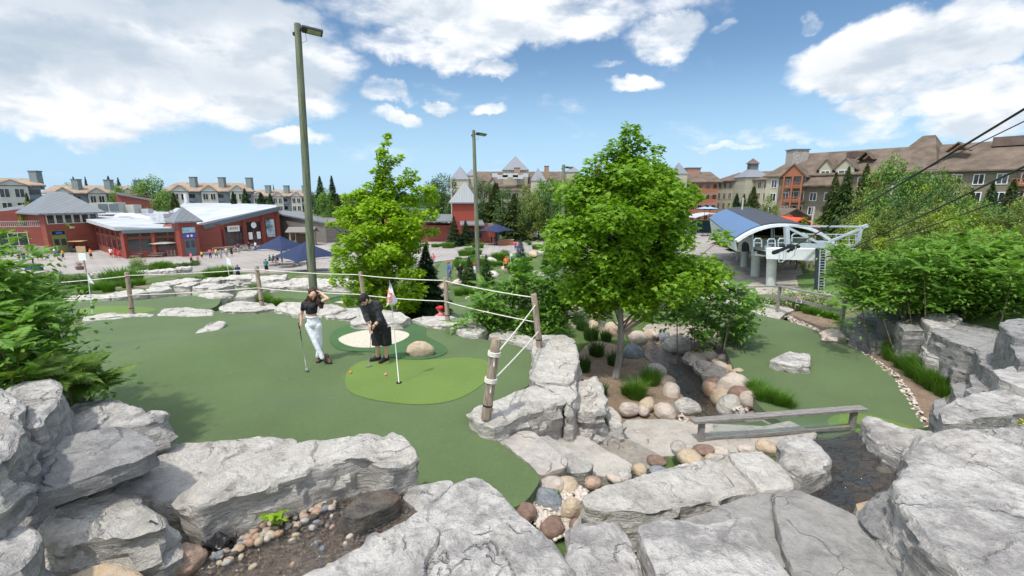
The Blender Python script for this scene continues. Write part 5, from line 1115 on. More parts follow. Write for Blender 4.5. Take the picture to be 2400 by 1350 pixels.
# second flag left
f2 = empty('golf_flag', P(217, 735, -.28)); t2 = PY(205, 640, f2.location.y)-f2.location; mb = MB(); mb.tube([Vector((0,0,0)), t2], .012, 6); mb.build('pole', WP, f2)
mb = MB(); mb.slab([t2, t2+Vector((.06,0,-.16)), t2+Vector((.14,.02,-.36)), t2+Vector((-.02,0,-.30))], .004); mb.build('flag_cloth', MATS['flag_white'], f2); tag(f2, 'distant golf flag on the left terrace green', 'golf flag')
f3 = empty('golf_flag', PT(540, 662)); mb = MB(); mb.tube([(0,0,0),(-.1,0,1.9)], .02, 6); mb.build('pole', WP, f3); mb = MB(); mb.slab([(-.1,0,1.9),(.15,0,1.7),(.25,0,1.25),(-.05,0,1.35)], .01); mb.build('flag_cloth', MATS['flag_white'], f3); tag(f3, 'small white flag on the grass below the plaza', 'golf flag')
f4 = empty('golf_flag', PT(1196, 634)); mb = MB(); mb.tube([(0,0,0),(0,0,2.0)], .025, 6); mb.build('pole', WP, f4); mb = MB(); mb.slab([(0,0,2),(.3,0,1.8),(0,0,1.5)], .01); mb.build('flag_cloth', MATS['flag_white'], f4); tag(f4, 'far golf flag left of the blue grey spruce', 'golf flag')
for (x, y, cc, nm) in [(822,875,(.85,.22,.03),'orange'),(904,880,(.80,.25,.30),'pink')]:
    c = P(x, y, zA(np.array([P(x,y,0).x]), np.array([P(x,y,0).y]))[0]+.008); bm = bmesh.new(); bmesh.ops.create_icosphere(bm, subdivisions=3, radius=.026); me = bpy.data.meshes.new('golf_ball'); bm.to_mesh(me); bm.free()
    me.polygons.foreach_set('use_smooth', [True]*len(me.polygons)); me.materials.append(simple('ball_'+nm, cc, .35, .03)); o = bpy.data.objects.new('golf_ball', me); COL.objects.link(o); o.location = c+Vector((0,0,.024)); tag(o, nm+' golf ball on the light green patch', 'golf ball')
# ------------------------------------------------------------------ people
def cap_ico(bm, p0, p1, r0, r1, n=14, m=8):
    d = (p1-p0); L = d.length; z = d.normalized() if L > 1e-6 else Vector((0,0,1)); x = z.orthogonal().normalized(); y = z.cross(x)
    rows = []
    for k in range(m+1):
        a = -math.pi/2+math.pi/2*k/m; rows.append((p0+z*math.sin(a)*r0, math.cos(a)*r0))
    for k in range(m+1):
        a = math.pi/2*k/m; rows.append((p1+z*math.sin(a)*r1, math.cos(a)*r1))
    vr = []
    for (c, r_) in rows: vr.append([bm.verts.new(c+(x*math.cos(2*math.pi*i/n)+y*math.sin(2*math.pi*i/n))*max(r_, 1e-4)) for i in range(n)])
    for j in range(len(vr)-1):
        for i in range(n): bm.faces.new((vr[j][i], vr[j][(i+1) % n], vr[j+1][(i+1) % n], vr[j+1][i]))
    bm.faces.new(list(reversed(vr[0]))); bm.faces.new(vr[-1])
def frus(bm, p0, p1, r0, r1):
    d = p1-p0; r_ = bmesh.ops.create_cone(bm, cap_ends=True, segments=20, radius1=r0, radius2=r1, depth=d.length); bmesh.ops.transform(bm, matrix=Matrix.Translation((p0+p1)/2)@d.to_track_quat('Z', 'Y').to_matrix().to_4x4(), verts=r_['verts'])
def blob(name, shapes, vox, mat, parent, origin=Vector((0,0,0)), smooth=3):
    """overlapping tapered limbs and lobes fused into one continuous skin"""
    bm = bmesh.new()
    for s in shapes:
        if s[0] == 'f': frus(bm, s[1]-origin, s[2]-origin, s[3], s[4])
        elif s[0] == 'c': cap_ico(bm, s[1]-origin, s[2]-origin, s[3], s[4])
        else:
            r_ = bmesh.ops.create_icosphere(bm, subdivisions=3, radius=1); M = Matrix.Translation(s[1]-origin)@(s[3].to_4x4() if len(s) > 3 and s[3] else Matrix.Identity(4))@Matrix.Diagonal((*s[2], 1)); bmesh.ops.transform(bm, matrix=M, verts=r_['verts'])
    me = bpy.data.meshes.new(name); bm.to_mesh(me); bm.free(); o = bpy.data.objects.new(name, me); COL.objects.link(o)
    r_ = o.modifiers.new('r', 'REMESH'); r_.mode = 'VOXEL'; r_.voxel_size = vox; r_.use_smooth_shade = True
    s_ = o.modifiers.new('s', 'SMOOTH'); s_.iterations = smooth; s_.factor = .5
    me2 = bpy.data.meshes.new_from_object(o.evaluated_get(bpy.context.evaluated_depsgraph_get())); bpy.data.objects.remove(o); bpy.data.meshes.remove(me); me2.name = name; me2.materials.clear(); me2.materials.append(mat)
    me2.polygons.foreach_set('use_smooth', [True]*len(me2.polygons))
    o = bpy.data.objects.new(name, me2); COL.objects.link(o); o.parent = parent; return o
SKIN = simple('skin', (.58,.36,.26), .55, .06, 20); SKIN2 = simple('skin_tan', (.46,.27,.19), .55, .06, 20)
def head_shapes(hc, face, s=1.0, up=Vector((0,0,1))):
    f = face.normalized(); sd = f.cross(up).normalized(); u = sd.cross(f); M = Matrix((sd, f, u)).transposed()
    sh = [('e', hc, (.074*s,.092*s,.108*s), M), ('e', hc+f*.028*s-u*.050*s, (.054*s,.060*s,.062*s), M), ('c', hc+f*.086*s+u*.012*s, hc+f*.108*s-u*.022*s, .009*s, .014*s),
        ('e', hc+f*.086*s-u*.058*s, (.024*s,.012*s,.009*s), M), ('e', hc+sd*.076*s-u*.005*s, (.010*s,.020*s,.030*s), M), ('e', hc-sd*.076*s-u*.005*s, (.010*s,.020*s,.030*s), M), ('e', hc+f*.078*s+u*.032*s, (.05*s,.014*s,.010*s), M)]
    return sh, sd, f, u
def hand_shapes(wr, d, n, g, s=1.0, curl=1.0):
    """palm, four curled fingers side by side along g, thumb from the side; d points to the fingers, n is the palm side"""
    d = d.normalized(); n = n.normalized(); g = g.normalized(); pc = wr+d*.05*s; M = Matrix((g, d, n)).transposed(); sh = [('e', pc, (.040*s,.050*s,.017*s), M), ('c', wr, pc, .024*s, .024*s)]
    for k, L_ in enumerate((.90, 1.05, 1.0, .78)):
        b0 = pc+g*(k-1.5)*.0195*s+d*.040*s; a1 = .5*curl; a2 = 1.5*curl; a3 = 2.4*curl
        p1 = b0+(d*math.cos(a1)+n*math.sin(a1))*.036*L_*s; p2 = p1+(d*math.cos(a2)+n*math.sin(a2))*.026*L_*s; p3 = p2+(d*math.cos(a3)+n*math.sin(a3))*.020*L_*s
        sh += [('c', b0, p1, .0095*s, .0088*s), ('c', p1, p2, .0088*s, .0080*s), ('c', p2, p3, .0080*s, .0068*s)]
    t0 = pc-g*.034*s-d*.018*s; t1 = t0+(-g*.6+d*.5+n*.5).normalized()*.036*s; t2 = t1+(d*.5+n*.8+g*.3).normalized()*.028*s; sh += [('c', t0, t1, .0125*s, .0105*s), ('c', t1, t2, .0105*s, .0080*s)]
    return sh
# --- the woman
Y0 = P(752, 851, 0).y; W0 = P(755, 850, 0); wm = empty('person', W0)
def w_(x, y, dy=0): return PY(x, y, Y0+dy)
hd = w_(733,690,-.03); face = Vector((.35,-.72,-.62)); hs, sd, ff, uu = head_shapes(hd, face, .98, Vector((.15,-.1,1)))
nk = w_(729,709,.02); sR = w_(712.5,713,-.01); sL = w_(743,711,0); eR = w_(706.5,738,.02); hR = w_(705,761,-.05); eL = w_(768.5,700,-.10); hL = w_(751,686,-.01)
wst = w_(731,740,.0); pel = w_(734.5,757,.01); hpR = w_(725,764,.0); hpL = w_(744.5,764,.01); kR = w_(739,802,-.07); kL = w_(750,803,.06); aR = w_(755,838,-.10); aL = w_(745,835,.08)
body = hs+[('c', nk, hd-uu*.05, .046, .042), ('c', nk, wst, .075, .098), ('c', sR, sL, .052, .052), ('e', wst+Vector((0,0,.14)), (.118,.085,.10)), ('c', wst, pel, .095, .11), ('c', sR, eR, .043, .033), ('c', eR, hR, .033, .022), ('c', sL, eL, .043, .033), ('c', eL, hL, .033, .022),
  ('c', hpR, kR, .085, .055), ('c', kR, aR, .052, .036), ('c', hpL, kL, .085, .055), ('c', kL, aL, .052, .036)]
gripdir = (w_(718.5,866,-.12)-hR).normalized()
body += hand_shapes(hR, (hR-eR).normalized()*.9+Vector((0,-.1,-.2)), Vector((-.1,-1,0)), -gripdir.cross(Vector((0,1,0)))*0+gripdir, .95)
body += hand_shapes(hL, Vector((-.7,.15,.35)), Vector((-.2,.1,-1)), Vector((.1,-1,.2)), .9, .5)
blob('body', body, .0085, SKIN, wm, W0, 4)
TOPM = simple('black_top', (.018,.018,.020), .8, .3, 30)
cup = wst+Vector((0,0,.075)); top = [('c', nk-Vector((0,0,.03)), cup+Vector((0,0,.06)), .088, .112), ('f', cup-Vector((0,0,.02)), cup+Vector((0,0,.10)), .112, .120), ('e', cup+Vector((0,-.0,.10)), (.135,.108,.105)), ('e', cup+Vector((-.055,-.075,.13)), (.062,.055,.06)), ('e', cup+Vector((.055,-.075,.13)), (.062,.055,.06)), ('c', sR, sL, .060, .060), ('c', sR, sR.lerp(eR, .45), .058, .050), ('c', sL, sL.lerp(eL, .42), .058, .050)]
blob('crop_top', top, .012, TOPM, wm, W0, 4)
JE = simple('white_jeans', (.74,.76,.82), .85, .06, 25, .03, 12)
je = [('c', wst-Vector((0,0,.045)), pel, .104, .122), ('e', pel+Vector((0,.03,-.02)), (.146,.115,.11)), ('c', hpR, kR, .086, .058), ('c', hpL, kL, .086, .058), ('c', kR, aR, .060, .046), ('c', kL, aL, .060, .046)]
jo = blob('jeans', je, .012, JE, wm, W0, 3)
mb = MB(); ring = [wst-Vector((0,0,.012))-W0+Vector((.113*math.cos(a), .104*math.sin(a), 0)) for a in [k*math.pi/12 for k in range(25)]]; mb.tube(ring, .013, 6, cap=False); mb.box(wst-W0+Vector((.0,-.118,-.02)), (.018,.008,.018)); mb.build('waistband', JE, jo, smooth=True)
BOOT = simple('brown_boots', (.115,.070,.050), .5, .3, 20)
g0 = zA(np.array([W0.x]), np.array([W0.y]))[0]
def boot(an, toe, m_, parent, org, nm='boot', hi=.10, s=1.0, gz=0.0, sole=None):
    an = an.copy(); heel = Vector((an.x, an.y, gz+.045)); tv_ = Vector((toe.x, toe.y, gz+.035)); d_ = (tv_-heel).normalized(); 
    sh = [('c', Vector((an.x, an.y, gz+.05+hi)), heel+d_*.01, .050*s, .046*s), ('c', heel-d_*.015, tv_-d_*.03, .044*s, .040*s), ('c', heel+d_*.03+Vector((0,0,.03)), tv_-d_*.08+Vector((0,0,.01)), .042*s, .036*s)]
    o = blob(nm, sh, .009, m_, parent, org, 3)
    mb = MB(); n_ = d_.cross(Vector((0,0,1))).normalized(); mb.prism([heel-d_*.055+n_*.04-org, heel-d_*.055-n_*.04-org, heel+d_*.08-n_*.045-org, tv_+d_*.01-n_*.03-org, tv_+d_*.01+n_*.03-org, heel+d_*.08+n_*.045-org], gz-org.z+.0, gz-org.z+.018); mb.build('sole', sole or simple('sole', (.03,.025,.022), .8, .1), o)
    return o
fL = P(746, 849, 0); fR = P(771, 851, 0)
boot(Vector((aL.x-.0, fL.y+.12, 0)), fL+Vector((0,-.03,0)), BOOT, wm, W0, gz=g0); boot(Vector((aR.x+.02, fR.y+.08, 0)), fR+Vector((.05,-.02,0)), BOOT, wm, W0, gz=g0)
HAIR = simple('dark_curly_hair', (.035,.016,.012), .6, .5, 25, .02, 60, c2=(.12,.045,.03), stretch=(1,1,.3))
def curls(name, pts_r, mat, parent, origin, seed, n=60, r=.012):
    pass
hsh = [('e', hd-ff*.040+uu*.026, (.088,.092,.104)), ('c', hd-ff*.05+uu*.03, hd-ff*.06-Vector((0,0,.13)), .085, .090), ('c', hd-ff*.05-sd*.07, hd+Vector((-.095,.03,-.20)), .045, .060), ('c', hd+Vector((-.10,.03,-.16)), hd+Vector((-.115,-.03,-.27)), .050, .030), ('c', hd+Vector((.06,.03,-.02)), hd+Vector((.12,0,-.19)), .045, .055), ('c', hd+Vector((.11,0,-.17)), hd+Vector((.15,-.04,-.27)), .045, .025)]
rs_ = random.Random(2)
for k in range(64):
    a = rs_.uniform(0, 1); side = -1 if k % 2 else 1; x = side*(.085+.085*a)+rs_.gauss(0,.02); z = -.02-.25*a; p = hd+Vector((x, rs_.uniform(.0,.07), z)); hsh.append(('c', p, p+Vector((rs_.gauss(0,.02), rs_.gauss(0,.015), -.04)), .024, .013))
blob('hair', hsh, .010, HAIR, wm, W0, 1)
EYE = simple('eye_dark', (.03,.02,.018), .4, .1); LIP = simple('lips', (.42,.13,.12), .5, .1)
def face_bits(parent, org, hc, sd, ff, uu, s=1.0):
    mb = MB()
    for k in (-1, 1): mb.tube([hc+ff*.086*s+sd*k*.032*s+uu*.012*s-sd*.010*s-org, hc+ff*.089*s+sd*k*.032*s+uu*.012*s-org, hc+ff*.086*s+sd*k*.032*s+uu*.012*s+sd*.010*s-org], .0055*s, 6); mb.tube([hc+ff*.084*s+sd*k*.018*s+uu*.034*s-org, hc+ff*.086*s+sd*k*.036*s+uu*.038*s-org, hc+ff*.078*s+sd*k*.050*s+uu*.032*s-org], .0045*s, 5)
    mb.build('eyes', EYE, parent); mb = MB(); mb.tube([hc+ff*.090*s-uu*.058*s-sd*.020*s-org, hc+ff*.098*s-uu*.060*s-org, hc+ff*.090*s-uu*.058*s+sd*.020*s-org], .0065*s, 6); mb.build('lips', LIP, parent)
face_bits(wm, W0, hd, sd, ff, uu)
tag(wm, 'woman with long curly dark hair in a black crop top, white jeans and brown boots', 'person')
def putter(hand, hd_pt, label, gz, org_dir=Vector((1,0,0))):
    rt = empty('putter', hd_pt); d_ = (hand-hd_pt); top_ = d_+d_.normalized()*.10; m_ = MB(); m_.tube([Vector((0,0,.03)), d_*.72], .0048, 8); m_.build('shaft', GREYM, rt, smooth=True)
    m_ = MB(); m_.tube([d_*.70, top_], [.010,.0135], 10); m_.build('grip', BLACK, rt, smooth=True); m_ = MB(); m_.box((0,0,.016), (.045,.115,.028) if abs(org_dir.x) > .5 else (.115,.045,.028), rz=.5); m_.box((.0,0,.034), (.02,.06,.012), rz=.5); m_.build('club_head', simple('steel', (.6,.6,.6), .3, .05, metal=.8), rt); return tag(rt, label, 'putter')
ph = P(718.5, 867, 0); palm = hR+(hR-eR).normalized()*.05+Vector((-.01,-.03,-.01)); putter(palm, Vector((ph.x, ph.y, g0)), 'putter held upright in the hand of the woman', 0)
# --- the man
Ym = P(884, 850, 0).y; M0 = P(886, 850, 0); mn = empty('person', M0)
def m__(x, y, dy=0): return PY(x, y, Ym+dy)
gm_ = zA(np.array([M0.x]), np.array([M0.y]))[0]+.01
hd = m__(853,702,-.30); face = Vector((-.30,-.55,-.85)); hs, sd, ff, uu = head_shapes(hd, face, 1.05, Vector((-.35,-.4,.8)))
nk = m__(866,708,-.17); sR = m__(853,719,-.22); sL = m__(884,712,-.10); chest = m__(874,725,-.10); wst = m__(889,757,.05); pel = m__(893,768,.08); eR = m__(860,746,-.27); hR = m__(867,766,-.36); eL = m__(890,750,-.16); hL = m__(876,764,-.32)
hpR = m__(884,772,.05); hpL = m__(903,771,.08); kR = m__(885,806,-.0); kL = m__(905,806,.04); aR = m__(886,834,.10); aL = m__(905,836,.08)
body = hs+[('c', nk, hd-uu*.05-ff*.02, .060, .055), ('c', chest, wst, .12, .12), ('c', sR, sL, .065, .065), ('c', wst, pel, .12, .12), ('c', sR, eR, .052, .042), ('c', eR, hR, .042, .028), ('c', sL, eL, .052, .042), ('c', eL, hL, .042, .028), ('c', hpR, kR, .095, .062), ('c', kR, aR, .060, .040), ('c', hpL, kL, .095, .062), ('c', kL, aL, .060, .040)]
ph = P(865, 860, 0); ph = Vector((ph.x, ph.y, gm_)); gtop = m__(871,768,-.39); gd_ = (ph-gtop).normalized()
body += hand_shapes(hR, Vector((.15,-.1,-1)), Vector((.6,-.5,0)), gd_, 1.0); body += hand_shapes(hL, Vector((-.35,-.15,-.9)), Vector((-.7,-.4,0)), gd_, 1.0)
blob('body', body, .0085, SKIN, mn, M0, 4)
SHIRT = simple('charcoal_shirt', (.040,.041,.044), .85, .3, 14, .05, 9); 
shp = [('c', nk+Vector((.02,.02,-.04)), chest, .090, .140), ('c', chest, wst, .140, .143), ('e', chest+Vector((.03,.03,.03)), (.175,.15,.14)), ('c', wst, pel-Vector((0,0,.02)), .146, .150), ('c', sR, sL, .082, .082), ('c', sR, eR, .075, .062), ('c', eR, eR.lerp(hR, .25), .060, .052), ('c', sL, eL, .075, .062), ('c', eL, eL.lerp(hL, .30), .060, .050)]
blob('shirt', shp, .013, SHIRT, mn, M0, 3)
SHO = simple('black_shorts', (.018,.018,.020), .85, .3, 14, .05, 9)
so2 = [('c', wst-Vector((0,0,.05)), pel, .150, .155), ('e', pel+Vector((0,.03,-.04)), (.180,.150,.12)), ('f', hpR+Vector((0,0,.04)), kR+Vector((-.01,0,-.03)), .118, .112), ('f', hpL+Vector((0,0,.04)), kL+Vector((.01,0,-.03)), .118, .112), ('e', pel-Vector((0,0,.07)), (.16,.13,.08))]
blob('shorts', so2, .013, SHO, mn, M0, 3)
SHOE = simple('black_shoes', (.022,.021,.022), .6, .3); SOCK = simple('red_socks', (.30,.03,.05), .9, .1)
f1 = P(867,848,0); f2_ = P(890,853,0)
for (an, toe) in ((aR, f1), (aL, f2_)):
    fy = P((an.x/an.y*0)+886, 840, 0).y; A_ = Vector((an.x, Ym+.14, 0)); A_.x = PY(887 if an is aR else 906, 838, A_.y).x
    boot(A_, toe+Vector((0,0,0)), SHOE, mn, M0, 'shoe', .035, 1.05, gm_, sole=simple('dark_sole', (.05,.03,.03), .8, .2))
    blob('sock', [('c', Vector((A_.x, A_.y, gm_+.06)), Vector((A_.x, A_.y, gm_+.135)), .047, .045)], .012, SOCK, mn, M0, 2)
HAIRM = simple('dark_short_hair', (.022,.016,.013), .6, .4, 40, .01, 80)
blob('hair', [('e', hd-ff*.018+uu*.020, (.084,.096,.106)), ('e', hd-ff*.035-uu*.02, (.082,.080,.085)), ('c', hd+uu*.07, hd+uu*.06+ff*.05, .060, .050)], .010, HAIRM, mn, M0, 2)
blob('beard', [('c', hd+ff*.055-uu*.085-sd*.035, hd+ff*.055-uu*.085+sd*.035, .022, .022), ('c', hd+ff*.01-uu*.06-sd*.062, hd+ff*.05-uu*.085-sd*.035, .014, .018), ('c', hd+ff*.01-uu*.06+sd*.062, hd+ff*.05-uu*.085+sd*.035, .014, .018)], .009, HAIRM, mn, M0, 2)
face_bits(mn, M0, hd, sd, ff, uu, 1.05)
mb = MB(); wdir = (hL-eL).normalized(); x_ = wdir.orthogonal().normalized(); y_ = wdir.cross(x_); wr_ = hL-wdir*.02-M0; mb.tube([wr_+x_*.031*math.cos(a*math.pi/8)+y_*.031*math.sin(a*math.pi/8) for a in range(17)], .008, 6); mb.build('wristband', BLACK, mn)
mb = MB(); wdir = (hR-eR).normalized(); tp_ = eR.lerp(hR, .55)-M0; mb.tube([tp_-wdir*.05, tp_+wdir*.03], [.0375,.034], 12, cap=False); mb.build('tattoo', simple('tattoo_ink', (.18,.15,.15), .6, .6, 50, c2=(.40,.27,.22)), mn, smooth=True)
tag(mn, 'man bending over a putter in a charcoal shirt, black shorts and black shoes', 'person')
putter(gtop, ph, 'putter the bending man holds in both hands', 0, Vector((0,1,0)))
# --- simple standing figures for the distance
SHOEG = simple('shoe_grey', (.10,.10,.11), .8, .3)
def figure(pose, seed, H=1.7, vox=.022, long_hair=False, cap=False):
    rg = random.Random(seed); s = H/1.7; root = empty('person', (0,0,0)); V_ = lambda x, y, z: Vector((x, y, z))*s
    if pose == 'sit':
        pel = V_(0,0,.50); ch = V_(0,-.06,.85); nk = V_(0,-.06,1.02); hd = V_(0,-.09,1.17); sh = [V_(-.18,-.06,.97), V_(.18,-.06,.97)]; el = [V_(-.23,-.14,.74), V_(.23,-.14,.74)]; ha = [V_(-.14,-.36,.68), V_(.14,-.36,.68)]; hp = [V_(-.09,-.04,.50), V_(.09,-.04,.50)]; kn = [V_(-.11,-.44,.50), V_(.11,-.44,.50)]; an = [V_(-.12,-.46,.09), V_(.12,-.42,.09)]
    else:
        w = {'stand': .04, 'walk': .20, 'point': .05}[pose]; pel = V_(0,0,.92); ch = V_(0,0,1.25); nk = V_(0,0,1.43); hd = V_(0,-.02,1.58); sh = [V_(-.18,0,1.38), V_(.18,0,1.38)]; el = [V_(-.24,.06+w*.4,1.12), V_(.24,.02-w*.4,1.12)]; ha = [V_(-.24,-.04+w*.5,.88), V_(.24,-.12-w*.6,.90)]
        if pose == 'point': el[1] = V_(.30,-.12,1.25); ha[1] = V_(.22,-.36,1.32)
        hp = [V_(-.09,0,.90), V_(.09,0,.90)]; kn = [V_(-.10,-w*.7,.50), V_(.10,w*.2,.50)]; an = [V_(-.10,-w,.09), V_(.10,w*1.1,.10)]
    bd = [('e', hd, (.078*s,.092*s,.11*s)), ('c', nk, hd, .05*s, .05*s), ('c', nk, ch, .07*s, .12*s), ('c', ch, pel, .11*s, .12*s), ('e', hd+V_(0,-.095,-.01), (.014,.02,.02))]
    for i in (0, 1):
        bd += [('c', sh[i], nk, .05*s, .05*s), ('c', sh[i], el[i], .045*s, .035*s), ('c', el[i], ha[i], .035*s, .026*s), ('e', ha[i]+(ha[i]-el[i]).normalized()*.06*s, (.03*s,.03*s,.06*s)), ('c', hp[i], kn[i], .085*s, .058*s), ('c', kn[i], an[i], .055*s, .038*s)]
    blob('body', bd, vox, SKIN2, root, smooth=2)
    st_ = [('c', nk-V_(0,0,.06), ch, .11*s, .15*s), ('c', ch, pel+V_(0,0,.04), .15*s, .155*s)]+[('c', sh[i], nk-V_(0,0,.04), .07*s, .07*s) for i in (0,1)]+[('c', sh[i], sh[i].lerp(el[i], .7), .066*s, .06*s) for i in (0,1)]
    blob('shirt', st_, vox, SHIRT, root, smooth=2)
    f_ = .75 if seed % 3 else 1.0
    if f_ == 1.0: tr = [('c', pel, pel-V_(0,0,.02), .15*s, .15*s)]+[('c', hp[i], kn[i], .10*s, .075*s) for i in (0,1)]+[('c', kn[i], an[i]+V_(0,0,.04), .072*s, .055*s) for i in (0,1)]; blob('trousers', tr, vox, SHO, root, smooth=2)
    else: tr = [('c', pel, pel-V_(0,0,.02), .15*s, .15*s)]+[('c', hp[i], kn[i], .11*s, .085*s) for i in (0,1)]; blob('shorts', tr, vox, SHO, root, smooth=2)
    blob('hair', [('e', hd+V_(0,.02,.03), (.088*s,.095*s,.098*s))]+([('c', hd+V_(0,.06,0), nk+V_(0,.09,-.05), .075*s, .055*s)] if long_hair else []), vox*.8, HAIRM, root, smooth=1)
    blob('shoes', [('c', an[i]+V_(0,.02,-.04), an[i]+V_(0,-.13,-.05), .045*s, .038*s) for i in (0,1)], vox*.7, SHOEG, root, smooth=1)
    return root
FIGS = {'walk': figure('walk', 1), 'walkt': figure('walk', 3, long_hair=True), 'stand': figure('stand', 2), 'standt': figure('stand', 6, long_hair=True), 'sit': figure('sit', 5)}
fig_used = set()
CLO = {'navy': (.03,.05,.13), 'white': (.72,.72,.72), 'red': (.55,.03,.04), 'pink': (.65,.15,.17), 'black': (.02,.02,.022), 'yellow': (.70,.42,.03), 'blue': (.05,.13,.40), 'green': (.07,.25,.12), 'grey': (.25,.25,.26), 'orange': (.75,.20,.05), 'teal': (.04,.22,.20), 'lilac': (.35,.25,.45), 'denim': (.10,.15,.26), 'beige': (.48,.40,.30)}
def person(kind, loc, rz, shirt, pants, label, s=1.0, hair=None, group='people on the plaza'):
    o = FIGS[kind] if kind not in fig_used else copy_tree(FIGS[kind]); fig_used.add(kind)
    o.location = loc; o.rotation_euler = (0, 0, rz); o.scale = (s, s, s); tag(o, label, 'person', group)
    for ch in o.children:
        b_n = ch.name.split('.')[0]; c = shirt if b_n == 'shirt' else pants if b_n in ('shorts', 'trousers') else hair if b_n == 'hair' and hair else None
        if c:
            for sl_ in ch.material_slots: sl_.link = 'OBJECT'; sl_.material = simple('cloth_'+c, CLO[c], .85, .15, 8)
    return o
# man in the red cap beyond the rocks
c = PY(1032, 712, 14.2); person('stand', (c.x, c.y, -1.66), -2.2, 'pink', 'black', 'person in a bright red cap and coral shirt behind the rock edge of the green', 1.0, 'red', None)
o = [x for x in bpy.data.objects if x.get('label', '').startswith('person in a bright red cap')][0]
blob('cap', [('e', Vector((0,0,1.63)), (.098,.105,.075)), ('c', Vector((0,-.08,1.61)), Vector((0,-.16,1.595)), .055, .045)], .012, simple('cloth_red', CLO['red'], .85), o, smooth=1)
for (k, x, y, rz, a, c, lb) in [('walk',58,617,1.4,'navy','blue','walking alone left of the group in navy and blue'),('walkt',78,619,1.5,'white','black','in a white shirt walking among the group at far left'),('walk',90,612,1.4,'navy','black','in navy behind the white shirt at far left'),('stand',99,612,1.2,'navy','navy','all in navy at the right of the far left group'),('stand',110,601,.5,'blue','navy','in blue standing near the brick tower base'),('walk',131,606,2.5,'white','blue','in white top and blue shorts before the green doors'),('standt',139,600,-.5,'green','navy','in dark green beside the white top before the green doors'),('stand',215,608,0,'orange','black','in a bright orange top by the golf cart'),('stand',262,606,.3,'white','red','in white and red by the corner of the glazed wing'),('standt',272,605,0,'red','red','all in red by the corner of the glazed wing'),('sit',282,606,.2,'red','red','sitting in red at the corner of the glazed wing'),
 ('stand',450,619,-.4,'pink','black','in a salmon shirt and black shorts near the edge of the plaza'),('standt',465,620,.5,'pink','lilac','small, in pink beside the salmon shirt'),('stand',474,608,3,'yellow','black','in a mustard yellow shirt near the small tower'),('standt',494,607,3,'pink','navy','in pale pink right of the yellow shirt'),('walk',508,607,2.8,'yellow','denim','with a yellow bag in the row outside the shops'),('standt',519,607,2.6,'grey','grey','in grey in the row outside the shops'),('stand',532,604,3,'beige','grey','in beige in the row outside the shops'),('stand',544,602,3,'black','black','in black rightmost in the row outside the shops'),
 ('walk',46,612,1.2,'grey','black','in grey at the left of the plaza crowd'),('walkt',68,606,1.9,'pink','navy','in pink far back in the plaza crowd'),('stand',122,598,.6,'black','grey','in black beside the brick tower doors'),('walk',150,610,-1.0,'yellow','navy','in yellow walking past the green doors'),('stand',585,590,.5,'black','denim','in black outside the right hand shops'),('standt',600,588,-.5,'white','navy','in white outside the right hand shops'),('stand',560,594,.9,'navy','beige','in navy by the poster window'),
 ('stand',560,658,.3,'navy','black','in dark clothes on the grass near the small white flag'),('stand',626,642,.2,'teal','black','standing at the steps below the big blue parasols'),('sit',632,618,1.6,'teal','black','seated in teal under the left blue parasol'),('sit',641,617,1.4,'black','black','seated in black under the left blue parasol'),('sit',652,618,-1.2,'black','grey','seated with raised hand under the left blue parasol')]:
    p = PT(x, y); person(k, (p.x, p.y, p.z), rz, a, c, 'person '+lb, 1.0 if 'small' not in lb else .75)
for (k, x, y, rz, a, c, lb) in [('sit',1071,566,0,'white','navy','in white on the bench by the yews'),('sit',1078,566,0,'navy','beige','in navy on the bench by the yews'),('stand',1094,565,0,'pink','pink','in bright pink by the red brick corner'),('stand',1152,573,1,'black','black','in black left of the kiosk counter'),('stand',1160,572,-1,'black','denim','second in black at the kiosk parasol'),('stand',1174,570,0,'green','green','in bright green behind the kiosk counter'),('stand',1167,565,0,'blue','white','in blue under the kiosk parasol'),('standt',1016,625,0,'pink','white','partly hidden behind the yellow green maple'),('stand',1053,662,-1,'blue','denim','in blue by the lower path'),('walk',1079,668,1,'black','black','in black walking by the lower stones'),('stand',1113,668,0,'white','grey','in white beside the tall pole'),('stand',1208,588,0,'red','blue','in red on the far green'),('standt',1213,588,0,'lilac','blue','in lilac on the far green'),('stand',1660,512,0,'black','black','in black on the walk beyond the lift'),('stand',1671,510,0,'white','black','in white on the walk beyond the lift'),('walk',1652,514,0,'red','black','in red on the walk beyond the lift'),('standt',1645,512,0,'red','denim','in red left of the walkers beyond the lift'),('stand',1186,640,0,'orange','black','in orange by the far flag')]:
    p = PT(x, y); person(k, (p.x, p.y, p.z), rz, a, c, 'person '+lb)
# ------------------------------------------------------------------ buildings
GZ = -6.42
RED = siding('red_boards', (.25,.070,.052), .22); REDD = simple('red_trim', (.25,.062,.045), .6, .15); GREYRF = siding('metal_roof', (.19,.205,.22), .5, .08, 'X', .45, .03); TRIMG = simple('trim_grey', (.12,.15,.165), .6, .1)
ROOFW = simple('roof_membrane', (.42,.44,.46), .8, .12, .3); GLASS = simple('window_glass', (.025,.03,.035), .08, .5, .4, spec=.8); CREAM = simple('cream_trim', (.50,.47,.38), .7, .08); STONEB = simple('stone_base', (.33,.30,.27), .9, .3, 3, .03, 8)
SHING = simple('shingles', (.30,.225,.165), .9, .2, .6, .02, 12, c2=(.37,.28,.21)); SHINGD = simple('shingles_brown', (.125,.094,.070), .9, .2, .5, .02, 12, c2=(.170,.130,.100)); SHIDK = simple('shingles_dark', (.14,.10,.085), .9, .2, .5)
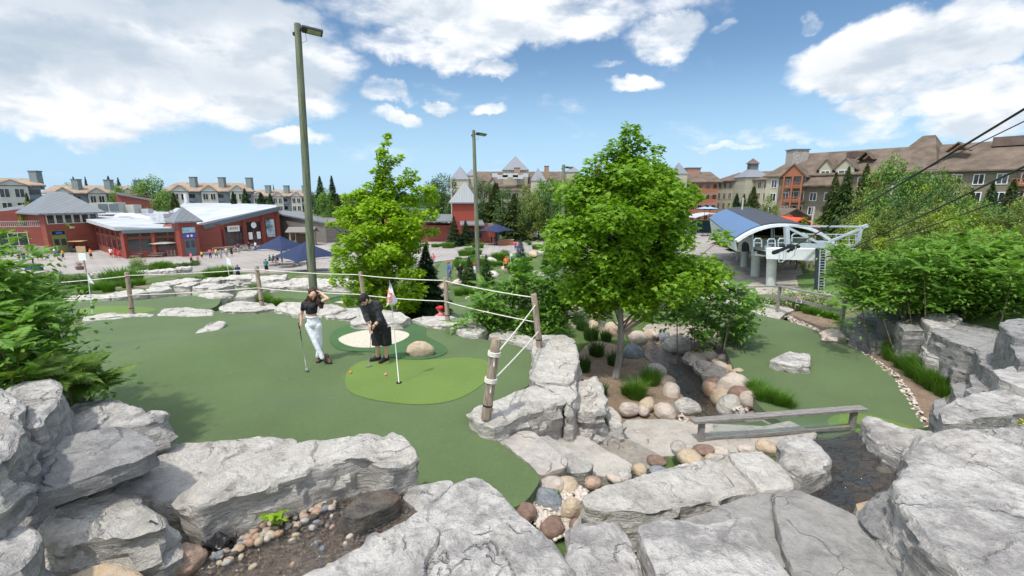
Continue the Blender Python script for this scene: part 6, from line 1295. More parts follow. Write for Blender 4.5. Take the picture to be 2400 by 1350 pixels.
CONDO = siding('condo_boards', (.20,.245,.25), .3); CONDOL = siding('condo_pale', (.46,.48,.44), .3); GREENW = siding('green_grey_boards', (.20,.175,.125), .3); CREAMW = siding('cream_boards', (.42,.40,.30), .3); ORANGEW = simple('orange_wood', (.29,.115,.06), .7, .2); PINKW = siding('pink_boards', (.36,.21,.16), .3); SHEDW = siding('grey_shed', (.20,.185,.165), .25)
def gpt(x, y): return P(x, y, GZ)
def outn(a, b_):
    d = (b_-a); n = Vector((d.y, -d.x, 0)).normalized(); return n if n.dot(-a) > 0 else -n
def block(root, a, b_, dep, z0, za, zb, mat, name='wall'):
    o = root.location; n = outn(a, b_); mb = MB(); c = [a, b_, b_-n*dep, a-n*dep]; zt = [za, zb, zb, za]
    vs = [Vector((p.x, p.y, z0))-o for p in c]+[Vector((p.x, p.y, z))-o for p, z in zip(c, zt)]
    mb.add(vs, [(3,2,1,0),(4,5,6,7),(0,1,5,4),(1,2,6,5),(2,3,7,6),(3,0,4,7)]); return mb.build(name, mat, root)
def rect(mb, a, b_, u0, u1, v0, v1, off, th, o):
    n = outn(a, b_); d = (b_-a); d.z = 0; d.normalize(); p0 = a+d*u0+n*off; p1 = a+d*u1+n*off
    if u0 > u1: return
    mb.slab([Vector((p0.x,p0.y,v0))-o, Vector((p1.x,p1.y,v0))-o, Vector((p1.x,p1.y,v1))-o, Vector((p0.x,p0.y,v1))-o], th)
def window(root, a, b_, u0, u1, v0, v1, fm=None, bars=1, pm=None, fw=.10, name='window', off=0.0, hb=0):
    fm = fm or CREAM; o = root.location; m = MB()
    for (x0, x1, y0_, y1_) in [(u0-fw,u1+fw,v0-fw,v0),(u0-fw,u1+fw,v1,v1+fw),(u0-fw,u0,v0,v1),(u1,u1+fw,v0,v1)]+[(u0+(u1-u0)*k/(bars+1)-fw*.4, u0+(u1-u0)*k/(bars+1)+fw*.4, v0, v1) for k in range(1, bars+1)]+[(u0,u1,v0+(v1-v0)*k/(hb+1)-fw*.4,v0+(v1-v0)*k/(hb+1)+fw*.4) for k in range(1, hb+1)]: rect(m, a, b_, x0, x1, y0_, y1_, off+.06, .1, o)
    f = m.build(name, fm, root); m = MB(); rect(m, a, b_, u0, u1, v0, v1, off+.03, .05, o); m.build('pane', pm or GLASS, f); return f
def panel(root, a, b_, u0, u1, v0, v1, mat, name, off=.06, th=.08):
    m = MB(); rect(m, a, b_, u0, u1, v0, v1, off, th, root.location); return m.build(name, mat, root)
def plate(root, pts, th, mat, name='roof'):
    """a roof or deck plane through given points, with thickness downward"""
    o = root.location; n = len(pts); vs = [Vector(p)-o for p in pts]+[Vector(p)-o-Vector((0,0,th)) for p in pts]
    m = MB(); m.add(vs, [tuple(range(n)), tuple(reversed(range(n, 2*n)))]+[(i, n+i, n+(i+1) % n, (i+1) % n) for i in range(n)]); return m.build(name, mat, root)
def hip(root, a, b_, dep, z, zr, over_, inset, mat, name='roof', ridge=None):
    """hipped roof over a front a-b and depth dep; ridge share inset at each end"""
    o = root.location; n = outn(a, b_); d = (b_-a); d.z = 0; L = d.length; d.normalize()
    c = [a-d*over_+n*over_, b_+d*over_+n*over_, b_+d*over_-n*(dep+over_), a-d*over_-n*(dep+over_)]; r0 = a+d*L*inset-n*dep*.5; r1 = b_-d*L*inset-n*dep*.5
    vs = [Vector((p.x,p.y,z))-o for p in c]+[Vector((p.x,p.y,zr))-o for p in (r0, r1)]+[Vector((p.x,p.y,z-.25))-o for p in c]
    m = MB(); m.add(vs, [(0,1,5,4),(1,2,5),(2,3,4,5),(3,0,4),(6,7,1,0),(7,8,2,1),(8,9,3,2),(9,6,0,3),(9,8,7,6)]); return m.build(name, mat, root)
def gable(root, a, b_, u, w, z0, z1, prj, mat, rmat, rl=3.0, off=0.0):
    """a projecting gable roof over the facade with its triangular wall"""
    o = root.location; n = outn(a, b_); d = (b_-a); d.z = 0; d.normalize(); c = a+d*u+n*off
    L, R_ = c-d*w/2, c+d*w/2; m = MB(); Z = lambda p, z: Vector((p.x, p.y, z))-o
    m.slab([Z(L+n*prj, z0), Z(R_+n*prj, z0), Z(c+n*prj, z1)], .12); g = m.build('gable', mat, root)
    m = MB(); e = .35
    for s in (-1, 1):
        q = c+d*s*(w/2+e); m.slab([Z(c+n*(prj+e), z1+.12), Z(q+n*(prj+e), z0-.25), Z(q-n*rl, z0-.25), Z(c-n*rl, z1+.12)], .18)
    m.build('gable_roof', rmat, g); return g
def chimney(root, p, w, z0, z1, mat):
    m = MB(); o = root.location; m.box(Vector((p.x, p.y, (z0+z1)/2))-o, (w, w*.8, z1-z0)); c = m.build('chimney', mat, root); m = MB(); m.box(Vector((p.x, p.y, z1+.12))-o, (w*1.12, w*.92, .22)); m.build('cap', TRIMG, c)
def zy(x, y, Y): return PY(x, y, Y).z
# --- red building
a, b_ = gpt(119, 593), gpt(243, 583); rb_ = empty('red_building', a); zt = zy(100, 500, a.y); L = (b_-a).length
block(rb_, a, b_, 9, GZ-.3, zt, zt, RED); hip(rb_, a, b_, 9, zt, zy(140, 449, a.y+4.5), .9, .36, GREYRF)
for i in range(6): window(rb_, a, b_, L*(.05+i*.158), L*(.05+i*.158+.12), zt-1.75, zt-.35, CREAM, 0, fw=.12)
GRD_ = simple('green_door', (.16,.19,.06), .6, .1); dr = panel(rb_, a, b_, L*.07, L*.33, GZ, GZ+2.9, GRD_, 'door', .05); 
for k in (0, 1): rect_ = MB(); rect(rect_, a, b_, L*(.10+k*.12), L*(.10+k*.12+.085), GZ+1.2, GZ+2.3, .12, .04, rb_.location); rect_.build('pane', GLASS, dr)
window(rb_, a, b_, L*.08, L*.32, GZ+3.05, GZ+3.7, GRD_, 0); panel(rb_, a, b_, L*.15, L*.26, GZ+3.2, GZ+3.55, simple('blue_sign', (.05,.10,.45), .5), 'door_sign', .14)
m = MB(); m.box(a+(b_-a)*.46+outn(a,b_)*.25+Vector((0,0,4.2))-rb_.location, (.5,.5,.35)); m.build('wall_lamp', CREAM, rb_)
# left wing with terrace
a2 = gpt(-140, 598); b2 = a+Vector((-.6,1.5,0)); block(rb_, a2, b2, 8, GZ-.3, GZ+4.4, GZ+4.4, RED); L2 = (b2-a2).length
block(rb_, a2-outn(a2,b2)*5, b2-outn(a2,b2)*5, 9, GZ+4.4, zy(0,498,92), zy(85,480,92), RED, 'upper_wall'); panel(rb_, a2, b2, 0, L2, GZ, GZ+1.1, STONEB, 'stone_base', .05, .2)
plate(rb_, [PY(-60,505,88), PY(92,482,92), PY(92,470,108), PY(-60,492,108)], .4, GREYRF)
for (x0, x1) in ((10,36),(40,90)): 
    f0 = (gpt(x0,590).x-a2.x)/(b2.x-a2.x)*L2; f1 = (gpt(x1,590).x-a2.x)/(b2.x-a2.x)*L2; window(rb_, a2, b2, f0, f1, GZ+1.3, GZ+3.4, CREAM, 2)
mt = MB(); n = outn(a2, b2); d = (b2-a2).normalized()
for k in range(60): q = a2+d*L2*k/59-n*.1; mt.box(Vector((q.x,q.y,GZ+4.9))-rb_.location, (.05,.05,1.0))
for z in (4.5, 5.4): p0, p1 = a2-n*.1, b2-n*.1; mt.bar(Vector((p0.x,p0.y,GZ+z))-rb_.location, Vector((p1.x,p1.y,GZ+z))-rb_.location, .08)
mt.build('terrace_railing', simple('rail_grey', (.36,.37,.37), .6), rb_)
# glazed wing: side wall then front
c3 = gpt(297, 604); d3 = gpt(432, 596); s3 = Vector((b_.x+.2, b_.y-1.2, GZ)); zs = zy(228, 513, s3.y); zc = zy(291, 531, c3.y); zd = zy(412, 534, d3.y)
L3 = (d3-c3).length; block(rb_, s3, c3, 14, GZ-.3, zs-.3, zc-.3, RED); block(rb_, c3, d3, 16, GZ-.3, zc-.35, zd-.35, RED)
Ls = (c3-s3).length
for i in range(5):
    window(rb_, s3, c3, Ls*(.04+i*.19), Ls*(.04+i*.19+.13), GZ+1.0, GZ+2.9, REDD, 1); window(rb_, s3, c3, Ls*(.04+i*.19), Ls*(.04+i*.19+.13), GZ+3.2, GZ+4.1, REDD, 0)
for (f0, f1) in ((.06,.26),(.29,.48),(.54,.74),(.77,.95)): window(rb_, c3, d3, L3*f0, L3*f1, GZ+3.25, GZ+4.35 if f0 < .5 else GZ+4.15, REDD, 0)
for (f0, f1) in ((.06,.47),(.54,.95)): window(rb_, c3, d3, L3*f0, L3*f1, GZ+.9, GZ+2.9, REDD, 1)
for f in (0, .505, .99): m = MB(); n = outn(c3, d3); q = c3.lerp(d3, f)+n*.25; m.box(Vector((q.x,q.y,(GZ+zd-.4)/2))-rb_.location, (.55,.55,zd-.4-GZ)); m.build('pillar', REDD, rb_)
plate(rb_, [s3+Vector((-.5,-1,zs-GZ)), c3+Vector((-.3,-1.0,zc-GZ)), d3+Vector((0,-1,zd-GZ)), PY(412,505,100), PY(400,482,118), PY(300,488,112), PY(228,500,96)], .55, ROOFW)
panel(rb_, c3, d3, 0, L3, zd-.55, zd-.02, TRIMG, 'fascia', .95, .12)
# small tower
e0 = gpt(428, 600)+Vector((0,0,0)); e1 = gpt(471, 596); rt = e0; L4 = (e1-e0).length; zt2 = zy(428, 519, e0.y); block(rb_, e0, e1, L4, GZ-.3, zt2, zt2, REDD, 'tower_wall'); hip(rb_, e0, e1, L4, zt2, zy(434, 485, e0.y+2), .7, .47, GREYRF, 'tower_roof')
dr = panel(rb_, e0, e1, L4*.20, L4*.80, GZ, GZ+2.8, simple('slate_door', (.10,.13,.16), .6), 'door'); m = MB()
for k in (.24,.54): rect(m, e0, e1, L4*k, L4*(k+.2), GZ+1.3, GZ+2.4, .12, .03, rb_.location)
m.build('pane', GLASS, dr)
panel(rb_, e0, e1, L4*.14, L4*.86, GZ+2.95, GZ+3.5, MATS['blue_sign'], 'entrance_sign', .12); m = MB()
for k in (.35,.55): rect(m, e0, e1, L4*k, L4*(k+.1), GZ+3.05, GZ+3.4, .18, .03, rb_.location)
m.build('sign_symbol', SW, rb_); panel(rb_, e0, e1, L4*.16, L4*.84, GZ+3.7, GZ+4.6, simple('pale_blue_sign', (.30,.48,.60), .5, .3, 3), 'oval_sign', .1)
# right wing with the sloping front
g0_, g1 = gpt(474, 588), gpt(655, 568); z0_ = zy(474, 527, g0_.y); z1_ = zy(650, 484, g1.y); L5 = (g1-g0_).length; block(rb_, g0_, g1, 22, GZ-.3, z0_-.4, z1_-.4, RED)
plate(rb_, [g0_+Vector((-.6,-1.2,z0_-GZ)), g1+Vector((.8,-1.2,z1_-GZ)), PY(645,479,125), PY(560,476,125), PY(430,476,118), PY(405,492,98)], .6, ROOFW)
n = outn(g0_, g1); q0 = g0_+n*1.3+Vector((0,0,z0_-GZ-.35)); q1 = g1+n*1.3+Vector((0,0,z1_-GZ-.35)); m = MB(); m.bar(q0-rb_.location, q1-rb_.location, .12, .8); m.build('fascia', TRIMG, rb_)
for k, (f0, f1, top) in enumerate([(.02,.22,3.1),(.27,.50,3.9),(.54,.75,4.6),(.80,.95,5.0)]): window(rb_, g0_, g1, L5*f0, L5*f1, GZ+.5 if k < 3 else GZ+1.2, GZ+top, REDD, 1 if k < 3 else 0)
for f in (0, .245, .52, .775, .99): m = MB(); q = g0_.lerp(g1, f)+n*.3; zz = z0_+(z1_-z0_)*f-.4; m.box(Vector((q.x,q.y,(GZ+zz)/2))-rb_.location, (.55,.55,zz-GZ)); m.build('pillar', REDD, rb_)
sgn = panel(rb_, g0_, g1, L5*.31, L5*.46, GZ+3.0, GZ+4.1, SW, 'shop_sign', .2); m = MB()
for k in range(5): rect(m, g0_, g1, L5*(.335+k*.022), L5*(.335+k*.022+.012), GZ+3.4, GZ+3.8, .27, .03, rb_.location)
m.build('sign_marks', simple('mustard', (.40,.27,.03), .6), sgn)
m = MB(); q = g0_.lerp(g1, .645)+n*.3; dd = (g1-g0_).normalized(); m.add([Vector((q.x,q.y,GZ+3.95))+dd*math.cos(a_*math.pi/8)*.6+Vector((0,0,math.sin(a_*math.pi/8)*.6))-rb_.location for a_ in range(16)], [tuple(range(16))]); m.build('round_sign', SW, rb_)
POS = simple('poster_blue', (.12,.28,.40), .5, .6, .8, c2=(.55,.65,.70)); panel(rb_, g0_, g1, L5*.82, L5*.94, GZ+1.3, GZ+4.9, POS, 'poster', .16); panel(rb_, g0_, g1, L5*.04, L5*.20, GZ+1.1, GZ+2.8, POS, 'poster', .16)
for f in (.57, .68): panel(rb_, g0_, g1, L5*f, L5*(f+.05), GZ+1.2, GZ+2.6, SW, 'notice', .16)
# roof plant
def rbox(x, y, Y, w, d_, h, mat, nm, rz=0): m = MB(); p = PY(x, y, Y); m.box(p-rb_.location+Vector((0,0,h/2)), (w, d_, h), rz=rz); return m.build(nm, mat, rb_)
SILV = simple('duct_silver', (.50,.52,.54), .5, .15, 2, metal=.3)
u = rbox(256,498,92,4.6,3,1.9,simple('unit_beige', (.42,.42,.38), .7),'roof_unit'); rbox(312,500,94,2.2,2,1.7,MATS['unit_beige'],'roof_unit')
for k in (-1,1): m = MB(); m.box(PY(256,498,90.4)-rb_.location+Vector((k*1.05,0,1.0)), (1.7,.1,1.3)); m.build('grille', TRIMG, u)
m = MB(); m.tube([PY(x,y,Y)-rb_.location for x,y,Y in [(275,512,88),(290,508,88),(310,508,88),(330,512,88),(350,516,88),(368,517,88)]], .75, 10); m.build('duct', SILV, rb_, smooth=True)
for (x,y,Y,w,h) in [(345,500,95,1.6,.9),(352,508,92,2.0,.6),(378,512,88,2.6,.9),(382,480,112,2,1.0),(395,480,112,2,1.2),(405,499,100,.8,.5),(380,520,82,2.4,.5)]: rbox(x,y,Y,w,w*.8,h,SILV,'roof_vent')
m = MB(); p = PY(437,481,115)-rb_.location; m.tube([p, p+Vector((0,0,2.8))], .35, 8); m.build('flue', SW, rb_)
g = gpt(300, 560); block(rb_, PY(276,490,108)*1, PY(360,492,108)*1, 6, -1.5, zy(276,454,108), zy(360,468,108), RED, 'rear_wall'); plate(rb_, [PY(272,452,107), PY(364,468,107), PY(364,466,116), PY(272,450,116)], .4, TRIMG)
tag(rb_, 'long red boarded building with grey hipped towers and a white sloping roof', 'building')
# small building parts right of it: grey shed, mural house, brick tower house
a, b_ = PY(654,566,104), PY(765,560,96); a.z = b_.z = GZ; r_ = empty('grey_shed', a); z_ = zy(660,515,104); block(r_, a, b_, 10, GZ-.3, zy(655,505,104), zy(762,522,96), SHEDW)
plate(r_, [PY(648,500,103), PY(765,521,95), PY(770,510,106), PY(740,500,116), PY(660,493,118)], .3, GREYRF); window(r_, a, b_, 5.5, 7.5, GZ+.1, GZ+2.3, ORANGEW, 0, name='doorway'); tag(r_, 'weathered grey timber shed behind the blue parasols', 'shed')
hp = PY(712,575,92); hp.z = GZ; hut = empty('timber_hut', hp); m = MB()
for (x, y) in ((-2,-1.2),(2,-1.2),(-2,1.2),(2,1.2)): m.box((x,y,1.3), (.25,.25,2.6))
m.build('post', WOODP, hut); m = MB(); m.box((0,.9,1.1), (3.6,.2,2.2)); m.build('wall', simple('hut_dark', (.10,.07,.05), .8), hut); m = MB(); m.slab([(-2.7,-1.7,2.6),(2.7,-1.7,2.6),(2.7,0,3.5),(-2.7,0,3.5)], .15); m.slab([(-2.7,1.7,2.6),(2.7,1.7,2.6),(2.7,0,3.5),(-2.7,0,3.5)], .15); m.build('roof', SHEDW, hut); tag(hut, 'small open timber hut beside the grey shed', 'hut')
a, b_ = PY(745,532,112), PY(1000,545,112); a.z = b_.z = GZ; r_ = empty('mural_house', a); block(r_, a, b_, 10, GZ-.3, zy(745,489,112), zy(745,492,112), RED); Lm = (b_-a).length
MUR = simple('mural_paint', (.45,.20,.08), .8, .6, .5, c2=(.55,.50,.40)); panel(r_, a, b_, .2, Lm*.30, GZ+2.4, zy(745,491,112), MUR, 'mural'); plate(r_, [PY(742,488,111), PY(1003,491,111), PY(1000,487,124), PY(745,485,124)], .35, TRIMG); tag(r_, 'low house with a brown and cream mural, mostly hidden by the yellow green maple', 'house')
a, b_ = PY(1062,562,98), PY(1116,560,98); a.z = b_.z = GZ; r_ = empty('brick_tower_house', a); L = (b_-a).length; zt = zy(1062,474,98); block(r_, a, b_, L, GZ-.3, zt, zt, siding('red_brick', (.30,.06,.04), .15), 'tower_wall'); hip(r_, a, b_, L, zt, zy(1088,428,100), .7, .46, GREYRF, 'tower_roof')
a2, b2 = a+Vector((-12,1.5,0)), a+Vector((0,1.5,0)); block(r_, a2, b2, 8, GZ-.3, GZ+3.4, GZ+3.4, RED); plate(r_, [PY(985,517,97), PY(1064,517,97), PY(1064,502,108), PY(985,502,108)], .3, GREYRF)
a3, b3 = a+Vector((2.3,-2,0)), a+Vector((9,-2,0)); block(r_, a3, b3, 6, GZ-.3, GZ+3.0, GZ+3.0, RED); plate(r_, [PY(1078,526,94), PY(1135,526,94), PY(1130,514,100), PY(1078,514,100)], .25, GREYRF); window(r_, a3, b3, .5, 4.0, GZ+1, GZ+2.4, REDD, 2)
tag(r_, 'red brick tower with a steep grey pyramid roof in the centre', 'building')
# --- condominium rows
def condo(p0, p1, ye, yr, n, seed, label, ztop_off=0, wm=None):
    (x0, Y0_), (x1, Y1_) = p0, p1; a = PY(x0, 460, Y0_); b_ = PY(x1, 460, Y1_); a.z = b_.z = -6.5; r_ = empty('condo_row', a); L = (b_-a).length; w = L/n; nn = outn(a, b_); d = (b_-a).normalized()
    ze = (zy(x0, ye[0], Y0_)+zy(x1, ye[1], Y1_))/2; zr = (zy(x0, yr[0], Y0_+5)+zy(x1, yr[1], Y1_+5))/2; block(r_, a, b_, 11, -6.8, ze, ze, CONDO); hip(r_, a, b_, 11, ze, zr, 1.0, .10, SHING)
    o = r_.location
    for i in range(n):
        u = w*(i+.5); c0 = u-w*.28; c1 = u+w*.28; panel(r_, a, b_, c0, c1, -6.5, ze-.3, CONDOL, 'bay', .5, 1.0)
        for k in range(4):
            z1 = ze-.9-k*2.9
            if z1 < -5: break
            for (s0, s1) in ((-.22,-.06),(.04,.20)): window(r_, a, b_, u+w*s0, u+w*s1, z1-1.7, z1, CREAM, 1, fw=.12, off=1.0)
            panel(r_, a, b_, u+w*.30, u+w*.48, z1-2.0, z1-.1, GLASS, 'balcony_door', .05); panel(r_, a, b_, u+w*.28, u+w*.5, z1-2.2, z1-1.2, TRIMG, 'balcony_rail', .9, .06)
        gable(r_, a, b_, u, w*.62, ze-.1, ze+(zr-ze)*.62, 1.0, CONDOL, SHING, 4, .2); q = a+d*(w*(i+1)-w*.04)-nn*2.2; chimney(r_, q, 1.7, ze-1, zr+1.4, CONDO)
    return tag(r_, label, 'condo building', 'condominium rows on the left horizon')
condo((-190,92), (98,104), (430,434), (418,416), 2, 1, 'grey condominium row at the far left with the tallest chimneys')
condo((108,122), (335,136), (452,452), (434,436), 3, 2, 'grey condominium row behind the big hipped tower')
condo((388,140), (590,150), (447,448), (424,432), 3, 3, 'pale condominium row left of the tall lamp pole')
condo((585,172), (716,178), (458,460), (444,446), 3, 4, 'small far condominium row just left of the tall lamp pole')
# --- hotels in the middle distance
def hotel(p0, p1, ye, yr, dep, wall, roof, label, floors, nw, name='hotel', inset=.06, fh=3.0, fm=None, gab=(), bal=(), win0=0.03, ztop=None):
    (x0, Y0_), (x1, Y1_) = p0, p1; a = PY(x0, 460, Y0_); b_ = PY(x1, 460, Y1_); a.z = b_.z = -6.5; r_ = empty(name, a); L = (b_-a).length
    ze = (zy(x0, ye[0], Y0_)+zy(x1, ye[1], Y1_))/2; zr = (zy(x0, yr[0], Y0_+dep*.5)+zy(x1, yr[1], Y1_+dep*.5))/2
    block(r_, a, b_, dep, -6.8, ze, ze, wall); hip(r_, a, b_, dep, ze, zr, 1.0, inset, roof)
    for k in range(floors):
        z1 = ze-.8-k*fh
        for i in range(nw):
            u = L*(i+.5)/nw; w = L/nw*.42
            if any(g0 < u/L < g1 for g0, g1 in bal): continue
            window(r_, a, b_, u-w/2, u+w/2, z1-1.6, z1, fm or CREAM, 1, fw=.12)
    return r_, a, b_, L, ze, zr
r_, a, b_, L, ze, zr = hotel((1075,150), (1400,150), (446,446), (402,402), 34, CREAMW, SHINGD, '', 2, 18, inset=.10)
for u in (.12,.24,.55,.66,.76,.86,.95): gable(r_, a, b_, L*u, 3.0, ze+1.6, ze+4.0, -3.5, CREAMW, SHINGD, 5)
def spire(x, yt, yb, hw, Y, label_mat=None):
    p = PY(x, yb, Y); t = PY(x, yt, Y); w = hw*Y/1080; m = MB(); o = r_.location; c = [Vector((p.x+sx*w, p.y+sy*w, p.z)) for sx, sy in ((-1,-1),(1,-1),(1,1),(-1,1))]; vs = [q-o for q in c]+[t-o]; m.add(vs, [(0,1,4),(1,2,4),(2,3,4),(3,0,4),(3,2,1,0)]); m.build('spire', simple('slate', (.20,.21,.235), .6, .1), r_); m = MB(); m.box(Vector((p.x,p.y,p.z-4))-o, (w*1.8,w*1.8,8)); m.build('turret_wall', CREAMW, r_)
spire(1079,389,421,22,146); spire(1106,395,412,14,150); spire(1208,365,400,30,158); spire(1261,393,424,18,146); spire(1342,388,404,16,160)
for (x,y,w) in ((1212,402,7),(1281,398,5),(1400,400,6)): p = PY(x,y,152); chimney(r_, p, w*.28, p.z-2.5, p.z+1.0, simple('chimney_tan', (.30,.20,.13), .8))
for k in range(9): p = PY(1160+k*8+(k % 3)*4, 411+(k % 2)*4, 150); m = MB(); m.box(p-r_.location, (1.6,1.5,1.2)); m.build('roof_unit', SILV, r_)
tag(r_, 'large brown roofed hotel with grey spires on the centre horizon', 'hotel')
r_, a, b_, L, ze, zr = hotel((1392,165), (1610,160), (432,432), (403,405), 20, CREAMW, SHINGD, '', 3, 12)
for u in (.1,.3,.5,.7,.9): gable(r_, a, b_, L*u, 3.4, ze+.5, ze+3.2, -1, CREAMW, SHINGD, 5)
tag(r_, 'brown roofed hotel wing with dormers behind the round maple', 'hotel')
r_, a, b_, L, ze, zr = hotel((1585,140), (1682,138), (426,426), (402,404), 16, PINKW, SHINGD, '', 5, 6, fm=ORANGEW)
spire(1591,380,408,16,138); tag(r_, 'pinkish hotel with red balconies beyond the plaza market', 'hotel')
for k in range(4): panel(r_, a, b_, L*.25, L*.95, ze-2.9-k*3, ze-2.0-k*3, ORANGEW, 'balcony_rail', 1.0, .08)
chimney(r_, PY(1622,400,146), 4, 9, zy(1622,395,146), PINKW)
r_, a, b_, L, ze, zr = hotel((1680,150), (1800,132), (424,420), (405,402), 14, CREAMW, SHIDK, '', 5, 9)
p = PY(1766,400,142); spire(1762,391,416,30,140); m = MB(); m.box(PY(1764,394,140)-r_.location, (2.2,2.2,2.6)); m.build('cupola', TRIMG, r_); m = MB(); q = PY(1764,384,140)-r_.location; m.add([q+Vector((-1.5,-1.5,0)), q+Vector((1.5,-1.5,0)), q+Vector((1.5,1.5,0)), q+Vector((-1.5,1.5,0)), q+Vector((0,0,1.6))], [(0,1,4),(1,2,4),(2,3,4),(3,0,4),(3,2,1,0)]); m.build('cupola_roof', SHIDK, r_)
tag(r_, 'dark roofed hotel wing with a cupola left of the big lodge', 'hotel')
# --- the big lodge at right
r_, a, b_, L, ze, zr = hotel((1797,112), (2560,72), (409,396), (366,318), 17, GREENW, SHINGD, '', 4, 17, 'lodge', .07, 3.1, SW, bal=((.10,.20),(.53,.60)))
n = outn(a, b_); d = (b_-a).normalized(); o = r_.location
def ux(x):
    """facade metre under photo column x"""
    k = (x-1200)/F
    lo, hi = 0.0, L
    for _ in range(40):
        mid = (lo+hi)/2; p = a+d*mid; q = p.x/(p.y*ct-(2-CZ)*st)
        if q < k: lo = mid
        else: hi = mid
    return lo
panel(r_, a, b_, -.3, ux(1822), -6.5, ze-.1, CREAMW, 'corner_wall', .12, .3)
for zz in (.9, 4.0, 7.1): window(r_, a, b_, ux(1806), ux(1818), ze-zz-1.7, ze-zz, SW, 1, off=.3)
u0, u1 = ux(1842), ux(1887)
def balcony(u0, u1, lv, prj=1.8, posts_=True):
    z = lv; m = MB(); rect(m, a, b_, u0, u1, z-.25, z, prj/2, prj, o); m.build('balcony_floor', ORANGEW, r_); m = MB(); rect(m, a, b_, u0, u1, z+.85, z+1.0, prj, .12, o)
    k = int((u1-u0)/.45)
    for i in range(k+1): rect(m, a, b_, u0+(u1-u0)*i/k-.05, u0+(u1-u0)*i/k+.05, z, z+.9, prj, .07, o)
    rect(m, a, b_, u0, u1, z+.15, z+.5, prj, .05, o); m.build('balcony_railing', ORANGEW, r_)
for k in range(4):
    z = ze-2.6-k*3.1; balcony(u0, u1, z, 2.2); window(r_, a, b_, u0+.5, u1-.5, z, z+2.1, SW, 2); 
for u in (u0, (u0+u1)/2-.2, u1-.3): m = MB(); rect(m, a, b_, u, u+.32, -2, ze-.1, 2.3, .3, o); m.build('balcony_post', ORANGEW, r_)
gable(r_, a, b_, (u0+u1)/2, (u1-u0)*1.25, ze-.3, ze+2.3, 2.3, ORANGEW, SHINGD, 6)
for (x, w) in ((1928,3.0),(1972,4.0)): 
    u = ux(x); panel(r_, a, b_, u-w*.42, u+w*.42, ze-.2, ze+1.2, CREAMW, 'dormer_wall', .25, .4); window(r_, a, b_, u-w*.26, u+w*.26, ze-1.2, ze+.7, SW, 1, off=.5); gable(r_, a, b_, u, w, ze+1.0, ze+3.0, .4, CREAMW, SHINGD, 5)
plate(r_, [a+d*(u1+.2)+n*2.6+Vector((0,0,ze+6.5-2.2)), a+d*ux(1990)+n*2.6+Vector((0,0,ze+6.5-2.2)), a+d*ux(1990)+Vector((0,0,ze+6.5+.3)), a+d*(u1+.2)+Vector((0,0,ze+6.5+.3))], .25, SHINGD, 'skirt_roof')
for (x0, x1) in ((2010,2060),(2365,2400)):
    for k in range(3): balcony(ux(x0), ux(x1), ze-2.6-k*3.1, 1.4); window(r_, a, b_, ux(x0)+.4, ux(x1)-.4, ze-2.5-k*3.1, ze-.5-k*3.1, ORANGEW, 2)
for (x, w, z) in ((2003,2.2,4.3),(2213,2.6,5.0)): gable(r_, a, b_, ux(x), w, ze+z-1.2, ze+z, -6+z*.3, ORANGEW, SHINGD, 2)

# roof hump and chimney
h0 = PY(2040,372,98); q0, q1, q2, q3 = ux(2045), ux(2185), ux(2105), ux(2135)
def rp(u, back, z): return a+d*u-n*back+Vector((0,0,z+6.5))
m = MB(); vs = [rp(q0,-.6,ze+.3)-o, rp(q1,-.6,ze+.3)-o, rp(q3,8,zr+1.9)-o, rp(q2,8,zr+1.9)-o, rp(q0,17,ze+.3)-o, rp(q1,17,ze+.3)-o]; m.add(vs, [(0,1,2,3),(1,5,2),(4,0,3),(5,4,3,2),(0,4,5,1)]); m.build('roof_hump', SHINGD, r_)
c_ = rp(ux(1832), 5, 0); chimney(r_, c_, 3.6, ze+1, zy(1858,358,112+6), STONEB)
m = MB(); p = rp(ux(2325), 7, zr-.3); m.box(p-o, (5,2,1.6), rz=math.atan2(d.y,d.x)); m.build('roof_vent', SHIDK, r_); m = MB(); p = rp(ux(1962), 6, zr-1.2); m.box(p-o, (2.4,2,1.4)); m.build('roof_vent', SHIDK, r_)
tag(r_, 'big lodge hotel with a long brown shingle roof and orange timber balconies', 'hotel')
# small gable roof and orange tents before it
for (x, y, Y, w, mt_, nm, cat, lb) in [(1852,488,82,7.5,SHINGD,'porch','porch','small gabled porch roof in front of the lodge'),(1794,500,75,4,simple('tent_orange',(.65,.08,.03),.8),'canopy','canopy','orange canopy behind the lift roof, left'),(1862,510,62,4.5,MATS['tent_orange'],'canopy','canopy','orange canopy behind the lift roof, right')]:
    p = PY(x, y, Y); p0 = Vector((p.x, p.y, T(p.x, p.y))); e_ = empty(nm, p0); h = p.z-p0.z; m = MB()
    m.slab([(-w/2,-2,h-w*.28),(0,-2,h),(0,3,h),(-w/2,3,h-w*.28)], .15); m.slab([(w/2,-2,h-w*.28),(0,-2,h),(0,3,h),(w/2,3,h-w*.28)], .15); m.build('roof', mt_, e_); m = MB()
    for sx in (-1,1):
        for sy in (-1.8, 2.8): m.box((sx*w*.42, sy, (h-w*.26)/2), (.2,.2,h-w*.26))
    m.build('post', WOODP, e_); tag(e_, lb, cat)
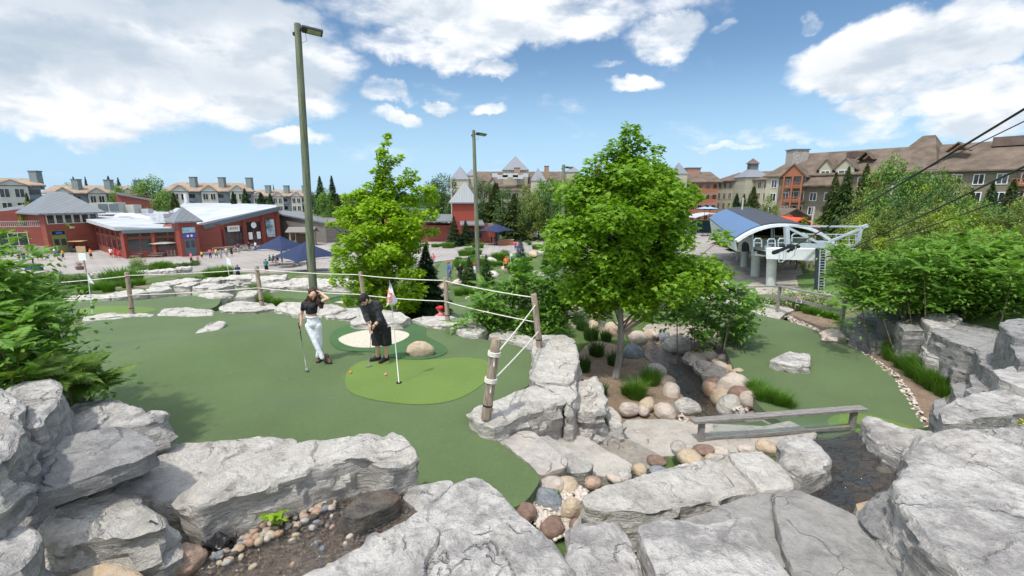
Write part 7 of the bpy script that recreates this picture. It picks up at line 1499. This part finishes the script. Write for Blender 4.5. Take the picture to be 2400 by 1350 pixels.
# market stage by the plaza
p = PY(1670,505,120); e_ = empty('market_pavilion', (p.x,p.y,GZ)); m = MB(); w = 5.2
for k in range(10):
    x0 = -w+2*w*k/10; x1 = x0+2*w/10; f = lambda x: 3.6+1.5*math.cos(x/w*1.3); m.slab([(x0,-2,f(x0)),(x1,-2,f(x1)),(x1,5,f(x1)),(x0,5,f(x0))], .15)
m.build('roof', ROOFW, e_); m = MB(); m.box((0,3,1.6),(9,.3,3.2)); m.build('back_wall', simple('teal_dark', (.02,.07,.08), .7), e_); m = MB(); [m.box((x,-1.8,1.8),(.2,.2,3.6)) for x in (-4.6,4.6)]; m.build('post', TRIMG, e_); tag(e_, 'curved white roof market pavilion beyond the round maple', 'pavilion')
# --- parasols
def parasol(apex, R_, H, base, mat, label, sides=4, drop=.30, rz=.4, poler=.09):
    e_ = empty('parasol', base, rz); m = MB(); h = apex.z-base.z; n_ = sides; k = 6
    vs = [(0,0,h)]; fs = []
    for j in range(1, 5):
        for i in range(n_*k):
            a_ = 2*math.pi*i/(n_*k); s = math.cos(math.pi/n_)/math.cos((a_ % (2*math.pi/n_))-math.pi/n_); r = R_*j/4*s; vs.append((math.cos(a_)*r, math.sin(a_)*r, h-R_*drop*(j/4)*(s*.5+.5)-.05*math.sin(j*1.5)))
    N_ = n_*k; fs += [(0, 1+i, 1+(i+1) % N_) for i in range(N_)]
    for j in range(3): fs += [(1+j*N_+i, 1+(j+1)*N_+i, 1+(j+1)*N_+(i+1) % N_, 1+j*N_+(i+1) % N_) for i in range(N_)]
    c = mobj('canopy', vs, fs, mat, e_); sd_ = c.modifiers.new('t','SOLIDIFY'); sd_.thickness = .03; m.tube([(0,0,0),(0,0,h-.05)], poler, 8); m.build('pole', BLACK, e_); m = MB()
    for i in range(n_): a_ = 2*math.pi*i/n_; m.bar((0,0,h-R_*drop-.3), (math.cos(a_)*R_*.93, math.sin(a_)*R_*.93, h-R_*drop*.96-.06), .05)
    m.build('ribs', BLACK, e_); m = MB(); m.box((0,0,.05), (.9,.9,.1)); m.build('base', BLACK, e_); return tag(e_, label, 'parasol', 'navy parasols')
NAVY = simple('navy_canvas', (.020,.032,.080), .8, .12, 3)
g = gpt(662,620); parasol(PY(651,552,g.y), 3.7, 0, g, NAVY, 'large navy parasol left of the tall lamp pole', 4, .52, .5); g = PT(722,636); parasol(PY(719,566,g.y), 4.1, 0, g, NAVY, 'large navy parasol right behind the tall lamp pole', 4, .48, .15)
g = PT(1164,575); parasol(PY(1165,524,g.y), 3.7, 0, g, NAVY, 'navy parasol over the kiosk in the centre', 4, .40, .1)
g = gpt(387,598); parasol(PY(387,563,g.y), 2.1, 0, g, simple('tan_canvas', (.42,.37,.32), .8), 'small tan parasol before the glazed wing', 8, .22, 0, .05)
for (x, y) in ((1650,500),(1662,498)): g = PY(x, 515, 112); g.z = GZ; parasol(PY(x,484,112), 2.0, 0, g, simple('light_blue_canvas', (.25,.42,.60), .8), 'light blue parasol at the market, %s' % ('left' if x == 1650 else 'right'), 8, .25, 0, .05)
# kiosk
g = PT(1186,575); e_ = empty('kiosk_counter', g); m = MB(); m.box((0,0,.55),(3.0,1.4,1.1)); m.box((-1.2,1.2,.55),(.6,1.6,1.1)); m.build('counter', ORANGEW, e_); m = MB(); m.box((0,0,1.13),(3.2,1.6,.08)); m.build('top', WOODP, e_); tag(e_, 'orange timber kiosk counter under the centre parasol', 'counter')
g = PY(1182,535,104); g.z = GZ; e_ = empty('ticket_booth', g); m = MB(); m.box((0,0,1.0),(6,2,2.0)); m.build('wall', simple('booth_blue', (.06,.10,.20), .6), e_); m = MB(); m.box((0,-.2,3.2),(9,.3,.8)); m.build('header', WOODP, e_); m = MB(); [m.box((x,-.1,1.6),(.3,.3,3.2)) for x in (-4.2,4.2)]; m.build('post', ORANGEW, e_); tag(e_, 'timber framed booth behind the centre parasol', 'booth')
# golf cart, tables, fences, sign on plaza, bench
g = PT(187,592); e_ = empty('golf_cart', g, .1); m = MB(); m.box((0,0,.55),(2.6,1.2,.5)); m.box((-.9,0,.95),(.6,1.1,.5)); m.box((1.0,0,.85),(.5,1.15,.35)); m.build('body', simple('cart_dark', (.05,.04,.05), .5), e_); m = MB(); m.box((0,0,2.0),(2.3,1.3,.1)); m.build('roof', simple('cart_tan', (.55,.38,.18), .7), e_); m = MB(); [m.bar((x,y,.8),(x*.95,y,2.0),.05) for x in (-1,1) for y in (-.5,.5)]; m.build('roof_post', BLACK, e_)
for x in (-.85,.85):
    for y in (-.55,.55): m = MB(); m.tube([(x,y-.08,.27),(x,y+.08,.27)], .27, 12); m.build('wheel', BLACK, e_)
m = MB(); m.box((.3,0,.85),(.6,1.0,.18)); m.build('seat', CREAM, e_); tag(e_, 'golf cart with a tan roof parked by the red tower', 'golf cart')
def picnic(x, y, lb, rz=0):
    e_ = empty('picnic_table', PT(x, y), rz); m = MB(); m.box((0,0,.74),(1.9,.8,.06)); m.build('tabletop', WOODG, e_); m = MB(); [m.box((0,s*.72,.45),(1.9,.28,.05)) for s in (-1,1)]; m.build('seat', WOODG, e_); m = MB()
    for sx in (-.7,.7): m.bar((sx,-.75,0),(sx,.3,.74),.07); m.bar((sx,.75,0),(sx,-.3,.74),.07); m.bar((sx,-.72,.42),(sx,.72,.42),.06)
    m.build('leg', WOODG, e_); tag(e_, lb, 'picnic table', 'picnic tables on the plaza')
picnic(672,628,'grey picnic table under the left navy parasol',.2); picnic(688,626,'grey picnic table between the two navy parasols',.1); picnic(322,606,'picnic table at the left end of the glazed wing',.1); picnic(372,604,'picnic table under the tan parasol',.1)
picnic(545,592,'picnic table outside the shops, left',.1); picnic(575,588,'picnic table outside the shops, right',.1)
def barrier(x0, y0, x1, y1, lb):
    a = PT(x0, y0); c = PT(x1, y1); e_ = empty('wire_barrier', a); d = c-a; m = MB(); n_ = 4
    for i in range(n_+1): p = d*i/n_; m.bar(p, p+Vector((0,0,1.1)), .09)
    for z in (.25, 1.05): m.bar(Vector((0,0,z)), d+Vector((0,0,z)), .08)
    m.build('frame', CREAM, e_); m = MB(); [m.bar(Vector((0,0,.35+.15*k)), d+Vector((0,0,.35+.15*k)), .02) for k in range(5)]; m.build('wires', GREYM, e_); tag(e_, lb, 'fence')
barrier(303,606,362,604,'low timber and wire barrier before the glazed wing, left'); barrier(394,602,428,600,'low timber and wire barrier before the glazed wing, right'); barrier(500,596,600,586,'low barrier outside the shops')
for (x, y, lb) in ((202,640,'tan notice board on a post at the plaza edge'),): 
    g = PT(x, y); e_ = empty('notice_board', g); m = MB(); m.bar((0,0,0),(0,0,2.4),.12); m.build('post', WOODP, e_); m = MB(); m.box((0,-.1,2.9),(1.1,.08,.7)); m.build('board', simple('board_tan', (.45,.28,.15), .8), e_); m = MB(); m.box((0,-.1,2.0),(.9,.06,.9)); m.build('poster', SW, e_); tag(e_, lb, 'sign')
g = PT(188,634); e_ = empty('flower_tub', g); m = MB(); m.tube([(0,0,0),(0,0,.5)], [.35,.5], 12); m.build('tub', BARK, e_); v, f = shrub_mesh(9, 500, .09, .6, .6); mobj('flowers', v+np.array([0,0,.45]), f, leafmat('flower_mix', (.35,.04,.12), (.06,.14,.03), .2), e_); tag(e_, 'tub of dark red flowers by the notice board', 'planter')
for (x, y, lb) in ((90,636,'dark green litter bin at the plaza edge'),(72,634,'second dark green bin, lower, at the plaza edge')): e_ = empty('litter_bin', PT(x,y)); m = MB(); m.box((0,0,.4),(.9,.6,.8)); m.build('bin', simple('bin_green', (.03,.10,.09), .6), e_); m = MB(); m.box((0,0,.84),(1.0,.7,.1)); m.build('lid', BLACK, e_); tag(e_, lb, 'bin')
def bench(x, y, lb): e_ = empty('bench', PT(x,y)); m = MB(); m.box((0,0,.45),(2,.5,.08)); m.build('seat', WOODG, e_); m = MB(); m.box((0,.25,.75),(2,.06,.4)); m.build('backrest', WOODG, e_); m = MB(); [m.box((s*.8,0,.2),(.1,.45,.4)) for s in (-1,1)]; m.build('leg', BLACK, e_); tag(e_, lb, 'bench')
bench(1074,567,'bench by the yews in front of the brick tower')
# steps and path on the plaza
for k in range(4): 
    q = ppt([(585,626-k*2),(620,616-k*2),(600,612-k*2),(470,628-k*2),(468,632-k*2)]); 
e_ = empty('a_frame_sign', PT(1311,569)); m = MB(); m.slab([(-.4,-.3,0),(.4,-.3,0),(.4,0,1.2),(-.4,0,1.2)], .05); m.slab([(-.4,.3,0),(.4,.3,0),(.4,0,1.2),(-.4,0,1.2)], .05); m.build('board', SW, e_); tag(e_, 'white a frame sign on the far plaza', 'sign')
g = PY(1275,520,116); e_ = empty('traffic_sign', (g.x,g.y,GZ)); m = MB(); m.box((0,0,1.5),(.15,.15,3)); m.build('post', GREYM, e_); m = MB(); m.box((0,-.1,1.7),(1.9,.1,1.0)); m.build('panel', SW, e_); tag(e_, 'pale sign in front of the far trees', 'sign')
# ------------------------------------------------------------------ chairlift station
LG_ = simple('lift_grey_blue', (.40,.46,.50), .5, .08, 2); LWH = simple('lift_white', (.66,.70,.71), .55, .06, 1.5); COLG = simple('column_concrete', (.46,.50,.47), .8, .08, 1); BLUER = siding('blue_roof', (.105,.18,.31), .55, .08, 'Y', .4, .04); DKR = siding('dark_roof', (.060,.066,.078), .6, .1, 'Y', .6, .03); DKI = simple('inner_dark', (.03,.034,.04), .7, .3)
lf = empty('chairlift_station', P(1807, 672, GZ)); lo = lf.location
fl_, fr2, ft = PY(1723,561,50), PY(1948,566,50), PY(1850,524,50)
back = PY(1663,517,76)-fl_; back.z = .9
W_ = (fr2-fl_); NS = 20; arc = []
for k in range(NS+1):
    t = k/NS; p = fl_.lerp(fr2, t); z = (ft.z-(fl_.z+fr2.z)/2)*(1-abs(2*t-1)**2.3); arc.append(p+Vector((0,0,z)))
for (k0, k1, mt_, nm) in ((0,5,BLUER,'blue_roof'),(5,NS,DKR,'dark_roof')):
    V = []; 
    for k in range(k0, k1+1): V += [arc[k]-lo, arc[k]+back-lo]
    f = [(2*i, 2*i+1, 2*i+3, 2*i+2) for i in range(k1-k0)]; q = mobj(nm, V, f, mt_, lf); s_ = q.modifiers.new('t','SOLIDIFY'); s_.thickness = .18
m = MB(); 
for k in range(NS): m.bar(arc[k]+Vector((0,-.25,-.15))-lo, arc[k+1]+Vector((0,-.25,-.15))-lo, .30, .55, up=(0,1,0))
m.build('arch_rim', LWH, lf)
# left side wall under the eave, inner shed, front frame
def q3(x, y, Y): return PY(x, y, Y)-lo
m = MB(); m.slab([fl_-lo+Vector((.1,.2,-.2)), fl_+back-lo+Vector((.1,0,-.2)), fl_+back-lo+Vector((0.8,0,-3.2)), q3(1726,588,50.5)], .15); m.build('side_wall', LWH, lf)
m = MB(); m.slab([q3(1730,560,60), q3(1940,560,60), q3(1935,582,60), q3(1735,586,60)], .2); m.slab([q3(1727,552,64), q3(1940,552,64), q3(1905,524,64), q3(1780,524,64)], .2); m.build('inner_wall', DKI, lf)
m = MB(); m.slab([q3(1732,556,56), q3(1765,554,56), q3(1765,590,56), q3(1728,590,56)], .2); m.slab([q3(1800,578,56), q3(1945,580,56), q3(1945,600,56), q3(1800,596,56)], .2); m.slab([q3(1766,560,57), q3(1900,556,57), q3(1900,575,57), q3(1766,578,57)], .15); m.build('white_wall', LWH, lf)
m = MB(); 
for (x0,y0,x1,y1) in [(1763,538,1763,600),(1810,535,1810,580),(1812,527,1812,575)]: m.bar(q3(x0,y0,52), q3(x1,y1,52), .22)
m.build('front_post', LG_, lf)
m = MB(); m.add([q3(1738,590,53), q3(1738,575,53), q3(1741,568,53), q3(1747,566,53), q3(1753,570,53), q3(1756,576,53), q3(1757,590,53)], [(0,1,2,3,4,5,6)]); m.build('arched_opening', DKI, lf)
# beam, columns
m = MB(); m.slab([q3(1796,581,49), q3(1916,582,46.5), q3(1915,609,46.5), q3(1797,605,49)], .9); m.slab([q3(1775,588,52), q3(1800,586,50), q3(1800,600,50), q3(1775,598,52)], .8); m.build('white_beam', LWH, lf)
for (x, y, yt, Yt, r) in ((1744,624,588,66,.48),(1770,646,594,58,.50),(1807,671,604,50,.50)):
    g_ = P(x, y, GZ); top = PY(x+2, yt, g_.y); m = MB(); m.tube([g_-lo-Vector((0,0,.4)), Vector((top.x, top.y, top.z))-lo], r, 24); m.build('column', COLG, lf, smooth=True, sharp=40)
m = MB(); m.bar(q3(1745,586,66), q3(1800,580,51), .6, .5); m.build('track_beam', LWH, lf)
# loading guides (looped rails)
m = MB()
def loop(cx, cy, Y, w, h):
    pts = [q3(cx-w,cy+h,Y), q3(cx-w,cy-h*.5,Y), q3(cx-w*.6,cy-h,Y), q3(cx+w*.6,cy-h,Y), q3(cx+w,cy-h*.5,Y), q3(cx+w,cy+h,Y)]; m.tube(pts, .07, 6); m.bar(q3(cx-w,cy,Y), q3(cx+w,cy,Y), .08)
for (cx, cy) in ((1776,569),(1808,570),(1833,569),(1874,557)): loop(cx, cy, 49, 9 if cx < 1860 else 18, 10)
m.build('guard_loops', LG_, lf)
# tyre trains
for (x0,y0,x1,y1,n_,Y) in [(1745,585,1765,588,8,60),(1772,590,1798,594,11,52),(1815,592,1858,578,13,47)]:
    m = MB()
    for k in range(n_): t = k/(n_-1); p = q3(x0+(x1-x0)*t, y0+(y1-y0)*t, Y-3*t); m.tube([p+Vector((-.10,0,0)), p+Vector((.10,.1,0))], .21, 10)
    m.build('tyre_train', BLACK, lf)
tag(lf, 'chairlift station with a curved blue and dark roof on pale round columns', 'chairlift station')
# tower with ladder
tb = PT(1920, 692); tb = P(1920, 692, GZ); tw = empty('chairlift_tower', tb); TY = tb.y
def q4(x, y, dy=0): return PY(x, y, TY+dy)-tb
m = MB(); m.tube([(0,0,-.3), q4(1923,582)], .43, 20); m.build('mast', simple('mast_blueblack', (.035,.045,.065), .5, .15), tw, smooth=True, sharp=40)
m = MB(); A_, B_ = q4(1924,690,-.7), q4(1929,585,-.7); 
for s in (-.27,.27): m.bar(A_+Vector((s,0,0)), B_+Vector((s,0,0)), .07)
for k in range(17): p = A_.lerp(B_, (k+.5)/17); m.bar(p-Vector((.27,0,0)), p+Vector((.27,0,0)), .05)
m.build('ladder', simple('ladder_grey', (.42,.46,.48), .5), tw)
m = MB(); m.bar(q4(1858,575), q4(2045,579), .42, .42); m.box(q4(1926,573), (.7,.7,.7)); m.build('crossarm', LG_, tw)
m = MB(); m.bar(q4(1850,530), q4(2035,531), .16); m.bar(q4(1845,572), q4(1843,530), .38); m.bar(q4(2010,573), q4(2017,533), .30); m.bar(q4(2017,533), q4(2032,529), .3); m.bar(q4(1845,533), q4(1925,572), .22); m.bar(q4(1930,572), q4(2017,536), .20)
for x in (1960,1990,2005): m.bar(q4(x,573), q4(x,548), .06)
m.bar(q4(1858,548), q4(2010,550), .09); m.bar(q4(1930,560), q4(2010,562), .05); m.build('lifting_frame', LG_, tw)
for (x0,y0,x1,y1,n_) in [(1870,578,1846,588,4),(1998,583,2055,572,10),(1942,583,1970,590,8)]:
    m = MB()
    for k in range(n_): t = k/(n_-1); p = q4(x0+(x1-x0)*t, y0+(y1-y0)*t, -.4); m.tube([p+Vector((0,-.1,0)), p+Vector((.05,.1,0))], .17, 12)
    m.build('sheaves', BLACK, tw)
def cage(x0, y0, x1, y1):
    m = MB(); m.tube([q4(x0,y0,-.8), q4(x0-3,y0+22,-.8), q4((x0+x1)/2,(y0+y1)/2+24,-.8), q4(x1,y1+20,-.8), q4(x1+3,y1,-.8)], .05, 5); m.bar(q4(x0,y0,-.8), q4(x1+3,y1,-.8), .08); m.build('catwalk', LG_, tw)
cage(1982,583,2010,584); cage(2010,583,2045,572); cage(1838,588,1862,578); cage(1828,592,1840,588)
tag(tw, 'dark chairlift tower with a ladder and wide grey crossarm', 'lift tower')
# cables
m = MB(); cb = empty('lift_cable', PY(1883,560,TY)); co = cb.location
def cab(x0,y0,Y0_,x1,y1,Y1_,r,r2=None):
    A_, B_ = PY(x0,y0,Y0_), PY(x1,y1,Y1_); pts = []
    for k in range(25): t = (k/24); p = A_.lerp(B_, t); p.z -= .5*4*t*(1-t)*.15; pts.append(p-co)
    m.tube(pts, r, 6)
cab(1860,578,TY,2520,183,17,.05); m.build('cable', BLACK, cb); tag(cb, 'thick upper lift cable rising to the right', 'cable', None)
for (args, lb) in (((1990,480,60,2520,226,20,.03),'thin lift cable just under the upper one'),((2005,577,TY,2520,332,17,.045),'middle lift cable crossing before the lodge'),((2050,574,TY,2520,405,15,.035),'lowest lift cable over the trees')):
    m = MB(); cb = empty('lift_cable', PY(args[0],args[1],args[2])); co = cb.location; cab(*args); m.build('cable', BLACK, cb); tag(cb, lb, 'cable', None)
for (x, yt, yb, Y, lb) in ((1908,484,530,60,'pale utility pole behind the lift'),(2092,434,470,62,'pale pole among the trees below the lodge'),(1742,463,495,70,'thin grey pole left of the lift roof'),(1057,418,470,104,'thin pole left of the brick tower'),(1176,453,505,104,'thin pole right of the second lamp pole')):
    t_ = PY(x, yt, Y); z0 = T(t_.x, t_.y); e_ = empty('utility_pole', (t_.x,t_.y,z0)); m = MB(); m.tube([(0,0,-.2),(0,0,t_.z-z0)], [.16,.12], 8); m.build('pole', simple('pole_pale', (.42,.40,.35), .8), e_); m = MB(); m.box((0,0,t_.z-z0-.3), (.5,.12,.12)); m.build('bracket', GREYM, e_); tag(e_, lb, 'pole')
# mountain bike by the lift
g = PT(1722,604); e_ = empty('bicycle', g); m = MB(); 
for x in (-.52,.52): m.tube([(x+.34*math.cos(k*math.pi/10), 0, .34+.34*math.sin(k*math.pi/10)) for k in range(21)], .03, 5)
m.build('wheel', BLACK, e_); m = MB(); [m.bar(p, q, .04) for p, q in (((-.52,0,.34),(-.1,0,.75)),((-.1,0,.75),(.38,0,.78)),((0,0,.32),(.40,0,.75)),((0,0,.32),(-.12,0,.85)),((.52,0,.34),(.38,0,.95)))]; m.build('frame', simple('bike_grey', (.2,.2,.22), .4), e_); tag(e_, 'bicycle parked beside the first lift column', 'bicycle')
lw = ppt([(1865,650),(1895,640),(1985,600),(2160,600),(2130,700),(2000,700),(1950,690)])
sheet('grass_slope', lw, lambda x, y: Tn(x, y)+.08, turf('lawn', (.10,.20,.03), tuft=20, bmp=.03), 1.2, .2)
st2 = empty('timber_steps', PT(1835,620)); m = MB()
for k in range(6): m.box((k*.45-1,k*.5,k*.28+.1), (2.6,.5,.22))
m.build('tread', WOODP, st2); tag(st2, 'tan timber steps beside the lift columns', 'steps')
# ------------------------------------------------------------------ trees in the distance
FAR_A = leafmat('far_leaf', (.075,.165,.025), (.17,.30,.045), .25, .4); FAR_Y = leafmat('far_leaf_yellow', (.15,.23,.025), (.32,.40,.045), .3, .4); FAR_D = leafmat('far_leaf_dark', (.04,.090,.022), (.09,.165,.035), .2, .4); FAR_O = leafmat('far_leaf_olive', (.10,.155,.028), (.20,.26,.045), .25, .5)
PROT = {}
def proto(kind):
    if kind in PROT: return PROT[kind], True
    c = {'round': ((.35,1,.9,.55,.1), FAR_A), 'yellow': ((.5,1,.9,.6,.15), FAR_Y), 'dark': ((.7,1,.95,.7,.2), FAR_D), 'olive': ((.6,1,.9,.6,.2), FAR_O)}
    if kind in c: o = clump_tree('leafy_tree', (0,0,0), 10, 1.2, list(zip((0,.3,.55,.8,1), c[kind][0])), 4.2, 60, 8500, .42, c[kind][1], BARK, 41+len(PROT), 1.25, .2, 'oval', None, limbs=12, core=.4)
    else: m_ = {'spruce': CON_M, 'spruced': CON_D, 'pine': leafmat('needles_olive', (.045,.075,.02), (.10,.13,.035), .2, .4)}[kind]; o = conifer('evergreen_tree', (0,0,0), 10, 3.8 if kind != 'pine' else 4.6, 5+len(PROT), m_, None, None, 3400, .17)
    PROT[kind] = o; return o, False
NAMES = {'round': 'mid green leafy tree', 'yellow': 'yellow green leafy tree', 'dark': 'dense dark leafy tree', 'olive': 'olive green leafy tree', 'spruce': 'green spruce', 'spruced': 'dark spruce', 'pine': 'olive pine'}
cnt = {}
def bg(kind, x, yt, Y, wpx, where, zb=None):
    if 'lodge' in where and x > 1940: yt -= 15
    t_ = PY(x, yt, Y); z0 = T(t_.x, t_.y)-.2 if zb is None else zb; H = t_.z-z0; o, used_ = proto(kind)
    if used_: o = copy_tree(o)
    w = wpx/F*Y/2*(1.3 if kind in ('spruce','spruced','pine') else 1.08); R0 = 4.6 if kind in ('round','yellow','dark','olive') else (3.2 if kind != 'pine' else 4.0)
    o.location = (t_.x, t_.y, z0); o.scale = (w/R0, w/R0, H/10.3); o.rotation_euler = (0, 0, (x*1.7) % 6.28); k = (kind, where); cnt[k] = cnt.get(k, -1)+1
    tag(o, '%s %s, %s' % (ORD[cnt[k]], NAMES[kind], where), 'tree', 'distant trees')
# behind the left buildings
for (k, x, yt, Y, w) in [('yellow',165,424,150,60),('spruced',170,410,145,26),('spruced',198,410,150,18),('spruce',252,408,135,30),('spruce',275,412,140,26),('round',268,428,118,50),('round',352,408,112,88),('dark',320,420,125,40),('round',385,440,108,60),('pine',405,448,104,46),('spruced',545,445,120,34),('spruce',572,438,122,40),('spruced',610,448,120,50),('spruce',632,450,118,40),('pine',60,448,86,36),('yellow',60,470,84,40),('spruced',640,430,190,10)]: bg(k, x, yt, Y, w, 'behind the red building')
for (k, x, yt, Y, w) in [('spruce',748,408,112,44),('spruced',776,407,115,36),('round',762,440,108,50),('pine',790,450,112,40),('spruce',835,440,118,26),('olive',815,470,106,50),('olive',850,452,116,60),('spruced',720,440,130,30),('round',970,470,118,60),('dark',925,470,120,60),('spruce',880,460,120,40)]: bg(k, x, yt, Y, w, 'either side of the yellow green maple')
for (k, x, yt, Y, w) in [('dark',1042,408,118,80),('dark',1010,425,125,50),('dark',1135,420,112,72),('pine',1160,425,108,70),('dark',1185,438,104,60),('spruced',1165,425,112,50),('olive',1228,432,106,66),('round',1265,415,108,72),('round',1295,412,110,76),('dark',1325,430,104,60),('olive',1350,435,102,60),('dark',1390,430,106,70),('dark',1080,450,112,50),('pine',1205,450,102,60),('olive',1250,450,101,60),('dark',1295,450,101,70),('dark',1430,425,112,70),('dark',1480,430,112,80),('dark',1540,430,110,70),('dark',1120,460,108,50),('round',1320,455,100,44),('dark',1225,470,101,40)]: bg(k, x, yt, Y, w, 'in the tree row before the spired hotel')
for (k, x, yt, Y, w) in [('pine',1768,432,82,66),('spruce',1745,450,88,40),('yellow',1716,478,88,52),('olive',1800,455,80,50),('yellow',1750,482,80,60),('olive',1820,478,70,44),('spruced',1728,450,110,40),('olive',1700,492,92,36),('yellow',1780,492,72,44),
  ('pine',1962,412,74,56),('spruce',1992,398,72,62),('pine',2035,392,72,66),('round',2095,372,70,100),('olive',2060,415,68,90),('round',2150,400,64,90),('olive',2240,425,60,90),('yellow',2180,440,58,90),('spruce',2130,420,66,60),('round',2180,415,64,80),('round',2215,405,62,70),('spruce',2160,440,60,60),('pine',2280,450,64,70),('spruce',2330,436,60,66),('pine',2380,428,62,70),('round',2310,480,56,90),('olive',2430,450,55,90),
  ('yellow',1925,500,75,60),('yellow',1880,505,60,54),('olive',1960,470,76,60),('yellow',1985,500,72,70),('olive',2015,480,56,80),('round',2060,455,58,90),('yellow',2040,510,50,90),('olive',2090,500,48,90),('dark',2130,470,50,110),('dark',2085,455,60,80),('olive',2165,500,44,90),('yellow',2215,485,46,110),('yellow',2260,500,42,100),('olive',2235,540,38,90),('olive',2300,490,42,90),('dark',2350,500,44,90),('olive',2400,485,40,90),('yellow',2330,540,34,90),('olive',2130,540,40,80),('yellow',2090,545,42,80),('olive',2400,540,32,90),('olive',1940,530,74,50),('olive',2040,550,44,60),('dark',2200,450,52,90),('round',2270,470,52,80),('olive',2480,480,40,90),('round',2190,560,30,80),('olive',2280,560,28,80),('olive',2370,575,26,80)]: bg(k, x, yt, Y, w, 'on the slope below the lodge')
for i in range(26):
    x = -60+i*100+random.Random(i).uniform(-30,30)
    if 780 < x < 860: continue
    bg(['dark','olive','spruced','round'][i % 4], x, 450+random.Random(i+50).uniform(-6,3), 175+random.Random(i+9).uniform(0,30), 110, 'on the far horizon')
# far wood to the horizon
rs = np.random.RandomState(77); n = 16000; Yf = 230+rs.uniform(0,1,n)**2*1600; Xf = rs.uniform(-1.5,1.5,n)*Yf; sz = rs.uniform(2.5,6,n); Zf = -6.5+rs.uniform(1,9,n)*np.clip(1.0-(Yf-230)/3500, .5, 1)
tv, tf = oval_leaf(); tv = tv-np.array([0,.5,0]); v, f = instances(tv*np.array([1.8,1,1]), tf, np.stack([Xf,Yf,Zf],1), rotm(rs, n, -1.3, 1.3), sz)
tag(mobj('distant_wood', v, f, leafmat('far_wood', (.03,.07,.03), (.06,.11,.045), .1, .02)), 'far off wood along the horizon beyond the resort', 'wood', None, 'stuff')
# plants low at the front: weed with big leaves, small weed by the steps, yellow flowers
def weed(name, p, n_, s, label, seed, mat=None, leaf=.07):
    rs = random.Random(seed); e_ = empty(name, p); m = MB(); V = []; Fc_ = []; tv_, tf_ = star_leaf()
    for k in range(n_):
        a_ = rs.uniform(0, 6.28); r = s*rs.uniform(.2,.6); q = Vector((math.cos(a_)*r, math.sin(a_)*r, s*rs.uniform(.4,1.2))); m.tube([(0,0,0), q*.6, q], .004, 5); b0 = len(V)
        M = (Matrix.Rotation(rs.uniform(0,6), 3, 'Z')@Matrix.Rotation(rs.uniform(-.5,.6), 3, 'X'))
        V += [tuple(q+M@Vector(x)*leaf*rs.uniform(.7,1.3)) for x in tv_*np.array([1.5,1,1])]; Fc_ += [tuple(int(i)+b0 for i in t) for t in tf_]
    m.build('stem', LEAF_S, e_); mobj('leaves', V, Fc_, mat or LEAF_A, e_); return tag(e_, label, 'plant')
weed('weed_plant', P(652,1240,.46), 9, .20, 'bright green broad leaved weed standing in the pebble pool', 3, LEAF_B, .085)
weed('weed_plant', P(1416,1018,-.6), 12, .22, 'small green weed at the foot of the corner wall by the steps', 5, None, .06)
weed('weed_plant', P(1310,1160,-.05), 8, .05, 'tiny weed among the cobbles below the green', 7, None, .02)
weed('yellow_flowers', P(2390,998,1.15), 12, .06, 'tiny yellow flowers on the ledge at the right edge', 9, simple('flower_yellow', (.7,.5,.03), .7), .02)
